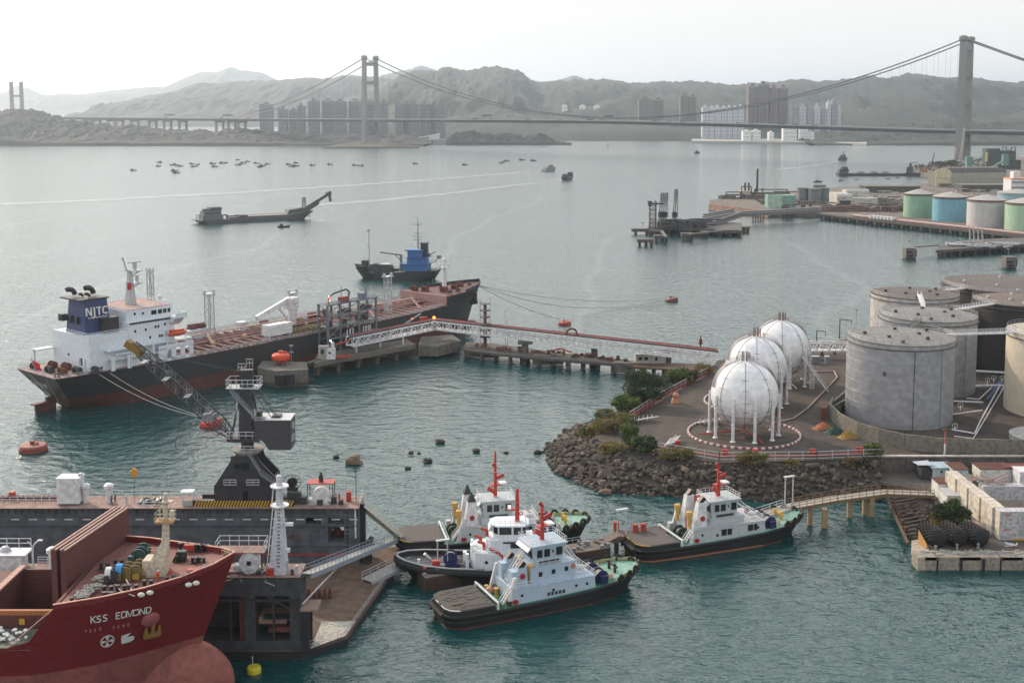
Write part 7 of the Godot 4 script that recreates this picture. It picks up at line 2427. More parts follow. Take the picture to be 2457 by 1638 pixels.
	for s in [[0.0,0.25],[0.25,0.63],[0.63,1.0]]:
		for k in 4:
			var y0:=[0.2,4.8,8.7,12.6][k] as float
			var y1:=[4.4,8.3,12.2,16.1][k] as float
			br.bar(Vector3(L*s[0],y0 if k%2 else y1,0),Vector3(L*s[1],y1 if k%2 else y0,0),0.26)
			br.bar(Vector3(L*s[0],y1,-4.5),Vector3(L*s[1],y0,-4.5),0.24)
	stuff(obj("brace",br,ste,t))
	var gear:=MB.new()
	for i in 34:
		var y:=[4.9,8.8,12.7][i%3] as float
		var x:=r2(0.8,L-1)
		gear.bx(x,x+r2(0.3,1.4),y,y+r2(0.5,2.4),-4.2+r2(0,3),-3.6+r2(0,3.2))
	stuff(obj("equipment",gear,mat(0.09,0.085,0.08,0.8,0.0,"rough",2),t),"pumps, valves and pipes inside the tower")
	for x in [0.36,0.42,0.48,0.70,0.75,0.80,0.84]:
		var pm:=MB.new()
		pm.tube(Vector3(L*x,4.8,0.7),Vector3(L*x,7.0,0.7),0.22,0.22,6)
		obj("white_pipe",pm,M.white,t)
	var cr:=MB.new()
	cr.bx(L*0.33,L*0.48,16.6,18.2,-3,-1)
	obj("top_pump",cr,mat(0.25,0.035,0.02,0.6,0.0,"rough",2),t)
	var cj:=MB.new()
	cj.path([Vector3(L*0.5,16.6,-2),Vector3(L*0.52,19.6,-2),Vector3(L*0.46,20.6,-2),Vector3(L*0.2,19.8,-2),Vector3(L*0.12,18.8,-2)],0.3,6)
	cj.bar(Vector3(L*0.36,17.6,-2),Vector3(L*0.36,22.0,-2),0.2)
	obj("loading_arm",cj,M.dark,t)
	slabs("top_box",t,mat(0.10,0.14,0.20,0.6,0.0,""),[[L*0.78,L*0.88,16.6,18.2,-4,-2]])
	slabs("top_post",t,M.steel,[[L*0.93,L*0.96,16.6,20.6,-4,-3.6],[L*0.05,L*0.07,16.6,19.0,-1,-0.8],[L*0.7,L*0.715,16.6,18.6,-1,-0.8]])
	var rl:=MB.new()
	rl.rail([Vector3(-0.5,16.5,0.3),Vector3(L+0.5,16.5,0.3)],1.1,1.4,0.1)
	stuff(obj("roof_railing",rl,ste,t))
	var sw:=MB.new()
	sw.beam(Vector3(0.2,8.4,0.4),Vector3(-3.4,12.4,-0.4),1.0,0.2)
	obj("side_stair",sw,ste,t)
	lamp("",Vector3(-57.56,21.02,-415),Color(1.0,0.55,0.35),0.3,6.0,t)
	lamp("",Vector3(-55.36,21.13,-417),Color(1.0,0.75,0.45),0.26,6.0,t)
	lamp("",Vector3(-52.52,21.37,-420),Color(1.0,0.25,0.10),0.45,6.0,t)
	lamp("",Vector3(-51.62,21.36,-421),Color(1.0,0.25,0.10),0.45,6.0,t)
	lamp("",Vector3(-49.65,21.33,-423),Color(1.0,0.95,0.8),0.32,7.0,t)
	lamp("",Vector3(-61.29,13.5,-412),Color(1.0,0.98,0.9),0.35,7.0,t)
	lamp("",Vector3(-60.5,8.43,-411),Color(1.0,0.98,0.9),0.32,7.0,t)
	t=thing("pipe_bridge","white truss pipe bridge that bends at the tanker's bow and runs to the shore","pipe bridge")
	var p0:=Vector3(-55.37,8,-405.91)
	var p1:=Vector3(-28.58,8,-438.27)
	var p2:=Vector3(24.42,8,-406.63)
	var p3:=Vector3(66.06,8,-381.68)
	box_truss(t,p0,p1,3.6,2.9,16,0.3,M.white)
	box_truss(t,p1,p2,3.6,2.9,24,0.3,M.white)
	box_truss(t,p2,p3,3.6,2.9,20,0.26,M.white)
	for q in [[p0,p1],[p1,p3]]:
		for k in 3:
			var pm:=MB.new()
			var up:=Vector3(0,3.5-0.12*k,-1.4+1.1*k)
			pm.tube(q[0]+up,q[1]+up,0.32,0.32,7)
			obj("top_pipe",pm,[M.oxide,mat(0.30,0.05,0.06,0.7,0.0,"rough",4),M.conc_dark][k],t)
	for k in 3:
		var pm:=MB.new()
		pm.tube(p1.lerp(p3,0.25)+Vector3(0,0.7+k*0.75,1.9),p3+Vector3(0,0.7+k*0.75,1.9),0.22,0.22,6)
		obj("side_pipe",pm,M.white,t)
	for e in [[Vector3(-53.56,5,-409.23),8.0],[Vector3(-46.17,5,-417.82),8.0],[Vector3(-38.8,5,-423.75),8.0],[Vector3(-51.89,5,-425.25),8.0]]:
		var cm3:=MB.new()
		cm3.beam(e[0],Vector3(e[0].x,e[1],e[0].z),0.6)
		obj("steel_leg",cm3,M.white,t)
	for e in [Vector3(4.61,0,-417.54),Vector3(28.46,0,-410.74),Vector3(53.12,0,-404.15)]:
		var cm3:=MB.new()
		cm3.tube(e+Vector3(0,-2,0),e+Vector3(0,6.6,0),1.15,1.15,10)
		cm3.bx(e.x-2.6,e.x+2.6,6.6,7.8,e.z-2,e.z+2)
		obj("concrete_pier",cm3,M.conc,t)
		var fm:=MB.new()
		fm.tube(e+Vector3(0,-2,0),e+Vector3(0,2.0,0),1.8,1.8,10)
		obj("pier_foot",fm,M.conc_dark,t)
	var lo:=MB.new()
	lo.path([p2+Vector3(-6,3.4,-1),p2+Vector3(-5.6,5.0,-1),p2+Vector3(-4,5.8,-1),p2+Vector3(-2.6,5.2,-1),p2+Vector3(-2,3.4,-1)],0.34,7)
	obj("expansion_loop",lo,M.oxide,t)
	lamp("",p1+Vector3(0,4.3,1.2),Color(1.0,0.55,0.18),0.5,6.0,t)
	lamp("",p1+Vector3(-8,4.0,1.6),Color(1.0,0.30,0.15),0.28,5.0,t)
	slabs("pipe_valve",t,M.red,[[p1.x-5.4,p1.x-2.6,11.4,12.6,p1.z+1.0,p1.z+1.8]])
	t=thing("hull_floodlight","greenish floodlight on a post shining beside the tanker's black side","lamp",Vector3(-47.16,5,-444.2))
	var fl:=MB.new()
	fl.tube(Vector3.ZERO,Vector3(0,4.6,0),0.12,0.12,6)
	obj("post",fl,M.steel,t)
	lamp("",t.position+Vector3(0.2,4.7,0),Color(0.95,1.0,0.55),0.4,6.0,t)
	t=thing("jetty_hut","pale concrete hut with openings at the left end of the loading platform","hut",Vector3(-63.3,5,-398.96))
	slabs("walls",t,M.pale_conc,[[-1.8,1.6,0,4.2,-3,0]])
	slabs("opening",t,M.dark,[[-1.0,0.2,1.6,3.2,0,0.08]])
	t=thing("white_cabinet","white equipment cabinet between the hut and the red pipes on the jetty","cabinet",Vector3(-60.96,5,-398.29))
	slabs("walls",t,M.white,[[-1.2,1.6,0,3.6,-2,0],[0.2,1.2,3.6,5.6,-1.6,-0.4]])
	slabs("window",t,M.blue,[[-0.6,0.2,1.8,2.6,0,0.06]])
	t=thing("red_fire_pipes","red fire main pipes standing right of the white cabinet on the jetty","pipes",Vector3(-58.92,5,-399.63))
	var rp:=MB.new()
	rp.path([Vector3(-0.8,0,-1),Vector3(-0.8,4.4,-1),Vector3(3.8,5.4,-4)],0.28,7)
	rp.path([Vector3(-0.6,0.6,0),Vector3(5,0.6,-1.5)],0.3,7)
	rp.path([Vector3(0.2,0.3,0.6),Vector3(3.2,0.3,-0.2),Vector3(3.4,1.4,-0.2)],0.22,7)
	obj("pipe",rp,M.red,t)
	t=thing("dark_footbridge","low dark footbridge between the dolphin and the loading platform","footbridge")
	var fb:=MB.new()
	fb.beam(Vector3(-67.81,5,-391.75),Vector3(-64.73,5,-398.29),1.6,0.5)
	obj("span",fb,M.conc_dark,t)
	t=thing("old_pier","old broken concrete pier running under the white pipe bridge","pier")
	slab_on_piles(t,[Vector2(-17.1,-422.73),Vector2(-4.88,-415.5),Vector2(8.81,-408.52),Vector2(40.55,-396.51),Vector2(41.21,-403.1),Vector2(10.55,-421.26),Vector2(-5.84,-433.26),Vector2(-16.88,-436.36)],3.4,0.9,M.conc_dark,5.0)
	for e in [Vector3(-13.9,2.5,-424.17),Vector3(-8.65,2.5,-421.99),Vector3(10.28,2.5,-410.01),Vector3(14.64,2.5,-411.38),Vector3(37.92,2.5,-398.03)]:
		var bm:=MB.new()
		bm.bx(e.x-3.2,e.x+3.2,0.5,3.7,e.z-4,e.z)
		obj("pile_cap",bm,M.conc,t)
	var jk:=MB.new()
	for i in 50:
		var c:Vector3=(Vector3(-16.23,3.4,-427.18)).lerp(Vector3(38.38,3.4,-403.1),rng.randf())+Vector3(0,0,r2(-3,2))
		jk.bx(c.x,c.x+r2(0.4,2.2),3.4,3.4+r2(0.3,1.6),c.z,c.z+r2(0.3,1.2))
	stuff(obj("pier_debris",jk,mat(0.16,0.085,0.06,0.9,0.0,"rough",2),t),"rusty bollards and broken concrete on the pier")
	var rr:=MB.new()
	rr.path([Vector3(13.1,3.8,-417.87),Vector3(17.07,4.6,-418.32),Vector3(20.9,3.8,-415.72)],0.3,6)
	obj("red_pipe",rr,M.red,t)
	t=thing("pier_shed","white boarded shed with dark windows on the timber pier below the pipe bridge","shed",Vector3(41.51,3.4,-399.12))
	slabs("walls",t,mat(0.45,0.45,0.42,0.85,0.0,"stain",3),[[0,10.2,0,3.0,-4,0]])
	slabs("roof",t,M.galv,[[-0.2,10.4,3.0,3.2,-4.2,0.2]])
	slabs("window",t,M.glass,[[1.0,2.2,1.2,2.2,0,0.07],[3.0,4.2,1.2,2.2,0,0.07],[6.6,7.4,1.0,2.2,0,0.07]])
	t=thing("timber_pier","dark timber pier on many thin piles carrying the white shed to the shore","pier")
	slab_on_piles(t,[Vector2(39.65,-394.39),Vector2(64.23,-388.09),Vector2(65.87,-398.27),Vector2(40.55,-403.56)],3.3,0.5,M.wood,3.4)
	t=thing("scaffold_tower","rusty beacon tower wrapped in ringed scaffolding beside the pipe bridge's bend","tower",Vector3(-9.65,3.4,-427.18))
	var sc:=MB.new()
	sc.tube(Vector3.ZERO,Vector3(0,15.6,0),0.65,0.55,8)
	obj("post",sc,M.oxide,t)
	for k in 6:
		var y:=3.6+k*2.4
		slabs("scaffold_deck",t,M.conc_dark,[[-1.8,1.8,y,y+0.15,-1.8,1.8]])
	var sp:=MB.new()
	for x in [-1.8,1.8]:
		for z in [-1.8,1.8]:
			sp.bar(Vector3(x,0,z),Vector3(x,17.4,z),0.1)
	for k in 7:
		sp.rail([Vector3(-1.8,3.2+k*2.0,1.8),Vector3(1.8,3.2+k*2.0,1.8),Vector3(1.8,3.2+k*2.0,-1.8)],1.0,1.8,0.07)
	stuff(obj("scaffold_pole",sp,M.steel,t))
	t=thing("jetty_posts","pair of thin grey light posts right of the scaffolded tower","lamp post",Vector3(-2.44,3.4,-422.73))
	for x in [0.0,0.8]:
		var pm:=MB.new()
		pm.bar(Vector3(x,0,0),Vector3(x,14.0-x*4,0),0.22)
		obj("post",pm,M.galv,t)
	t=thing("red_beacon","dark red beacon lantern post behind the pipe bridge near the spheres","beacon",Vector3(62.94,7,-396.87))
	var bm2:=MB.new()
	bm2.tube(Vector3.ZERO,Vector3(0,6.4,0),0.25,0.2,8)
	bm2.bx(-0.7,0.7,3.6,3.9,-0.7,0.7)
	bm2.bx(-0.45,0.45,3.9,5.2,-0.45,0.45)
	obj("post",bm2,M.oxide,t)
func buoy(label:String,at:Vector3,s:float,tilt:float,m:Material) -> void:
	var o:=thing("mooring_buoy",label,"buoy",at)
	o.rotation.z=tilt
	var b:=MB.new()
	b.lathe(Vector3.ZERO,[[2.4*s,-0.9*s],[3.0*s,-0.6*s],[3.1*s,1.1*s],[2.8*s,1.5*s],[0,1.6*s]],22)
	obj("float",b,m,o)
	var r:=MB.new()
	r.tube(Vector3(0,0.2*s,0),Vector3(0,0.7*s,0),3.25*s,3.25*s,22)
	obj("rubbing_band",r,m,o)
	slabs("mooring_hook",o,m,[[-0.6*s,0.3*s,1.5*s,2.4*s,-0.4*s,0.4*s],[0.8*s,1.2*s,1.5*s,2.1*s,-0.2*s,0.2*s]])
func buoys_lines() -> void:
	buoy("dull red mooring buoy alone on the water at far left, below the tanker's stern",Vector3(-125.18,0,-308.09),1.12,0.0,mat(0.22,0.05,0.035,0.6,0.0,"rust",4))
	buoy("bright red mooring buoy tilted by ropes, behind the crane's jib",Vector3(-84.8,0,-333.25),1.0,0.16,mat(0.50,0.05,0.03,0.6,0.0,"rust",4))
	buoy("red mooring buoy with a rope to the tanker's bow, above the pipe bridge",Vector3(21.68,0,-490.32),0.85,0.1,mat(0.36,0.06,0.045,0.6,0.0,"rust",4))
	buoy("dark tilted mooring buoy farthest right of the tanker's bow",Vector3(73.53,0,-549.62),1.0,0.2,mat(0.17,0.06,0.05,0.6,0.0,"rough",4))
	for e in [["upper stern mooring rope from the tanker to the red buoy",Vector3(-119.55,10.98,-352),Vector3(-88.19,2,-335.7),3.0],["lower stern mooring rope from the tanker to the red buoy",Vector3(-121.61,11.16,-349),Vector3(-88.43,2,-334.78),3.5],["short bow rope from the tanker to the nearer red buoy",Vector3(-14.05,16.47,-489),Vector3(20.19,1.8,-491.9),3.0],["long sagging bow rope from the tanker to the dark far buoy",Vector3(-14.05,16.47,-489),Vector3(71.24,1.6,-546.91),7.0],["second long bow rope sagging close to the water",Vector3(-14.05,16.47,-489),Vector3(70.56,1.6,-544.54),13.0]]:
		var o:=thing("mooring_rope",e[0],"rope",Vector3.ZERO,0.0)
		var mb:=MB.new()
		var q:=[]
		for i in 17:
			var f:=i/16.0
			q.append((e[1] as Vector3).lerp(e[2],f)-Vector3(0,e[3]*4.0*f*(1.0-f)*0.5,0))
		mb.path(q,0.13,4)
		obj("line",mb,M.rope,o)
func wakes() -> void:
	var wake_foam_sheen:=StandardMaterial3D.new()  # pale film paints wake foam together with sky reflected by smoothed water
	wake_foam_sheen.albedo_color=Color(0.92,0.94,0.94,0.22)
	wake_foam_sheen.transparency=BaseMaterial3D.TRANSPARENCY_ALPHA
	wake_foam_sheen.roughness=0.6
	wake_foam_sheen.albedo_texture=noise_tex("rough",0.02,0.4,1.0,5)
	wake_foam_sheen.uv1_triplanar=true
	wake_foam_sheen.uv1_world_triplanar=true
	wake_foam_sheen.uv1_scale=Vector3(0.02,0.1,0.1)
	for e in [["white wake trailing left behind the ferry",[Vector3(44.69,0,-1629.57),Vector3(0.82,0,-1580.2),Vector3(-89.74,0,-1456.56),Vector3(-180.3,0,-1343.79),Vector3(-284.02,0,-1229.43),Vector3(-385,0,-1137.86),Vector3(-477.88,0,-1072.03)],3.0,15.0],["pale wake trailing left behind the small coaster",[Vector3(62.71,0,-1424.69),Vector3(10.08,0,-1357.81),Vector3(-54.85,0,-1235.27),Vector3(-128.14,0,-1127.97),Vector3(-193.63,0,-1058.89)],2.5,10.0],["faint wake behind the work boat",[Vector3(526.67,0,-1930.86),Vector3(429.25,0,-1749.76),Vector3(361.7,0,-1660.69)],2.0,8.0]]:
		var mb:=MB.new()
		var p:Array=e[1]
		for i in p.size()-1:
			var n:=10
			for k in n:
				var t0:=(i+float(k)/n)/(p.size()-1)
				var t1:=(i+(k+1.0)/n)/(p.size()-1)
				var a:Vector3=p[i].lerp(p[i+1],float(k)/n)
				var b:Vector3=p[i].lerp(p[i+1],(k+1.0)/n)
				var d:=(b-a).normalized()
				var s:=Vector3(-d.z,0,d.x)
				var w0:float=lerpf(e[2],e[3],sqrt(t0))*(0.8+0.3*sin(k*2.3+i))
				var w1:float=lerpf(e[2],e[3],sqrt(t1))*(0.8+0.3*sin((k+1)*2.3+i))
				mb.quad(a-s*w0+Vector3(0,0.35,0),b-s*w1+Vector3(0,0.35,0),b+s*w1+Vector3(0,0.35,0),a+s*w0+Vector3(0,0.35,0))
		tag(obj("wake",mb,wake_foam_sheen),e[0],"","","structure")
# ---------- headland ----------
var edge:=[Vector3(60.62,6,-374.21),Vector3(44.95,6,-344.02),Vector3(31.7,6,-319.56),Vector3(22.9,6,-306.93),Vector3(20.75,6,-299.04),Vector3(24.81,6,-290.8),Vector3(33.49,6,-285.78),Vector3(48.86,6,-277.56),Vector3(66.26,6,-278.89),Vector3(88.1,6,-281.61)]
var foot:=[Vector3(58.24,0,-393.42),Vector3(42.55,0,-364.84),Vector3(26.55,0,-340.05),Vector3(15.84,0,-328.85),Vector3(8.34,0,-308.47),Vector3(10.89,0,-288.71),Vector3(20.54,0,-273.68),Vector3(39.53,0,-270.67),Vector3(61.74,0,-266.86),Vector3(84.26,0,-268.31)]
func v2(p:Vector3) -> Vector2:
	return Vector2(p.x,p.z)
func headland() -> void:
	var dirt:=mat(0.058,0.045,0.036,0.95,0.0,"stain",22)
	var poly:=[]
	for p in edge:
		poly.append(v2(p))
	poly.append_array([Vector2(88.73,-283.68),Vector2(157.64,-283.68),Vector2(273.68,-498.99),Vector2(173.38,-462.99),Vector2(121.96,-429.41),Vector2(80.99,-404.41),Vector2(67.67,-390.99)])
	var g:=MB.new()
	g.prism(poly,-2,6.0)
	tag(obj("headland_ground",g,dirt),"brown bare ground under the gas spheres and storage tanks","","","structure")
	var sl:=MB.new()
	var rows:=[[],[],[],[]]
	for i in edge.size():
		for k in 4:
			var p:Vector3=edge[i].lerp(foot[i],k/3.0*1.08)
			rows[k].append(p-Vector3(0,0.3,0))
	sl.grid(rows)
	var em:=obj("rock_embankment",sl,mat(0.05,0.042,0.035,0.95,0.0,"rough",4))
	tag(em,"rocky slope of loose boulders round the headland","","","structure")
	var kinds:=[]
	for k in 6:
		var f:=FastNoiseLite.new()
		f.seed=50+k
		f.frequency=0.9
		var mb:=MB.new()
		var q:=[]
		for i in 6:
			var row:=[]
			for j in 9:
				var la:=PI*i/5.0-PI/2
				var lo:=TAU*(j%8)/8.0
				var d:=Vector3(cos(la)*cos(lo),sin(la),cos(la)*sin(lo))
				row.append(d*(0.85+0.55*f.get_noise_3dv(d*1.3))*Vector3(1.0,0.72,0.85))
			q.append(row)
		mb.grid(q,false)
		kinds.append(mb.mesh())
	var tones:=[]
	for c in [[0.12,0.094,0.072],[0.075,0.065,0.056],[0.17,0.135,0.105],[0.045,0.04,0.036],[0.10,0.085,0.072]]:
		tones.append(mat(c[0],c[1],c[2],0.95,0.0,"rough",1.6))
	var small:=[]
	var n:=0
	for i in 2300:
		var s:=r2(0.8,edge.size()-1.01)
		var k:=int(s)
		var e:Vector3=edge[k].lerp(edge[k+1],s-k)
		var w:Vector3=foot[k].lerp(foot[k+1],s-k)
		var u:=pow(rng.randf(),0.75)*1.04
		var p:=e.lerp(w,u)
		var big:=i<300
		var r:=r2(0.75,1.35) if big else r2(0.3,0.75)
		if u<0.25 and s<6.5:
			r*=0.7
		var t:=Transform3D(Basis.from_euler(Vector3(r2(-0.6,0.6),r2(0,6.2),r2(-0.6,0.6))).scaled(Vector3(r,r*r2(0.7,1.1),r)),p+Vector3(r2(-0.6,0.6),r*0.15,r2(-0.6,0.6)))
		if big:
			var o:=MeshInstance3D.new()
			o.name="rock"
			o.mesh=kinds[i%6]
			o.material_override=tones[rng.randi()%5]
			o.transform=t
			em.add_child(o,true)
		else:
			small.append(t)
	var mm:=MultiMesh.new()
	mm.transform_format=MultiMesh.TRANSFORM_3D
	mm.use_colors=true
	mm.mesh=kinds[1]
	mm.instance_count=small.size()
	for i in small.size():
		mm.set_instance_transform(i,small[i])
		var b:=r2(0.45,1.25)
		mm.set_instance_color(i,Color(b,b*r2(0.92,1.0),b*r2(0.85,1.0)))
	var mi:=MultiMeshInstance3D.new()
	mi.name="small_rocks"
	mi.multimesh=mm
	var sm:=StandardMaterial3D.new()
	sm.albedo_color=lin(0.085,0.072,0.06)
	sm.roughness=0.95
	sm.vertex_color_use_as_albedo=true
	mi.material_override=sm
	em.add_child(mi)
	stuff(mi,"smaller stones filling the gaps between the boulders")
	for e in [["large rounded brown boulder standing alone in the basin left of the headland",Vector3(-39.93,0,-297.38),2.5],["small flat rock left of the large boulder in the basin",Vector3(-45.09,0,-301.72),1.0],["dark flat rock highest in the basin above the others",Vector3(-19.34,0,-315.52),1.7],["black rock right of the highest one, nearest the headland's middle",Vector3(-9.29,0,-307.33),1.3],["two humped black rock in the centre of the basin",Vector3(-21.25,0,-298.1),1.6],["small round black rock lowest in the basin",Vector3(-25.94,0,-292.47),1.0],["tiny dark rock just left of the centre rocks",Vector3(-26.22,0,-305.81),0.9],["tiny dark rock awash between the small ones and the headland",Vector3(-24.14,0,-305.44),0.6],["small dark rock off the tip of the headland",Vector3(-1.57,0,-305.81),0.8],["pale rock at the foot of the slope near the tug pier",Vector3(21.66,0,-273.07),1.8],["low dark rock in the water just off the headland's left tip",Vector3(6.66,0,-306.19),1.3]]:
		var o:=MeshInstance3D.new()
		o.name="sea_rock"
		o.mesh=kinds[rng.randi()%6]
		o.material_override=mat(0.17,0.125,0.085,0.9,0.0,"rough",2.5) if e[2]>1.75 else mat(0.025,0.022,0.02,0.8,0.0,"rough",1.5)
		o.transform=Transform3D(Basis(Vector3.UP,r2(0,6)).scaled(Vector3(e[2]*1.15,e[2]*(0.95 if e[2]>2 else 0.6),e[2])),e[1]+Vector3(0,e[2]*0.25,0))
		add_child(o,true)
		tag(o,e[0],"rock")
	for e in [["red and grey fence along the shore side of the sphere yard",[Vector3(64.2,6,-376),Vector3(44.83,6,-343.02),Vector3(31.67,6,-316.95)],M.red],["white post and rail fence along the top of the rock slope",[Vector3(33.31,6,-288.62),Vector3(49.09,6,-278.89),Vector3(72.35,6,-279.57),Vector3(87.8,6,-281.61)],M.galv]]:
		var o:=thing("yard_fence",e[0],"fence")
		var p:Array=e[1]
		for i in p.size()-1:
			var m:=int((p[i+1]-p[i]).length()/3.2)
			for k in m+1:
				var pm:=MB.new()
				var c:Vector3=p[i].lerp(p[i+1],float(k)/m)
				pm.bx(c.x-0.07,c.x+0.07,6,8.3,c.z-0.07,c.z+0.07)
				obj("fence_post",pm,M.galv,o)
			for y in [0.5,1.2,2.1]:
				var rm:=MB.new()
				rm.beam(p[i]+Vector3(0,y,0),p[i+1]+Vector3(0,y,0),0.12,0.35 if e[2]==M.red and y<1.0 else 0.12)
				obj("fence_rail",rm,e[2] if y<1.0 else M.galv,o)
			if e[2]==M.red:
				var wm:=MB.new()
				wm.beam(p[i]+Vector3(0,1.2,-0.1),p[i+1]+Vector3(0,1.2,-0.1),0.04,1.2)
				obj("fence_panel",wm,M.oxide,o)
	var fm:=thing("red_fire_main","red fire main pipe with hydrant boxes running inside the white fence","pipes")
	var fp:=MB.new()
	fp.path([Vector3(32.6,6.4,-291.6),Vector3(49.55,6.4,-281.64),Vector3(72.94,6.4,-281.98),Vector3(85.82,6.4,-285.12)],0.22,6)
	fp.path([Vector3(31.89,6.4,-321.56),Vector3(45.39,6.4,-347.49),Vector3(62.91,6.4,-380.29)],0.25,6)
	obj("pipe",fp,M.red,fm)
	for p in [Vector3(40.94,6,-292.26),Vector3(51.43,6,-284.37),Vector3(58.67,6,-284.37),Vector3(72.72,6,-285.07),Vector3(84.41,6,-286.48)]:
		slabs("hydrant_box",fm,M.red,[[p.x-0.7,p.x+0.7,6,7.2,p.z-0.4,p.z+0.4]])
	for e in [["white pipe manifold frame lying by the left fence corner",Vector3(34.53,6,-314.39),0.5],["white pipe rack on the left of the nearest sphere",Vector3(51.85,6,-311.86),0.3],["white ladder stile over the pipes at the near fence",Vector3(39.7,6,-293),1.2]]:
		var o:=thing("white_pipework",e[0],"pipes",e[1],e[2])
		var pm:=MB.new()
		for k in 5:
			pm.tube(Vector3(-3.5+k*0.4,0.4+0.15*k,-1.0+k*0.5),Vector3(3.5+k*0.3,0.5+0.15*k,-1.0+k*0.5),0.16,0.16,6)
			pm.bar(Vector3(-2.5+k*1.4,0,0),Vector3(-2.5+k*1.4,1.8,0.3),0.16)
		stuff(obj("pipe",pm,M.white,o))
	var om:=thing("orange_vessel","small orange domed vessel by the red fence left of the nearest sphere","tank",Vector3(46.42,6,-335.15))
	var ov:=MB.new()
	ov.frust(Vector3.ZERO,Vector2(2.6,2.0),Vector2(1.6,1.4),1.4)
	ov.ball(Vector3(0,2.0,0),Vector3(0.95,0.95,0.95),8,12)
	obj("body",ov,mat(0.50,0.24,0.14,0.7,0.0,"rust",2),om)
	for e in [["pair of tall thin lamp poles behind the left of the spheres",Vector3(68.28,6,-367.19),9.0],["thin lamp pole with a twin head beyond the far sphere",Vector3(119.66,6,-414.35),13.0]]:
		var o:=thing("yard_lamp",e[0],"lamp post",e[1])
		for x in ([0.0,1.6,-1.4] if e[2]<10 else [0.0]):
			var pm:=MB.new()
			pm.tube(Vector3(x,0,0),Vector3(x,e[2]+x,0),0.1,0.08,6)
			pm.bx(x-0.5,x+0.5,e[2]+x,e[2]+x+0.25,-0.25,0.25)
			obj("pole",pm,M.steel,o)
	for e in [["dark hose crane arm standing beyond the far sphere, nearer the tank",Vector3(118.2,6,-429.41),7.0],["grey hose crane arm just right of the far sphere",Vector3(107.26,6,-418.76),5.0]]:
		var o:=thing("hose_davit",e[0],"crane",e[1])
		var pm:=MB.new()
		pm.tube(Vector3.ZERO,Vector3(0,e[2],0),0.22,0.18,6)
		pm.beam(Vector3(0,e[2],0),Vector3(e[2]*0.6,e[2]-0.4,0),0.25)
		pm.bar(Vector3(e[2]*0.6,e[2]-0.4,0),Vector3(e[2]*0.6,e[2]-2.0,0),0.2)
		obj("arm",pm,M.dark,o)
	var pb:=thing("shore_pipe_bridge","white truss pipe bridge between the far sphere and the nearest tank","pipe bridge")
	box_truss(pb,Vector3(96.62,8.6,-395.97),Vector3(113.96,8.6,-395.97),3.2,2.6,8,0.26,M.white)
	for x in [1985,2008]:
		var p:=Vector3(104.32,6,-400.29) if x<2000 else Vector3(108.89,6,-401.66)
		slabs("concrete_leg",pb,M.conc,[[p.x-0.5,p.x+0.5,6,8.6,p.z-0.5,p.z+0.5]])
	var cab:=thing("control_cabinets","row of grey control cabinets with pale tops under the white truss","cabinet",Vector3(96.62,6,-387.14))
	slabs("cabinet",cab,M.steel,[[0,1.6,0,2.2,-1,0],[1.9,3.5,0,2.2,-1,0],[5.6,6.8,0,2.2,-1,0]])
	slabs("cabinet_top",cab,M.white,[[-0.1,1.7,2.2,2.4,-1.1,0.1],[1.8,3.6,2.2,2.4,-1.1,0.1],[5.5,6.9,2.2,2.4,-1.1,0.1]])
	var kerb:=thing("yard_kerb","long pale kerb with a striped end running between the spheres and the bund","kerb")
	var km:=MB.new()
	km.path([Vector3(70.63,6.3,-313.26),Vector3(75.61,6.3,-317.11),Vector3(82.25,6.3,-328.31),Vector3(100.42,6.3,-365.88),Vector3(101.72,6.3,-374.66),Vector3(92.62,6.3,-373.46)],0.22,6)
	obj("kerb_line",km,mat(0.42,0.30,0.25,0.85,0.0,"rust",2),kerb)
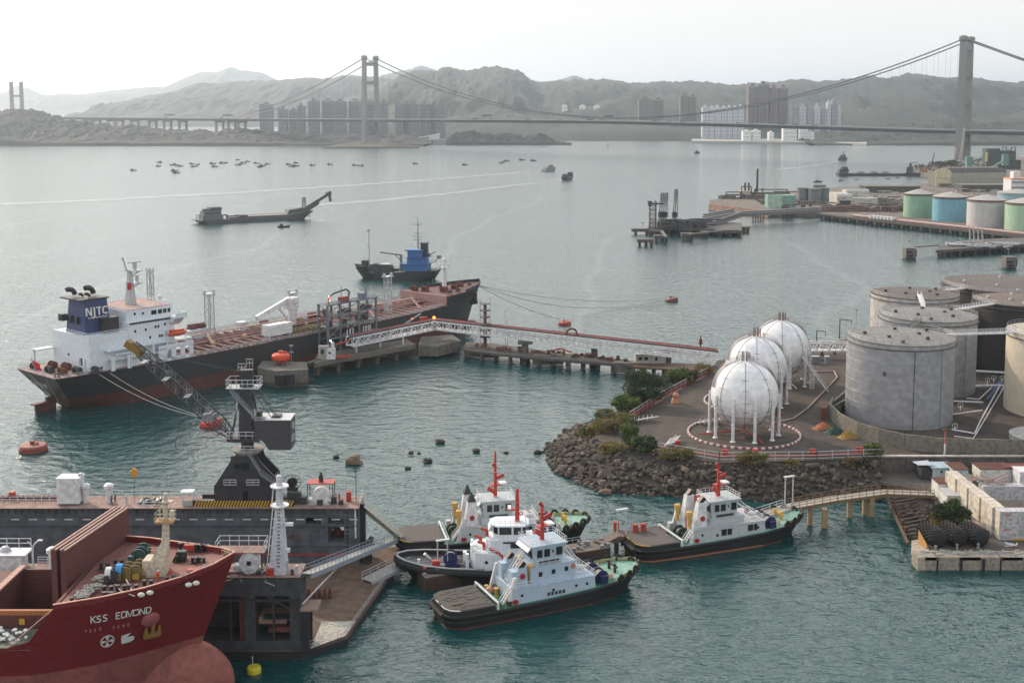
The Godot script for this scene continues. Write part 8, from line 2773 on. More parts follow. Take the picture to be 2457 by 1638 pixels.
# ---------- gas spheres ----------
func spheres() -> void:
	var white:=mat(0.74,0.74,0.76,0.45,0.0,"soft",16)
	var R:=8.55
	var k:=0
	for e in [["nearest white gas sphere on ten legs inside a striped ring kerb",Vector3(59.5,6,-302.93)],["middle white gas sphere, partly hidden behind the nearest one",Vector3(68.93,6,-335.63)],["farthest white gas sphere, with a long straight stair on its right",Vector3(81.61,6,-360.98)]]:
		var at:Vector3=e[1]
		var o:=thing("gas_sphere",e[0],"gas tank",at,0.0,"three white gas spheres")
		var c:=Vector3(0,10.4,0)
		var sm:=MB.new()
		sm.ball(c,Vector3(R,R,R),32,48)
		obj("shell",sm,white,o)
		for i in 10:
			var an:=TAU*(i+0.3)/10.0
			var d:=Vector3(cos(an),0,sin(an))
			var lm:=MB.new()
			lm.lathe(d*(R+0.15),[[0.75,0],[0.42,0.35],[0.42,7.2],[0.52,7.3],[0.52,7.6],[0.42,7.7],[0.42,9.6],[0.3,10.8],[0,11.0]],10)
			obj("leg",lm,M.white,o)
		var br:=MB.new()
		for i in 10:
			var a0:=TAU*(i+0.3)/10.0
			var a1:=TAU*(i+1.3)/10.0
			br.bar(Vector3(cos(a0),0,sin(a0))*(R+0.1)+Vector3(0,0.6,0),Vector3(cos(a1),0,sin(a1))*(R+0.1)+Vector3(0,6.8,0),0.1)
			br.bar(Vector3(cos(a1),0,sin(a1))*(R+0.1)+Vector3(0,0.6,0),Vector3(cos(a0),0,sin(a0))*(R+0.1)+Vector3(0,6.8,0),0.1)
		stuff(obj("cross_brace",br,M.oxide,o))
		var se:=MB.new()
		for i in 8:
			var an:=TAU*i/8.0+0.95
			var q:=[]
			for j in 25:
				var la:=lerpf(-1.35,1.38,j/24.0)
				q.append(c+Vector3(cos(la)*cos(an),sin(la),cos(la)*sin(an))*(R+0.04))
			se.path(q,0.06,4)
			for la in [-0.35,-0.05,0.3,0.62]:
				var w:=0.10/cos(la)
				se.path([c+Vector3(cos(la)*cos(an-w),sin(la),cos(la)*sin(an-w))*(R+0.05),c+Vector3(cos(la)*cos(an),sin(la),cos(la)*sin(an))*(R+0.06),c+Vector3(cos(la)*cos(an+w),sin(la),cos(la)*sin(an+w))*(R+0.05)],0.045,4)
		for y in [-0.55,-0.9]:
			var q:=[]
			for j in 40:
				q.append(c+Vector3(cos(y)*cos(TAU*j/40),sin(y),cos(y)*sin(TAU*j/40))*(R+0.05))
			se.path(q,0.05,4,true)
		stuff(obj("spray_pipe",se,M.conc,o),"thin dark spray pipes over the shell")
		var tp:=MB.new()
		var ring:=[]
		for j in 20:
			ring.append(c+Vector3(cos(TAU*j/20)*2.2,R+0.1,sin(TAU*j/20)*2.2))
		ring.append(ring[0])
		tp.rail(ring,1.1,1.0,0.1)
		obj("top_railing",tp,mat(0.38,0.27,0.24,0.8,0.0,""),o)
		var vp:=MB.new()
		for x in [-0.7,-0.35,0.3,0.65,1.1]:
			vp.tube(c+Vector3(x,R-0.2,0.3*x),c+Vector3(x,R+2.5+0.3*sin(x*9),0.3*x),0.13,0.13,6)
		stuff(obj("vent_pipe",vp,M.conc_dark,o))
		var ws:=MB.new()
		for side in [0.0,1.0]:
			var q:=[]
			for j in 18:
				var la:=lerpf(0.05 if side>0 else 0.25,1.3,j/17.0)
				var an:=(2.9 if side<1.0 else 5.9)+0.5*j/17.0
				q.append(c+Vector3(cos(la)*cos(an),sin(la),cos(la)*sin(an))*(R+0.35))
			for j in 17:
				ws.beam(q[j],q[j+1],0.8,0.12)
			ws.rail(q,1.0,1.6,0.07)
		obj("curved_stair",ws,mat(0.42,0.37,0.36,0.8,0.0,""),o)
		var pi:=MB.new()
		pi.path([c+Vector3(0,-R,0),Vector3(0,0.9,0),Vector3(2.4,0.6,6.5),Vector3(2.6,0.5,11)],0.2,6)
		pi.path([Vector3(-0.8,0.8,0),Vector3(-12,0.7,3.0)],0.16,6)
		obj("bottom_pipe",pi,M.red if k==0 else M.white,o)
		if k==2:
			var st:=MB.new()
			for z in [-0.5,0.5]:
				st.beam(Vector3(4.6,9.6,R-1.0+z),Vector3(11.6,-0.2,R+3.0+z),0.16,0.45)
				st.beam(Vector3(4.6,10.6,R-1.0+z),Vector3(11.6,0.9,R+3.0+z),0.09)
			st.beam(Vector3(4.6,9.6,R-1.0),Vector3(11.6,-0.2,R+3.0),1.0,0.1)
			obj("straight_stair",st,M.white,o)
			var ss:=MB.new()
			ss.lattice(Vector3(7.4,-0.2,R+0.8),Vector3(7.4,5.8,R+0.8),1.0,1.0,4,0.12)
			obj("stair_support",ss,M.white,o)
		if k<2:
			for col in 2:
				var kb:=MB.new()
				for i in 96:
					if i%2==col and i<(96 if k==0 else 50):
						var a0:=TAU*i/96.0+1.2
						var a1:=TAU*(i+1)/96.0+1.2
						kb.beam(Vector3(cos(a0)*14.2,0.2,sin(a0)*14.2),Vector3(cos(a1)*14.2,0.2,sin(a1)*14.2),0.45,0.4)
				stuff(obj("ring_kerb",kb,M.white if col else mat(0.30,0.05,0.04,0.8,0.0,"rough",1),o))
		k+=1
# ---------- storage tanks ----------
func store_tank(label:String,at:Vector3,r:float,h:float,m:Material,roofm:Material,cone:float,group:String,rail:=true) -> Node3D:
	var o:=thing("storage_tank",label,"tank",at,0.0,group)
	var s:=MB.new()
	s.lathe(Vector3.ZERO,[[r,0],[r,h]],56)
	obj("shell",s,m,o)
	var rf:=MB.new()
	rf.lathe(Vector3.ZERO,[[r+0.05,h-0.25],[r+0.12,h+0.02],[r*0.3,h+cone*0.75+0.2],[0,h+cone+0.25]],56)
	obj("roof",rf,roofm,o)
	var gd:=MB.new()
	gd.lathe(Vector3.ZERO,[[r,h-1.5],[r+0.35,h-1.4],[r+0.35,h-1.25],[r,h-1.2]],56)
	obj("wind_girder",gd,M.conc_dark,o)
	if rail:
		var rl:=MB.new()
		var q:=[]
		for j in 41:
			q.append(Vector3(cos(TAU*j/40)*(r-0.1),h,sin(TAU*j/40)*(r-0.1)))
		rl.rail(q,1.15,2.2,0.06)
		stuff(obj("rim_railing",rl,M.galv,o))
		var vt:=MB.new()
		for j in 7:
			var an:=j*2.4
			var p:=Vector3(cos(an)*r*(0.35+0.08*j),h+cone*0.5+0.1,sin(an)*r*(0.35+0.08*j))
			vt.bx(p.x-0.4,p.x+0.4,p.y,p.y+0.7,p.z-0.4,p.z+0.4)
		stuff(obj("roof_vent",vt,[M.galv,M.dark][int(r)%2],o))
		var sp:=MB.new()
		for an in [1.62,1.05]:
			sp.bar(Vector3(cos(an)*(r+0.05),0,sin(an)*(r+0.05)),Vector3(cos(an)*(r+0.1),h-1.2,sin(an)*(r+0.1)),0.16 if an>1.5 else 0.08)
		stuff(obj("down_pipe",sp,M.dark,o))
		var cs:=MB.new()
		for j in range(1,8):
			cs.lathe(Vector3(0,h*j/8.0,0),[[r,-0.03],[r+0.03,0],[r,0.03]],56)
		stuff(obj("plate_seam",cs,m,o))
	return o
func tanks_right() -> void:
	var alu:=mat(0.33,0.335,0.355,0.45,0.3,"soft",16)
	var roof:=mat(0.17,0.165,0.16,0.8,0.0,"stain",9)
	var dk:=mat(0.022,0.019,0.018,0.6,0.0,"rough",8)
	var rust:=mat(0.095,0.078,0.068,0.85,0.0,"stain",9)
	var crm:=mat(0.50,0.45,0.36,0.6,0.0,"streak",8)
	var g:="storage tanks inside the bund at right"
	var q:=[["nearest grey metal tank with a small number 9 on its side",Vector3(104.53,27.97,-320),alu,roof,13.95],["second grey tank, behind the nearest and joined to it by a catwalk",Vector3(123.57,28.03,-354),alu,roof,13.9],["third pale grey tank with a plain brown roof, farthest left at the back",Vector3(132.88,28.12,-394),mat(0.42,0.40,0.38,0.55,0.1,"stain",12),rust,13.9],["widest black tank with a rusty roof at the very back right",Vector3(172.95,28.19,-415),dk,rust,22.5],["black tank with a brown roof in front of the widest one",Vector3(161.8,28.01,-381),dk,mat(0.12,0.095,0.08,0.85,0.0,"stain",9),14.0],["cream tank cut off by the right edge of the view",Vector3(150.92,28.01,-327),crm,mat(0.36,0.33,0.28,0.8,0.0,"stain",9),14.0]]
	var ts:=[]
	for e in q:
		ts.append(store_tank(e[0],Vector3(e[1].x,6,e[1].z),e[4],22.1,e[2],e[3],0.5,g))
	letters("9",1.3,Vector3(cos(2.15)*14.1,14.3,sin(2.15)*14.1),Vector3(0.84,0,0.55),Vector3.UP,M.dark,ts[0],"tank_number")
	var lt:=store_tank("low pale tank roof just behind the bund wall at the right edge",Vector3(132.78,6,-294.49),8.0,2.0,M.pale_conc,M.pale_conc,0.4,"",false)
	lt.remove_meta("group")
	for e in [["white catwalk from the nearest tank to the cream tank",ts[0],ts[5]],["white catwalk from the second grey tank to the black tanks",ts[1],ts[4]],["short white catwalk between the third pale tank and the widest black one",ts[2],ts[3]],["sloping grey stair between the nearest and second tank roofs",ts[0],ts[1]],["steep white stair rising from the second tank to the third",ts[1],ts[2]]]:
		var o:=thing("tank_catwalk",e[0],"catwalk")
		var a:Vector3=e[1].position+Vector3(0,22.1,0)
		var b:Vector3=e[2].position+Vector3(0,22.1,0)
		var d:=(b-a).normalized()
		a+=d*13.4
		b-=d*(21.8 if e[2]==ts[3] else 13.4)
		if e[2]==ts[2]:
			b.y+=1.6
		var mb:=MB.new()
		mb.beam(a,b,1.1,0.18)
		var s:=Vector3(-d.z,0,d.x)*0.55
		for kk in [-1.0,1.0]:
			mb.beam(a+s*kk,b+s*kk,0.12,0.4)
			mb.rail([a+s*kk,b+s*kk],1.15,1.4,0.08)
		obj("walkway",mb,M.white if e[1]!=ts[0] or e[2]==ts[5] else M.conc,o)
	var bp:=[Vector3(88.43,6,-326.26),Vector3(85.75,6,-318.69),Vector3(85.72,6,-308.97),Vector3(87.8,6,-299.81),Vector3(91.47,6,-293.74),Vector3(96.14,6,-288.62),Vector3(104.27,6,-285.07),Vector3(123.23,6,-283.68),Vector3(147.26,6,-282.99)]
	var o:=thing("bund_wall","long curved stained concrete bund wall in front of the storage tanks","wall")
	for i in bp.size()-1:
		var wm:=MB.new()
		wm.beam(bp[i]+Vector3(0,1.9,0),bp[i+1]+Vector3(0,1.9,0),0.5,3.8)
		obj("wall_panel",wm,mat(0.17,0.155,0.13,0.95,0.0,"stain",7),o)
	for e in [[Vector3(85.53,6,-319.56),Vector3(96.21,6,-339.04)],[Vector3(87.11,6,-319.56),Vector3(93.43,6,-328.56)]]:
		var wm:=MB.new()
		wm.beam(e[0]+Vector3(0,1.6,0),e[1]+Vector3(0,1.6,0),0.5,3.2)
		obj("side_wall",wm,M.conc,o)
	var bk:=Vector3(83.62,6,-317.38)
	for j in 6:
		slabs("brick",o,mat(0.17,0.07,0.045,0.9,0.0,"rough",1),[[bk.x-0.8+0.05*(j%2),bk.x+0.8,6+j*0.55,6.5+j*0.55,bk.z-0.8,bk.z+0.8]])
	for e in [["heap of dark green tarpaulin against the outside of the bund wall",Vector3(83.02,6,-303.72),mat(0.03,0.075,0.06,0.8,0.0,"rough",1.5)],["heap of yellow and dark sacks right of the green tarpaulin",Vector3(85.15,6,-299.04),mat(0.30,0.19,0.05,0.85,0.0,"rough",1)],["orange cloth lying at the left end of the green tarpaulin",Vector3(80.93,6,-307.74),mat(0.45,0.17,0.08,0.85,0.0,"rough",1)]]:
		var h:=thing("tarpaulin_heap",e[0],"heap",e[1],0.3)
		var rows:=[]
		for i in 9:
			var row:=[]
			for j in 13:
				var u:=j/12.0*2-1
				var v:=i/8.0*2-1
				row.append(Vector3(u*2.6+r2(-0.2,0.2),maxf(0.02,(1-u*u)*(1-v*v)*r2(1.0,2.0)),v*1.4+r2(-0.15,0.15)))
			rows.append(row)
		var hm:=MB.new()
		hm.grid(rows,false)
		obj("cloth",hm,e[2],h)
	var pp:=thing("tank_yard_pipes","white and blue pipes with valves on the ground between the tanks","pipes")
	for e in [[[Vector3(113.72,6.5,-305.1),Vector3(118.13,6.5,-301.13),Vector3(123.35,6.8,-311.39),Vector3(144.15,7.4,-350.11)],0.2],[[Vector3(112.1,6.4,-299.15),Vector3(116.08,6.4,-296.85),Vector3(120.57,6.6,-304.74),Vector3(145.98,7.2,-350.96)],0.14],[[Vector3(118.94,6.7,-319.52),Vector3(128.43,7,-322.83)],0.2],[[Vector3(124.14,6.8,-333.88),Vector3(132.07,7,-331.64)],0.26],[[Vector3(135.33,7.4,-349.58),Vector3(147.84,7.4,-350.11)],0.45],[[Vector3(144.94,7,-371.52),Vector3(155.46,7,-368.58)],0.4],[[Vector3(129.52,6.8,-337.28),Vector3(132.52,6.8,-335.81),Vector3(140.98,7.2,-348.32)],0.18]]:
		var pm:=MB.new()
		pm.path(e[0],e[1],6)
		obj("pipe",pm,M.white,pp)
	for k in 2:
		var pm:=MB.new()
		pm.path([Vector3(134.94,7.2,-334.2),Vector3(147.31,7.4,-355.51)].map(func(p):return p+Vector3(k*0.5-1.0,0,0)),0.14,6)
		obj("blue_pipe",pm,mat(0.05,0.10,0.28,0.6,0.0,""),pp)
	for p in [Vector3(123.71,6,-326.26),Vector3(143.05,6,-356.59),Vector3(146.23,6,-359.87),Vector3(148.76,6,-359.87),Vector3(114.43,6,-304.92)]:
		var vm:=MB.new()
		for j in 8:
			vm.bar(p+Vector3(cos(TAU*j/8)*0.7,1.5+sin(TAU*j/8)*0.7,0),p+Vector3(cos(TAU*(j+1)/8)*0.7,1.5+sin(TAU*(j+1)/8)*0.7,0),0.12)
		vm.bar(p,p+Vector3(0,1.6,0),0.2)
		obj("valve_wheel",vm,M.white,pp)
# ---------- vegetation ----------
func plant(called:String,label:String,cat:String,at:Vector3,r:Vector3,n:int,m:Array,trunk:float,leaf:float) -> void:
	var o:=thing(called,label,cat,at)
	if trunk>0.0:
		var t:=MB.new()
		t.tube(Vector3(0,-0.5,0),Vector3(0.1,trunk,0),0.28,0.18,7)
		for k in 6:
			var an:=TAU*k/6.0
			t.tube(Vector3(0.1,trunk*0.7,0),Vector3(cos(an)*r.x*0.6,trunk+r.y*r2(0.2,0.8),sin(an)*r.z*0.6),0.12,0.04,5)
		obj("trunk",t,M.bark,o)
	r*=1.3
	n=int(n*1.4)
	var cl:=[]
	for k in 26:
		var d:=Vector3(r2(-1,1),r2(-0.7,1),r2(-1,1))
		if d.length()>1.0:d=d.normalized()*r2(0.6,1.0)
		cl.append([Vector3(0,trunk+r.y*0.75,0)+d*r*0.8,r2(0.22,0.42)])
	for g in m.size():
		var mb:=MB.new()
		for i in n/m.size():
			var c=cl[(i*m.size()+g)%26]
			var d:=Vector3(rng.randfn(),rng.randfn()*0.8,rng.randfn()).normalized()*pow(rng.randf(),0.4)
			var p:Vector3=c[0]+d*(c[1]*r)
			if p.y<0.0:p.y=r2(0,0.3)
			var a:=Vector3(r2(-1,1),r2(-0.6,1),r2(-1,1)).normalized()*leaf
			var b:=Vector3(r2(-1,1),r2(-1,1),r2(-1,1)).normalized()*leaf*0.7
			mb.quad(p-a,p+b,p+a,p-b)
		obj("foliage",mb,m[g],o)
func plants() -> void:
	var dg:=mat(0.022,0.036,0.012,0.85,0.0,"")
	var mg:=mat(0.045,0.075,0.018,0.85,0.0,"")
	var lg:=mat(0.09,0.13,0.025,0.85,0.0,"")
	var yg:=mat(0.20,0.16,0.045,0.9,0.0,"")
	var br:=mat(0.15,0.11,0.05,0.9,0.0,"")
	for e in [["dark_tree","large dark rounded tree beside the red fence","tree",Vector3(37.24,4,-334.03),Vector3(6.2,4.0,4.5),7000,[dg,dg,mg],2.6,0.3],["shrub","pale green shrub at the left foot of the large dark tree","shrub",Vector3(31.53,4,-327.17),Vector3(3.4,2.6,2.5),2600,[lg,mg],1.0,0.26],["small_tree","mid green small tree at the shore end of the pipe bridge","tree",Vector3(50.05,4,-359.07),Vector3(3.8,2.6,2.5),3000,[mg,lg],1.2,0.28],["small_tree","small green tree right of the other one below the pipe bridge","tree",Vector3(53.86,5,-361.93),Vector3(2.6,1.8,2),1800,[mg,dg],0.8,0.26],["dry_shrub","yellowish thin shrub at the top left of the rock tip","shrub",Vector3(24.94,4,-319.29),Vector3(2.8,1.7,2),1300,[yg,mg],0.8,0.22],["dry_shrub","golden dry shrub between the tip and the dark tree","shrub",Vector3(30.39,5,-313.89),Vector3(2.6,1.6,2),1300,[yg,lg],0.4,0.22],["shrub","low round green shrub on the rocks at the far left tip","shrub",Vector3(20.63,3,-305),Vector3(3.0,2.0,2.4),2200,[mg,yg],0.3,0.26],["dry_shrub","golden brown bush behind the left tip shrub","shrub",Vector3(24.12,5,-305.74),Vector3(3.2,1.8,2.2),1800,[br,yg],0.3,0.24],["tall_shrub","bright green tall shrub at the headland's near left corner","shrub",Vector3(29.48,5,-294.26),Vector3(2.2,2.6,2.0),2400,[lg,mg],0.8,0.26],["shrub","dark green spreading shrub right of the bright tall one","shrub",Vector3(32.2,5,-287.76),Vector3(3.0,2.0,2.2),2400,[mg,dg],0.4,0.26],["dead_bush","dark brown bare bush behind the left corner shrubs","shrub",Vector3(26.25,6,-302.93),Vector3(2.2,1.6,1.8),1100,[M.bark,br],0.4,0.2],["dry_bush","golden round bush hanging over the near fence below the nearest sphere","shrub",Vector3(56.5,5.4,-276.88),Vector3(3.4,1.6,1.8),2200,[yg,br,mg],0.2,0.22],["dry_bush","long golden brown bush along the near fence left of the sphere","shrub",Vector3(38.89,5.2,-282.23),Vector3(4.6,1.3,1.8),2200,[yg,mg,br],0.2,0.22],["dry_bush","brown grass bank below the left corner shrubs","shrub",Vector3(25.83,4.4,-290.5),Vector3(4.4,1.4,2.0),2000,[br,yg],0.1,0.22],["dry_bush","thin golden bush at the back fence behind the nearest sphere","shrub",Vector3(59.96,5,-371.56),Vector3(3.0,2.0,2.0),1300,[yg,br],0.3,0.22],["shrub","green shrub at the left end of the retaining wall","shrub",Vector3(86.91,6,-282.64),Vector3(2.0,1.4,1.4),1200,[mg,lg],0.2,0.24],["creeper","dark creeper hanging down the rocks beside the retaining wall","shrub",Vector3(82.17,4,-279.14),Vector3(4.0,1.4,1.6),1800,[dg,br],0.1,0.24],["dry_bush","small golden tuft on the rocks right of the big golden bush","shrub",Vector3(66.13,4.6,-278.18),Vector3(1.8,1.0,1.2),700,[yg,br],0.1,0.2],["dense_bush","dense dark green bush beside the white sheds in the yard","shrub",Vector3(91.14,2.6,-244.04),Vector3(3.6,2.4,2.6),4200,[dg,mg],0.4,0.26],["dry_shrub","yellow green shrub left of the dense bush in the yard","shrub",Vector3(88.71,2.6,-244.04),Vector3(1.8,1.6,1.6),1100,[yg,mg],0.2,0.22]]:
		plant(e[0],e[1],e[2],e[3],e[4],e[5],e[6],e[7],e[8])
# ---------- landing for the tugs and the shore walkway ----------
func landing() -> void:
	var o:=thing("landing_pontoon","long rusty steel landing pontoon between the tugs","pontoon")
	var steel:=mat(0.15,0.115,0.095,0.85,0.0,"stain",5)
	var a:=Vector3(18.62,3,-233.8)
	var b:=Vector3(-17.04,3,-218.21)
	var d:=(b-a).normalized()
	var s:=Vector3(-d.z,0,d.x)*2.4
	var pm:=MB.new()
	pm.prism([v2(a-s),v2(a+s),v2(b+s),v2(b-s)],-1.5,2.6)
	obj("hull",pm,mat(0.06,0.035,0.028,0.8,0.0,"rough",4),o)
	var dm:=MB.new()
	dm.prism([v2(a-s),v2(a+s),v2(b+s),v2(b-s)],2.6,2.75)
	obj("deck",dm,steel,o)
	var rl:=MB.new()
	rl.rail([a+s*0.95,b+s*0.95],1.0,2.0,0.08)
	stuff(obj("railing",rl,M.galv,o))
	var jk:=MB.new()
	for i in 46:
		var c:=a.lerp(b,rng.randf())+s*r2(-0.7,0.7)
		jk.bx(c.x,c.x+r2(0.3,1.4),2.7,2.7+r2(0.2,1.0),c.z,c.z+r2(0.3,0.8))
	stuff(obj("deck_clutter",jk,M.steel,o),"ropes and small gear on the pontoon")
	slabs("red_locker",o,M.red,[[b.x+2,b.x+3.4,2.7,4.4,b.z-2.6,b.z-1.8],[b.x+0.4,b.x+1.0,2.7,3.9,b.z-0.6,b.z]])
	o=thing("fixed_pier","fixed rusty pier on dark piles between the pontoon and the shore walkway","pier")
	slab_on_piles(o,[Vector2(20.1,-235.59),Vector2(35.14,-239.9),Vector2(49.98,-245.89),Vector2(50.49,-248.47),Vector2(35.63,-243.36),Vector2(20.41,-239.41)],3.2,1.2,steel,3.5)
	var r2l:=MB.new()
	r2l.rail([Vector3(21.44,3.2,-239.41),Vector3(35.67,3.2,-243.61),Vector3(50.09,3.2,-248.73)],1.2,2.2,0.09)
	stuff(obj("railing",r2l,M.galv,o))
	for p in [Vector3(25.09,3.2,-238.45),Vector3(26.75,3.2,-238.93),Vector3(21.31,3.2,-239.9)]:
		slabs("red_cabinet",o,mat(0.33,0.05,0.03,0.7,0.0,"rust",1.5),[[p.x-0.5,p.x+0.6,3.2,5.0,p.z-0.5,p.z+0.5]])
	var rm:=MB.new()
	rm.beam(Vector3(17.25,3,-233.33),Vector3(21.22,3.4,-236.94),2.6,0.3)
	obj("ramp",rm,steel,o)
	for e in [["white lamp gate over the pier left of the right hand tug",Vector3(22.16,3.2,-236.06),5.6],["tall white lamp gate where the walkway meets the pier",Vector3(59.33,4.4,-251.36),6.4],["low white lamp gate at the left end of the landing pontoon",Vector3(-13.18,2.8,-221.59),5.0]]:
		var t:=thing("lamp_gate",e[0],"lamp gate",e[1],0.4)
		for x in [-1.0,1.0]:
			slabs("post",t,M.galv,[[x-0.1,x+0.1,0,e[2],-0.1,0.1]])
		slabs("lamp_bar",t,M.white,[[-1.3,1.3,e[2],e[2]+0.25,-0.25,0.25]])
	o=thing("shore_walkway","curved pale walkway with yellow brown railings from the pier to the sheds","walkway")
	var wp:=[Vector3(49.28,3.2,-245.89),Vector3(58.94,4.4,-250.82),Vector3(69.87,4.8,-255.11),Vector3(82.32,4.6,-260.27),Vector3(93.62,3.6,-262.15)]
	var tan:=mat(0.17,0.12,0.07,0.8,0.0,"rust",2)
	for i in 4:
		var wm:=MB.new()
		wm.beam(wp[i],wp[i+1],3.0,0.25)
		obj("deck_slab",wm,mat(0.38,0.33,0.28,0.85,0.0,"stain",3),o)
		var gm:=MB.new()
		for k in [-1.5,1.5]:
			var dd:Vector3=(wp[i+1]-wp[i]).normalized()
			var ss:Vector3=Vector3(-dd.z,0,dd.x)*k
			gm.beam(wp[i]+ss-Vector3(0,0.3,0),wp[i+1]+ss-Vector3(0,0.3,0),0.2,0.6)
			gm.rail([wp[i]+ss,wp[i+1]+ss],1.2,1.9,0.14)
		stuff(obj("railing",gm,tan if i else M.galv,o))
	for p in [Vector3(64.21,4,-252.26),Vector3(74.02,4,-256.95),Vector3(66.86,4,-250.38),Vector3(77.89,4,-258.64),Vector3(79.02,4,-257.51)]:
		slabs("pier_leg",o,mat(0.30,0.22,0.13,0.9,0.0,"stain",2),[[p.x-0.5,p.x+0.5,-1,4.2,p.z-0.5,p.z+0.5]])
	o=thing("retaining_wall","tall dark stained retaining wall with a pale coping above the yard","wall")
	for i in 9:
		var x0:float=Vector3(88.1,6,-281.61).x+i*6.0
		slabs("wall_panel",o,mat(0.10,0.09,0.085,0.95,0.0,"stain",8),[[x0,x0+5.9,-1,6.4,Vector3(88.1,6,-281.61).z-0.2,Vector3(88.1,6,-281.61).z+0.5+0.05*(i%2)]])
	slabs("coping",o,mat(0.50,0.46,0.42,0.85,0.0,"stain",3),[[Vector3(88.1,6,-281.61).x,180,6.4,6.65,Vector3(88.1,6,-281.61).z-0.3,Vector3(88.1,6,-281.61).z+0.7]])
	o=thing("red_white_pole","tall red and white striped pole standing in front of the retaining wall","pole",Vector3(104.08,2.6,-283.35))
	for k in 6:
		var m:=MB.new()
		m.tube(Vector3(0,k*1.6,0),Vector3(0,(k+1)*1.6,0),0.3-0.02*k,0.28-0.02*k,8)
		obj("pole_section",m,M.white if k<4 else mat(0.40,0.12,0.10,0.7,0.0,"rust",2),o)
	slabs("pole_head",o,M.oxide,[[-0.6,0.6,9.6,10.0,-0.3,0.3]])
# ---------- yard with containers ----------
func box_house(called:String,label:String,at:Vector3,yaw:float,L:float,W:float,h:float,wm:Material,rm:Material,over:=0.2) -> Node3D:
	var o:=thing(called,label,"shed" if called!="container" else "container",at,yaw)
	slabs("walls",o,wm,[[0,L,0,h,-W,0]])
	slabs("roof",o,rm,[[-over,L+over,h,h+0.14,-W-over,over]])
	return o
func yard() -> void:
	var gm:=MB.new()
	gm.prism([Vector2(78.79,-226.56),Vector2(80.54,-235.57),Vector2(85.37,-238.89),Vector2(92.25,-253.64),Vector2(94.83,-266.36),Vector2(85.8,-273.66),Vector2(90.18,-288.1),Vector2(160.22,-288.1),Vector2(127.05,-226.56)],2.0,2.6)
	tag(obj("yard_ground",gm,mat(0.085,0.072,0.062,0.95,0.0,"stain",6)),"dark littered ground of the small waterfront yard","","","structure")
	var o:=thing("quay_block","stained concrete quay corner with vertical joints, lower right","quay")
	var z:float=Vector3(78.79,2.6,-226.56).z
	for i in 10:
		var x0:float=Vector3(78.79,2.6,-226.56).x+i*4.1
		slabs("quay_panel",o,mat(0.25,0.22,0.185,0.9,0.0,"stain",5),[[x0,x0+(4.02 if i%3 else 3.7),-2,2.64,z-3.4,z+0.02*(i%2)]])
	var qs:=MB.new()
	qs.prism([Vector2(78.71,-226.35),Vector2(80.54,-235.57),Vector2(83.28,-236.74),Vector2(81.85,-226.78)],-2,2.62)
	obj("quay_corner",qs,mat(0.36,0.31,0.26,0.9,0.0,"stain",5),o)
	slabs("fender_slot",o,M.black,[[x_of(2310),x_of(2310)+0.5,-1,2.3,z,z+0.12],[x_of(2363),x_of(2363)+0.6,-1,2.3,z,z+0.12]])
	var bl:=MB.new()
	for p in [Vector3(83.41,2.6,-229.86),Vector3(87.92,2.6,-230.76),Vector3(92.29,2.6,-231.21)]:
		bl.lathe(p,[[0.3,0],[0.2,0.8],[0.35,0.9],[0.3,1.1],[0,1.15]],8)
	stuff(obj("mooring_post",bl,M.steel,o))
	var dq:=MB.new()
	for i in 40:
		var p:Vector3=(Vector3(80.25,2.62,-228.04)).lerp(Vector3(100.13,2.62,-228.48),rng.randf())+Vector3(0,0,r2(-2.0,0.3))
		dq.bx(p.x,p.x+r2(0.3,1.6),2.6,2.7+r2(0,0.3),p.z,p.z+r2(0.1,0.5))
	stuff(obj("quay_litter",dq,M.rope,o),"pale planks and litter along the quay edge")
	o=thing("leaning_plate","rusty orange steel plate leaning upright at the quay corner","plate",Vector3(81.55,2.6,-232.11))
	var lp:=MB.new()
	lp.hexa([Vector3(-0.3,0,-1.6),Vector3(0.5,0,0.8),Vector3(0.5,0,1.0),Vector3(-0.3,0,-1.4),Vector3(-0.3,2.9,-1.6),Vector3(0.5,1.0,0.8),Vector3(0.5,1.0,1.0),Vector3(-0.3,2.9,-1.4)])
	obj("plate",lp,mat(0.50,0.28,0.10,0.8,0.0,"rust",1.5),o)
	for e in [["left one of three large black net covered fenders on the quay",Vector3(84.18,2.6,-233.48)],["middle one of three large black net covered fenders on the quay",Vector3(88.51,2.6,-233.94)],["right one of three large black net covered fenders on the quay",Vector3(92.84,2.6,-233.94)]]:
		var f:=thing("net_fender",e[0],"fender",e[1],0.25,"black fenders on the quay")
		var fm:=MB.new()
		fm.tube(Vector3(0,1.75,-3.0),Vector3(0,1.75,1.6),1.75,1.75,20)
		fm.ball(Vector3(0,1.75,1.6),Vector3(1.75,1.75,1.0),8,18)
		fm.ball(Vector3(0,1.75,-3.0),Vector3(1.75,1.75,1.0),8,18)
		obj("body",fm,M.rubber,f)
		var ty:=MB.new()
		for i in 9:
			for j in 9:
				var an:=PI*(j+0.5*(i%2))/8.0
				var c:=Vector3(cos(an)*1.85,1.75+sin(an)*1.85,-3.2+i*0.6)
				ty.ball(c,Vector3(0.28,0.28,0.22),4,6)
		stuff(obj("tyre_net",ty,mat(0.05,0.043,0.042,0.9,0.0,"rough",1),f),"net of small tyres")
	o=thing("broken_slipway","row of broken timber posts and ribs along the yard's water edge","ruin")
	for i in 11:
		var p:Vector3=(Vector3(85.29,0,-263.99)).lerp(Vector3(81.68,0,-241.38),i/10.0)
		var rm:=MB.new()
		rm.beam(p+Vector3(0,-1,0),p+Vector3(0,2.2+0.3*sin(i*3.0),0),0.5)
		obj("post",rm,M.wood,o)
		var q:=MB.new()
		q.beam(p+Vector3(0,1.6,0),p+Vector3(5.6,2.0,-1.6),0.35)
		obj("rib",q,mat(0.10,0.075,0.06,0.9,0.0,"rough",2),o)
	var ap:=MB.new()
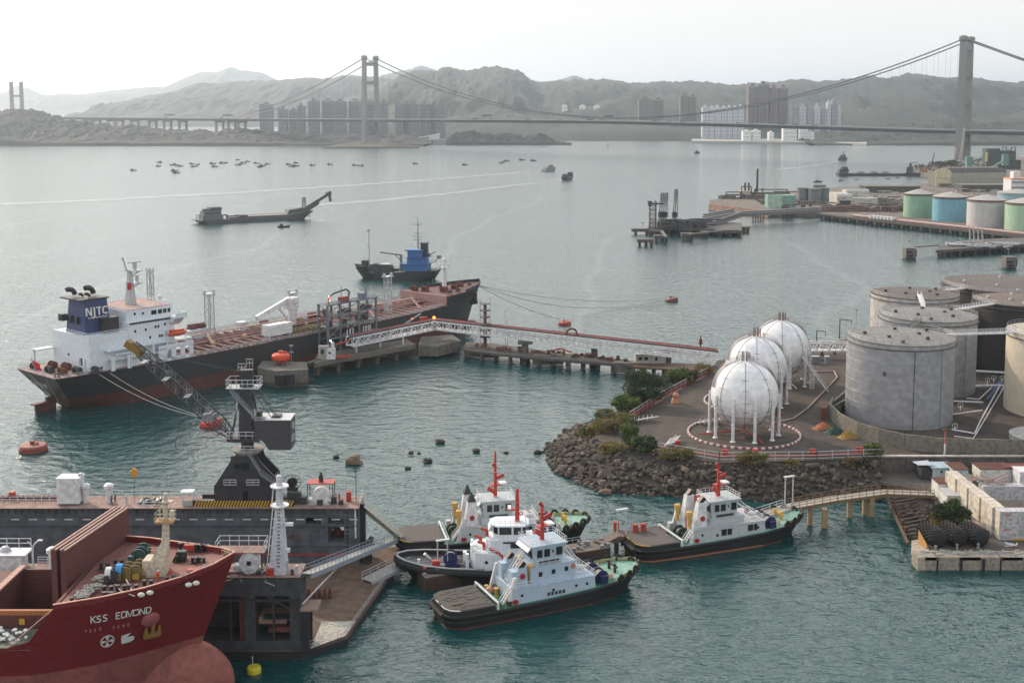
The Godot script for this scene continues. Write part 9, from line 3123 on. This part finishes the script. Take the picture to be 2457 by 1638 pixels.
	ap.beam(Vector3(83.86,1.6,-259.86),Vector3(80.24,1.6,-236.62),0.5)
	obj("wale",ap,M.wood,o)
	var mud:=MB.new()
	mud.prism([Vector2(85.45,-270.06),Vector2(84.69,-260.03),Vector2(82.47,-241.74),Vector2(89.36,-243.19),Vector2(101.01,-276.14),Vector2(87.77,-279.28)],-1.5,0.6)
	tag(obj("muddy_bank",mud,mat(0.045,0.035,0.03,0.95,0.0,"rough",3)),"dark muddy bank under the broken slipway","","","structure")
	var db:=thing("debris_heap","reddish heap of rubble and planks between the slipway and the sheds","heap",Vector3(89.81,1,-254.23))
	var dm:=MB.new()
	for i in 150:
		dm.box(Vector3(r2(-4,2.6),r2(0,1.6)*(1.0-absf(i/75.0-1)*0.5),r2(-4.5,3.5)),Vector3(r2(0.2,1.4),r2(0.15,0.5),r2(0.15,0.6)),Basis.from_euler(Vector3(r2(-0.6,0.6),r2(0,3),r2(-0.6,0.6))))
	stuff(obj("rubble",dm,mat(0.12,0.085,0.075,0.95,0.0,"rough",1),db))
	var rr:=mat(0.10,0.03,0.022,0.85,0.0,"rough",3)
	var wall:=mat(0.42,0.50,0.52,0.8,0.0,"stain",3)
	var wl:=mat(0.60,0.60,0.58,0.8,0.0,"stain",3)
	var h:=box_house("tin_shed","pale blue corrugated roof shed at the end of the walkway, left of the pole",Vector3(98.36,2.6,-274.92),0.0,4.6,4.0,3.0,wall,mat(0.40,0.48,0.56,0.6,0.1,"stain",2),0.5)
	slabs("window",h,M.glass,[[1.8,2.3,1.8,2.3,0,0.06]])
	slabs("open_side",h,M.dark,[[-2.6,-0.1,0,2.6,-3.6,-0.2]])
	for k in 4:
		var sm:=MB.new()
		sm.hexa([Vector3(-3.4,3.2+0.1*k,-4.2+k),Vector3(0.2,3.5,-4.2+k),Vector3(0.2,3.5,-3.3+k),Vector3(-3.4,3.2+0.1*k,-3.3+k),Vector3(-3.4,3.25+0.1*k,-4.2+k),Vector3(0.2,3.55,-4.2+k),Vector3(0.2,3.55,-3.3+k),Vector3(-3.4,3.25+0.1*k,-3.3+k)])
		obj("roof_sheet",sm,mat(0.45,0.51,0.58,0.6,0.1,"rust",2),h)
	box_house("red_roof_shed","white shed with a dark red roof just below the blue shed",Vector3(95.28,2.6,-262.28),0.0,3.8,4.4,3.2,wl,rr)
	box_house("red_roof_shed","blue grey shed with a dark red roof right of the striped pole",Vector3(101.98,2.6,-271.49),0.0,3.4,5.4,3.6,wall,rr)
	box_house("red_roof_shed","wide white shed with a rusty red roof and scraps on top",Vector3(108.5,2.6,-272.42),0.0,7.4,5.0,3.4,wl,rr)
	box_house("office_cabin","white cabin with a grey flat roof above the dense bush",Vector3(94.63,2.6,-255),0.0,3.6,5.4,2.8,wl,M.galv)
	box_house("blue_cabin","long pale blue cabin at the right edge below the retaining wall",Vector3(114.55,2.6,-273.04),0.0,9.0,3.0,3.6,mat(0.30,0.38,0.46,0.8,0.0,"soft",4),M.oxide)
	box_house("white_canopy","bright white canopy at the right edge above the containers",Vector3(115.64,2.6,-267.55),0.0,6.0,4.0,4.2,M.white,M.white)
	for k in 2:
		var bt:=thing("round_drum",["pale tan round tank standing upper of two between the sheds","pale tan round tank standing lower of two between the sheds"][k],"drum",Vector3(106.17,2.6,-273.66) if k==0 else Vector3(104.91,2.6,-270.57))
		var bm:=MB.new()
		bm.lathe(Vector3.ZERO,[[1.0,0],[1.05,1.2],[0.9,1.5],[0,1.6]],14)
		obj("body",bm,mat(0.45,0.36,0.25,0.8,0.0,""),bt)
	var mb:=thing("white_tank_box","small white box tank on the ground between the cabin and the containers","box",Vector3(100.65,2.6,-261.7))
	slabs("body",mb,M.white,[[-0.9,0.9,0,1.6,-0.8,0.8]])
	var cw:=mat(0.50,0.45,0.38,0.7,0.0,"stain",7)
	var cg:=mat(0.43,0.42,0.44,0.7,0.0,"stain",5)
	var cont:=func(label:String,x:float,y:float,zz:float,L:float,W:float,m:Material,end:Material) -> Node3D:
		var c:=thing("container",label,"container",Vector3(x,y,zz),0.0,"shipping containers in the yard")
		slabs("body",c,m,[[0,L,0.02,2.9,-W,0]])
		for j in int(L/0.5):
			slabs("side_rib",c,end,[[j*0.5+0.12,j*0.5+0.32,0.3,2.6,0,0.05]])
		slabs("frame_rail",c,m,[[-0.03,L+0.03,2.72,2.95,0,0.09],[-0.03,L+0.03,0.0,0.2,0,0.09]])
		slabs("corner_post",c,m,[[-0.04,0.2,0.2,2.72,0,0.1],[L-0.2,L+0.04,0.2,2.72,0,0.1]])
		return c
	var X0:float=Vector3(98.35,2.6,-236.04).x
	var Z0:float=Vector3(98.35,2.6,-236.04).z
	for lv in 2:
		var c=cont.call("grey container with small red letters facing the water, %s of the pair"%["lower","upper"][lv],X0,2.6+lv*2.95,Z0,12.2,2.6,cg,cg)
		letters("GRG",0.42,Vector3(1.5,2.1,0.06),Vector3(1,0,0),Vector3.UP,mat(0.45,0.05,0.08,0.7,0.0,""),c)
		if lv==0:
			slabs("yellow_sill",c,M.yellow,[[2.6,12.0,0.0,0.3,0.09,0.16]])
		slabs("white_end",c,cw,[[-0.06,0.0,0.02,2.9,-2.6,0]])
	var nm:=[["nearest","next","third","farthest"],["lowest nearest","lowest next","lowest third","lowest farthest"]]
	for i in 4:
		for lv in 2:
			cont.call("cream container, %s in the row running back from the water, %s layer"%[nm[0][i],["bottom","top"][lv]],X0-0.5-0.25*i,2.6+lv*2.95,Z0-2.7-i*6.2,2.5,6.1,cw,cw)
	cont.call("grey container across the far end of the cream row, under the bent frames",X0+2.8,5.55,Z0-16.0,9.0,2.6,cg,cg)
	cont.call("pale blue roofed container right of the cream row",X0+2.3,2.6,Z0-2.8,2.4,12.0,mat(0.36,0.45,0.55,0.7,0.0,"soft",4),cg)
	var fr:=thing("bent_frames","pile of bent pinkish steel frames on top of the far containers","scrap",Vector3(X0+0.5,8.6,Z0-17.5))
	for i in 16:
		var fm:=MB.new()
		fm.beam(Vector3(r2(-1,9),r2(0,0.4),r2(-4,1)),Vector3(r2(-1,9),r2(0.1,1.9),r2(-4,1)),0.22)
		obj("steel_beam",fm,mat(0.34,0.25,0.23,0.8,0.0,"rust",2),fr)
	var tm:=thing("timber_stack","stack of long pale planks and pipes left of the containers","planks",Vector3(95.26,2.6,-239.61),0.0)
	for i in 12:
		var pl:=MB.new()
		pl.beam(Vector3(i*0.32,0.3+0.12*(i%3),0),Vector3(-2.2+i*0.32,0.4+0.1*(i%4),-11),0.24,0.16)
		obj("plank",pl,[mat(0.42,0.33,0.27,0.85,0.0,""),mat(0.40,0.27,0.07,0.8,0.0,""),M.galv,M.wood][i%4],tm)
	var wr:=thing("white_scrap","tangle of white scrap on the quay in front of the containers","scrap",Vector3(99.01,2.6,-232.11))
	var wm:=MB.new()
	for i in 10:
		wm.bar(Vector3(r2(-1.6,1.6),r2(0.1,0.8),r2(-0.6,0.6)),Vector3(r2(-1.6,1.6),r2(0.1,0.9),r2(-0.6,0.6)),0.16)
	obj("scrap_piece",wm,M.white,wr)
	var cl:=thing("yard_clutter","dark mixed clutter and sacks between the bush and the containers","scrap",Vector3(97.78,2.6,-249.66))
	var cm:=MB.new()
	for i in 60:
		cm.box(Vector3(r2(-1.6,2.6),r2(0.1,1.0),r2(-6,3)),Vector3(r2(0.3,1.3),r2(0.2,0.8),r2(0.3,1.0)),Basis(Vector3.UP,r2(0,3)))
	stuff(obj("clutter",cm,M.conc_dark,cl))
func x_of(px:float) -> float:
	return (px-1228.5)/2900.0*(-(Vector3(78.79,2.6,-226.56).z)*1.0)*1.03
# ---------- oil terminal on the far right ----------
func terminal_junk(o:Node,a:Vector3,b:Vector3,n:int,hmax:float,m:Material,label:String) -> void:
	var mb:=MB.new()
	for i in n:
		var p:=Vector3(lerpf(a.x,b.x,rng.randf()),a.y,lerpf(a.z,b.z,rng.randf()))
		var h:=r2(0.6,hmax)
		if i%3==0:
			mb.tube(p+Vector3(0,h,0),p+Vector3(r2(4,16),h,0),0.5,0.5,5,false)
		else:
			mb.bx(p.x,p.x+r2(0.6,5),p.y,p.y+h,p.z,p.z+r2(0.6,3))
	tag(obj("pipe_clutter",mb,m,o),label,"","","stuff")
func right_terminal() -> void:
	var g:=MB.new()
	g.prism([Vector2(169.55,-1032.92),Vector2(205.83,-964.53),Vector2(246.9,-964.53),Vector2(339.4,-796.57),Vector2(401.5,-691.39),Vector2(825.95,-1431.85),Vector2(498.15,-1346.63),Vector2(388.46,-1290.73),Vector2(333.57,-1251.74),Vector2(251.14,-1169.26),Vector2(178.4,-1087.29)],-2,4.0)
	tag(obj("terminal_ground",g,mat(0.14,0.115,0.095,0.95,0.0,"stain",40)),"brown ground of the oil terminal on the far right","","","structure")
	var o:=thing("terminal_sea_wall","pinkish brown sea wall along the terminal's left tip","wall")
	for i in 9:
		var a:Vector3=(Vector3(169.2,4,-1032.92)).lerp(Vector3(205.04,4,-960.79),i/9.0)
		var b:Vector3=(Vector3(169.2,4,-1032.92)).lerp(Vector3(205.04,4,-960.79),(i+0.97)/9.0)
		var wm:=MB.new()
		wm.beam(a+Vector3(0,-1.8,0.3),b+Vector3(0,-1.8,0.3),1.2,6.4)
		obj("wall_panel",wm,mat(0.33,0.20,0.15,0.9,0.0,"stain",20),o)
	o=thing("terminal_quay","long pile quay with red pipes along the terminal's waterfront","quay")
	var qa:=Vector3(244.07,4,-953.39)
	var qb:=Vector3(340.03,4,-786.4)
	var dk:=MB.new()
	dk.beam(qa+Vector3(0,-0.4,3),qb+Vector3(0,-0.4,3),9,1.6)
	obj("deck",dk,M.conc_dark,o)
	for i in 44:
		var p:=qa.lerp(qb,(i+0.5)/44.0)+Vector3(0,0,7.0)
		slabs("pile",o,M.conc_dark if i%2 else M.pale_conc,[[p.x-0.7,p.x+0.7,-2 if i%2 else 0.6,2.9,p.z-0.7,p.z+0.7]])
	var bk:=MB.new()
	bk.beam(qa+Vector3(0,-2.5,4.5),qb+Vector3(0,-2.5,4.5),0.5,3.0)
	obj("painted_pile_shade",bk,M.black,o)  # black sheet behind the piles stands in for shade under the deck
	for k in 4:
		var pm:=MB.new()
		pm.tube(qa.lerp(qb,0.18)+Vector3(0,1.0+0.35*k,4-k*1.6),qb+Vector3(0,1.0+0.35*k,4-k*1.6),0.5,0.5,6)
		obj("quay_pipe",pm,[mat(0.26,0.09,0.07,0.75,0.0,"rust",8),M.conc,M.galv,mat(0.30,0.12,0.10,0.75,0.0,"rust",8)][k],o)
	for i in 7:
		var p:=qa.lerp(qb,0.28+0.011*i*1.6)
		slabs("white_tank_car",o,M.white,[[p.x-2,p.x+1.8,4.8,7.2,p.z+2,p.z+4]])
	for e in [["pale green coned oil tank, first from the left on the far terminal",2173,2241,463,522,[0.22,0.38,0.26]],["sky blue coned oil tank, second from the left on the far terminal",2243,2324,470,532,[0.14,0.33,0.42]],["white grey coned oil tank, third from the left on the far terminal",2327,2418,477,545,[0.46,0.44,0.44]],["mint green coned oil tank cut by the right edge, far terminal",2419,2522,484,555,[0.32,0.46,0.31]]]:
		var D:float=86.0*2900.0/(e[4]-250.0)
		var r:float=(e[2]-e[1])*0.5*D/2900.0
		D+=r
		var x:float=((e[1]+e[2])*0.5-1228.5)/2900.0*D
		var h:float=90.0-(e[3]-250.0)*D/2900.0-4.0
		var t:=store_tank(e[0],Vector3(x,4,-D),r,h,mat(e[5][0],e[5][1],e[5][2],0.6,0.0,"streak",18),M.pale_conc,3.2,"coned oil tanks on the far terminal",false)
		var rm:=MB.new()
		rm.lathe(Vector3.ZERO,[[r+0.3,h-0.9],[r+0.3,h-0.1],[r,h]],48)
		obj("rust_rim",rm,M.oxide,t)
	store_tank("white roofed tank half hidden behind the white grey one, far terminal",Vector3(410.83,4,-979.8),15,15,mat(0.25,0.36,0.42,0.6,0.0,"streak",18),M.pale_conc,2.5,"coned oil tanks on the far terminal",false)
	for e in [["first grey silo from the left in the far terminal's cluster of four",1930,482,5.4],["second grey silo from the left in the far terminal's cluster of four",1957,484,5.4],["third grey silo, right front of the far terminal's cluster of four",1978,482,5.0],["tallest back silo of the far terminal's cluster of four",1968,478,5.6]]:
		store_tank(e[0],Vector3((e[1]-1228.5)*86.0/(e[2]-250.0),4,-86.0*2900.0/(e[2]-250.0)),e[3],12.0 if e[2]>480 else 13.4,mat(0.13,0.15,0.16,0.7,0.0,"streak",12),M.conc,0.3,"four grey silos",false)
	o=thing("green_box_building","pale green windowless box building on the left of the far terminal","building",Vector3(213.41,4,-1003.63))
	slabs("front_wall",o,mat(0.34,0.48,0.38,0.8,0.0,"soft",30),[[0,12,0,11.5,-0.4,0]])
	slabs("body",o,mat(0.18,0.30,0.26,0.8,0.0,"soft",30),[[0.2,23,0,10.6,-14,-0.4]])
	o=thing("black_chimney","tall slim black chimney on the left part of the far terminal","chimney",Vector3(233.44,4,-1147.64))
	var cm:=MB.new()
	cm.tube(Vector3.ZERO,Vector3(0,25,0),1.1,0.95,10)
	obj("shaft",cm,M.black,o)
	o=thing("boiler_house","low cream boiler house with dark pipe frames at the chimney's foot","building",Vector3(210.64,4,-1106.69))
	slabs("walls",o,mat(0.45,0.37,0.27,0.85,0.0,"stain",12),[[0,9,0,7,-8,0]])
	slabs("long_shed",o,M.conc_dark,[[9.2,45,0,5.4,-9,-1]])
	var pf:=MB.new()
	for e in [[0.0,9.0,11.0],[-14.0,-1.0,6.0],[12.0,42.0,8.4],[30,58,6.5]]:
		pf.path([Vector3(e[0],0,1),Vector3(e[0],e[2],1),Vector3(e[1],e[2],1),Vector3(e[1],0,1)],0.5,6)
	stuff(obj("pipe_frame",pf,M.conc_dark,o),"dark bent pipe frames")
	var vs:=MB.new()
	for x in [4.0,7.4,14.0,20.0]:
		vs.tube(Vector3(x,6,-3),Vector3(x,14.4 if x<9 else 9.6,-3),0.9,0.9,8)
	stuff(obj("vent_stack",vs,M.dark,o))
	terminal_junk(o,Vector3(-22,0,-3),Vector3(24,0,6),60,4.0,M.conc,"tangle of pale process pipes")
	o=thing("white_hall","long low white hall with a dark doorway in the middle of the far terminal","building",Vector3(273.25,4,-1011.83))
	slabs("walls",o,mat(0.44,0.42,0.38,0.85,0.0,"stain",15),[[0,12,0,11,-26,0],[12,34,0,7.5,-26,0],[12,30,7.5,13,-30,-16]])
	slabs("doorway",o,M.black,[[2,11.4,2.0,5.6,0,0.15]])
	slabs("white_band",o,M.white,[[-0.2,12.2,9.0,11.2,0,0.25],[11.8,31,12.2,14.4,-16,-15.7]])
	for e in [["long pale flat roofed shed beside the moorings, far terminal",Vector3(347.32,4,-1180.37),52.0,5.4,24.0],["long flat roofed shed under the cream warehouse",Vector3(445.34,4,-1191.7),60.0,6.0,20.0]]:
		var t:=thing("flat_roof_shed",e[0],"building",e[1])
		slabs("walls",t,M.conc_dark,[[0,e[2],0,e[3],-e[4],0]])
		slabs("roof",t,M.conc,[[-1,e[2]+1,e[3],e[3]+1.0,-e[4]-1,1]])
	o=thing("terminal_pipe_racks","dense brown and grey pipe racks on the ground of the far terminal","pipes")
	terminal_junk(o,Vector3(214.97,4,-999.58),Vector3(352.1,4,-1087.29),190,3.6,M.conc,"grey pipes and pumps")
	terminal_junk(o,Vector3(248.06,4,-979.8),Vector3(315.56,4,-968.31),140,4.4,mat(0.16,0.10,0.08,0.85,0.0,"rough",10),"brown rusty pipes and pumps")
	terminal_junk(o,Vector3(312.62,4,-1087.29),Vector3(498.87,4,-1191.7),120,3.0,M.pale_conc,"pale pipes and kerbs")
	o=thing("far_loading_jetty","dark loading jetty with lattice tower and tall loading arms, off the far terminal","jetty")
	slab_on_piles(o,[Vector2(94.74,-837.12),Vector2(135.01,-825.91),Vector2(157.91,-825.91),Vector2(166.75,-872.62),Vector2(140.52,-878.83),Vector2(103.12,-897.99)],4.6,1.4,M.conc_dark,6.5)
	var tw:=MB.new()
	var tb:=Vector3(97.91,4.6,-836.96)
	tw.lattice(tb,tb+Vector3(0,18.5,0),4.2,4.2,6,0.5)
	obj("lattice_tower",tw,M.dark,o)
	slabs("tower_head",o,M.dark,[[tb.x-3,tb.x+7,21.0,22.0,tb.z-3,tb.z+3],[tb.x-3.4,tb.x-1,20.0,23.4,tb.z-2,tb.z+2]])
	for k in 6:
		var am:=MB.new()
		var p:=tb+Vector3(4.6+k*1.4+(4.0 if k>3 else 0.0),0,1.0)
		am.beam(p,p+Vector3(0,12,0),0.9)
		am.beam(p+Vector3(0,10,0),p+Vector3(1.0,27.0 if k>3 else 24.5,0),0.6)
		am.beam(p+Vector3(1.6,9,0),p+Vector3(1.4,27.0 if k>3 else 24.5,0),0.5)
		am.bx(p.x-1.0,p.x+1.6,12,15.6,p.z-1.2,p.z+1.2)
		obj("loading_arm",am,mat(0.09,0.09,0.10,0.7,0.0,""),o)
	terminal_junk(o,Vector3(100.86,4.6,-839.82),Vector3(132.98,4.6,-831.28),70,6.0,M.dark,"dark machinery on the jetty")
	slabs("dark_house",o,M.dark,[[tb.x+6,tb.x+21,4.6,10.6,tb.z-7,tb.z],[tb.x+21,tb.x+34,4.6,8.4,tb.z-6,tb.z]])
	var tr:=thing("jetty_trestle","grey pipe trestle linking the far loading jetty with the terminal","trestle")
	var a0:=Vector3(241.04,7,-945.63)
	var a1:=Vector3(171.46,7,-906.16)
	for e in [[a0,a1,5.0],[a1,Vector3(129.87,7,-845.17),3.0],[a1+Vector3(-4,2,-5),Vector3(139.9,8,-875.3),3.0],[a1+Vector3(0,0,4),Vector3(141.91,5,-850.46),2.4]]:
		var bm:=MB.new()
		bm.beam(e[0],e[1],e[2],2.0)
		bm.beam(e[0]+Vector3(0,2.2,0),e[1]+Vector3(0,2.2,0),e[2]*0.7,1.2)
		obj("pipe_span",bm,mat(0.15,0.15,0.16,0.75,0.0,"rough",12),tr)
	for p in [Vector3(191.9,0,-939.76),Vector3(218.48,0,-953.62),Vector3(238.47,0,-967.89)]:
		slabs("pier_cap",tr,M.conc_dark,[[p.x-5,p.x+5,4,5.8,p.z-4,p.z+4]])
		for k in 5:
			slabs("pile",tr,M.black,[[p.x-4.4+k*2,p.x-3.6+k*2,-2,4,p.z+1.6,p.z+2.6]])
	var i:=0
	for e in [[1550,562,9.5,4.0],[1550,590,5.2,4.4],[1588,580,4.6,4.4],[1651,576,3.8,4.8],[1693,570,2.4,4.4],[1752,567,9.0,4.6],[1787,557,4.0,4.0],[2190,620,2.9,6.2],[2432,644,2.9,6.4]]:
		var D:float=90.0*2900.0/(e[1]-250.0)
		var t:=thing("berthing_dolphin","%s concrete berthing dolphin from the left off the far terminal"%word(i),"dolphin",Vector3((e[0]-1228.5)/2900.0*D,0,-D),0.0,"berthing dolphins off the far terminal")
		var w:float=e[2]
		var top:float=e[3]
		slabs("cap",t,M.conc if i>6 else M.conc_dark,[[-w,w,top-2.0 if i<7 else 0.6,top,-3.4,3.0]])
		for x in [-w*0.7,w*0.1,w*0.75]:
			slabs("pile",t,M.black,[[x-0.8,x+0.8,-2,top-1.9,-1.5,2.4]])
		if i>6:
			slabs("rubber_fender",t,M.rubber,[[w,w+0.7,1.0,top-1.0,-2.6,2.4],[-w*0.6,w*0.3,1.2,2.4,3.0,3.4],[-w*0.8,w*0.2,3.4,4.4,3.0,3.4]])
		if i in [0,7,8]:
			var pm:=MB.new()
			pm.bar(Vector3(-w*0.2,top,0),Vector3(-w*0.2,top+4.6,0),0.3)
			pm.bx(-w*0.2-0.7,-w*0.2+0.7,top+3.8,top+4.4,-0.4,0.4)
			obj("marker_post",pm,M.steel,t)
		i+=1
	for e in [["pale bent footbridge between the left far dolphins",[Vector3(93.82,5,-816.31),Vector3(101.07,5,-810.88),Vector3(99.31,5,-774.79)]],["straight grey footbridge between the middle far dolphins",[Vector3(115.74,5,-789.86),Vector3(142.87,5,-813.58)]],["thin dark footbridge from the lone dolphin to the near pile jetty",[Vector3(239.93,6,-711.32),Vector3(258.3,5,-728.41)]]]:
		var t:=thing("dolphin_footbridge",e[0],"footbridge")
		var p:Array=e[1]
		for k in p.size()-1:
			var bm:=MB.new()
			bm.beam(p[k],p[k+1],2.0,0.7)
			obj("span",bm,M.conc,t)
	o=thing("near_pile_jetty","dark pile jetty with white loading arms at the right edge","jetty")
	slab_on_piles(o,[Vector2(249.96,-707.31),Vector2(322.09,-741.42),Vector2(338.19,-778.95),Vector2(292.18,-764.44),Vector2(261.07,-732.59)],4.4,1.6,M.conc_dark,5.5)
	for k in 4:
		var am:=MB.new()
		var p:Vector3=(Vector3(279.48,4.4,-733.55))+Vector3(k*2.6,0,0)
		am.path([p,p+Vector3(0.2,6,0),p+Vector3(-0.3,11.5,0)],0.32,6)
		am.path([p+Vector3(0.2,6,0),p+Vector3(0.9,3.0,0),p+Vector3(0.3,1.0,0)],0.28,6)
		obj("loading_arm",am,M.galv,o)
	terminal_junk(o,Vector3(261.84,4.4,-720.6),Vector3(300.1,4.4,-737.97),40,1.8,M.galv,"pale valves and hoses")
# ---------- cement works and warehouse by the bridge foot ----------
func cement_works() -> void:
	var g:=MB.new()
	g.prism([Vector2(516.44,-1547.47),Vector2(502.08,-1407.56),Vector2(777.1,-1346.63),Vector2(1111.85,-1930.62),Vector2(744.15,-1960.92),Vector2(628.15,-1766.7),Vector2(562.94,-1672)],-2,5.0)
	tag(obj("works_ground",g,mat(0.14,0.12,0.10,0.95,0.0,"stain",40)),"rough ground of the cement works at the foot of the right bridge tower","","","structure")
	var o:=thing("arched_warehouse","huge cream warehouse with an arched roof near the right bridge tower","warehouse",Vector3(444.38,4,-1264.47))
	var cr:=mat(0.50,0.46,0.30,0.8,0.0,"streak",24)
	var gy:=mat(0.30,0.29,0.24,0.8,0.0,"streak",24)
	var W:=16.0
	var L:=62.0
	var f:=MB.new()
	var sidep:=[]
	for k in 13:
		var an:=PI*k/12.0
		sidep.append(Vector2(W/2-cos(an)*W/2,14.6+sin(an)*5.2))
	f.bx(0,W,0,14.6,-0.6,0)
	for k in 12:
		f.tri(Vector3(W/2,14.6,0),Vector3(sidep[k].x,sidep[k].y,0),Vector3(sidep[k+1].x,sidep[k+1].y,0))
	obj("gable_wall",f,cr,o)
	var b:=MB.new()
	b.hexa([Vector3(W,0,0),Vector3(W+L,0,-10),Vector3(W+L,0,-30),Vector3(0.3,0,-24),Vector3(W,14.6,0),Vector3(W+L,14.6,-10),Vector3(W+L,14.6,-30),Vector3(0.3,14.6,-24)])
	obj("long_wall",b,gy,o)
	var rf:=MB.new()
	var rows:=[[],[]]
	for k in 13:
		rows[0].append(Vector3(sidep[k].x,sidep[k].y,-0.2))
		rows[1].append(Vector3(sidep[k].x+L,sidep[k].y,-10.2))
	rf.grid(rows)
	obj("arched_roof",rf,M.conc,o)
	var fr:=MB.new()
	fr.beam(Vector3(W+0.1,9.0,0.1),Vector3(W+L,9.0,-9.9),0.5,0.9)
	fr.bx(-0.1,W+0.1,8.6,9.4,0,0.3)
	obj("wall_ledge",fr,gy,o)
	for k in 16:
		var p:=Vector3(lerpf(W*0.5+3,W*0.5+L-3,k/15.0),19.8,lerpf(-0.6,-9.6,k/15.0))
		slabs("roof_vent",o,M.pale_conc,[[p.x-1.1,p.x+1.1,p.y-0.4,p.y+0.9,p.z-1,p.z+1]])
	slabs("porch_roof",o,M.conc_dark,[[3.4,15.0,2.2,3.4,0,5]])
	o=thing("white_office_block","white office block with rows of dark windows at the far right edge","building",Vector3(462.29,4,-1116.65))
	slabs("walls",o,M.white,[[0,40,0,17,-18,0],[3.5,10,17.8,24,-12,-4]])
	slabs("orange_cornice",o,mat(0.5,0.2,0.08,0.8,0.0,""),[[-0.3,40.3,17,17.8,-18.3,0.3]])
	for r in 3:
		for c in 9:
			slabs("window",o,M.glass,[[1.2+c*2.0,2.3+c*2.0,3.4+r*4.9,5.2+r*4.9,0,0.12]])
	o=thing("cement_block","dark green cement silo block with a yellow corner tower, behind the warehouse","factory",Vector3(625.57,5,-1598.96))
	slabs("silo_block",o,mat(0.05,0.075,0.06,0.8,0.0,"stain",20),[[2,20,0,27,-14,0],[22,42,0,24,-16,-2]])
	slabs("yellow_tower",o,mat(0.42,0.36,0.14,0.8,0.0,""),[[1,3.4,10,22,0,2]])
	var fm:=MB.new()
	fm.lattice(Vector3(30,0,3),Vector3(30,30,3),12,12,5,0.9)
	obj("steel_frame",fm,M.conc_dark,o)
	slabs("dark_lower_shed",o,M.black,[[24,46,0,12,0,5]])
	o=thing("teal_transfer_house","small teal conveyor house left of the cement block","building",Vector3(575.86,5,-1529.48))
	slabs("walls",o,mat(0.10,0.19,0.17,0.8,0.0,""),[[0,8,0,19,-6,0],[46,53,8,22,-6,0]])
	for e in [["pale sloping conveyor rising to the cement block",Vector3(610.97,8,-1594.23),Vector3(652.8,20,-1674.96)],["long teal conveyor sloping down right of the yellow tower",Vector3(582.18,10,-1476.17),Vector3(608.63,19,-1501.05)],["short pale conveyor in front of the bridge tower's foot",Vector3(596.61,16,-1564.47),Vector3(604.93,7,-1561.33)],["dark conveyor between the bridge tower and the cement block",Vector3(590.36,10,-1598.19),Vector3(641.11,18,-1641.7)]]:
		var t:=thing("conveyor",e[0],"conveyor")
		var bm:=MB.new()
		bm.beam(e[1],e[2],2.2,2.0)
		obj("gallery",bm,M.conc if e[0].begins_with("pale") else mat(0.11,0.16,0.15,0.8,0.0,""),t)
	o=thing("crane_mast_pair","pale lattice lift standing against the right bridge tower's foot","lift",Vector3(629.6,5,-1698.07))
	var lm:=MB.new()
	lm.lattice(Vector3.ZERO,Vector3(6,52,-3),3.0,2.0,10,0.5)
	lm.lattice(Vector3(-12,0,3),Vector3(-7,24,3),2.5,2.0,5,0.4)
	obj("lattice",lm,M.pale_conc,o)
	o=thing("works_yard","brown heaps, sheds and machinery along the cement works' shore","scrap")
	terminal_junk(o,Vector3(539.04,5,-1568.43),Vector3(627.62,5,-1652.55),90,6.0,mat(0.13,0.11,0.085,0.9,0.0,"rough",10),"brown heaps and machinery")
	terminal_junk(o,Vector3(518.22,5,-1492.41),Vector3(545.26,5,-1529.48),26,7.0,mat(0.33,0.20,0.15,0.9,0.0,"rust",10),"rusty pinkish hulks")
	plant("scrub","dark scrub on the shore left of the right bridge tower","shrub",Vector3(585.63,5,-1630.69),Vector3(22,5,8),1500,[mat(0.04,0.05,0.02,0.9,0.0,"")],0.0,1.0)
	o=thing("small_crawler_crane","small dark crane jib rising from the works' left shore","crane",Vector3(543.91,5,-1568.43))
	var jm:=MB.new()
	jm.lattice(Vector3.ZERO,Vector3(4,22,0),1.4,0.8,6,0.3)
	jm.bx(-3,2,0,3,-1.5,1.5)
	obj("jib",jm,M.dark,o)
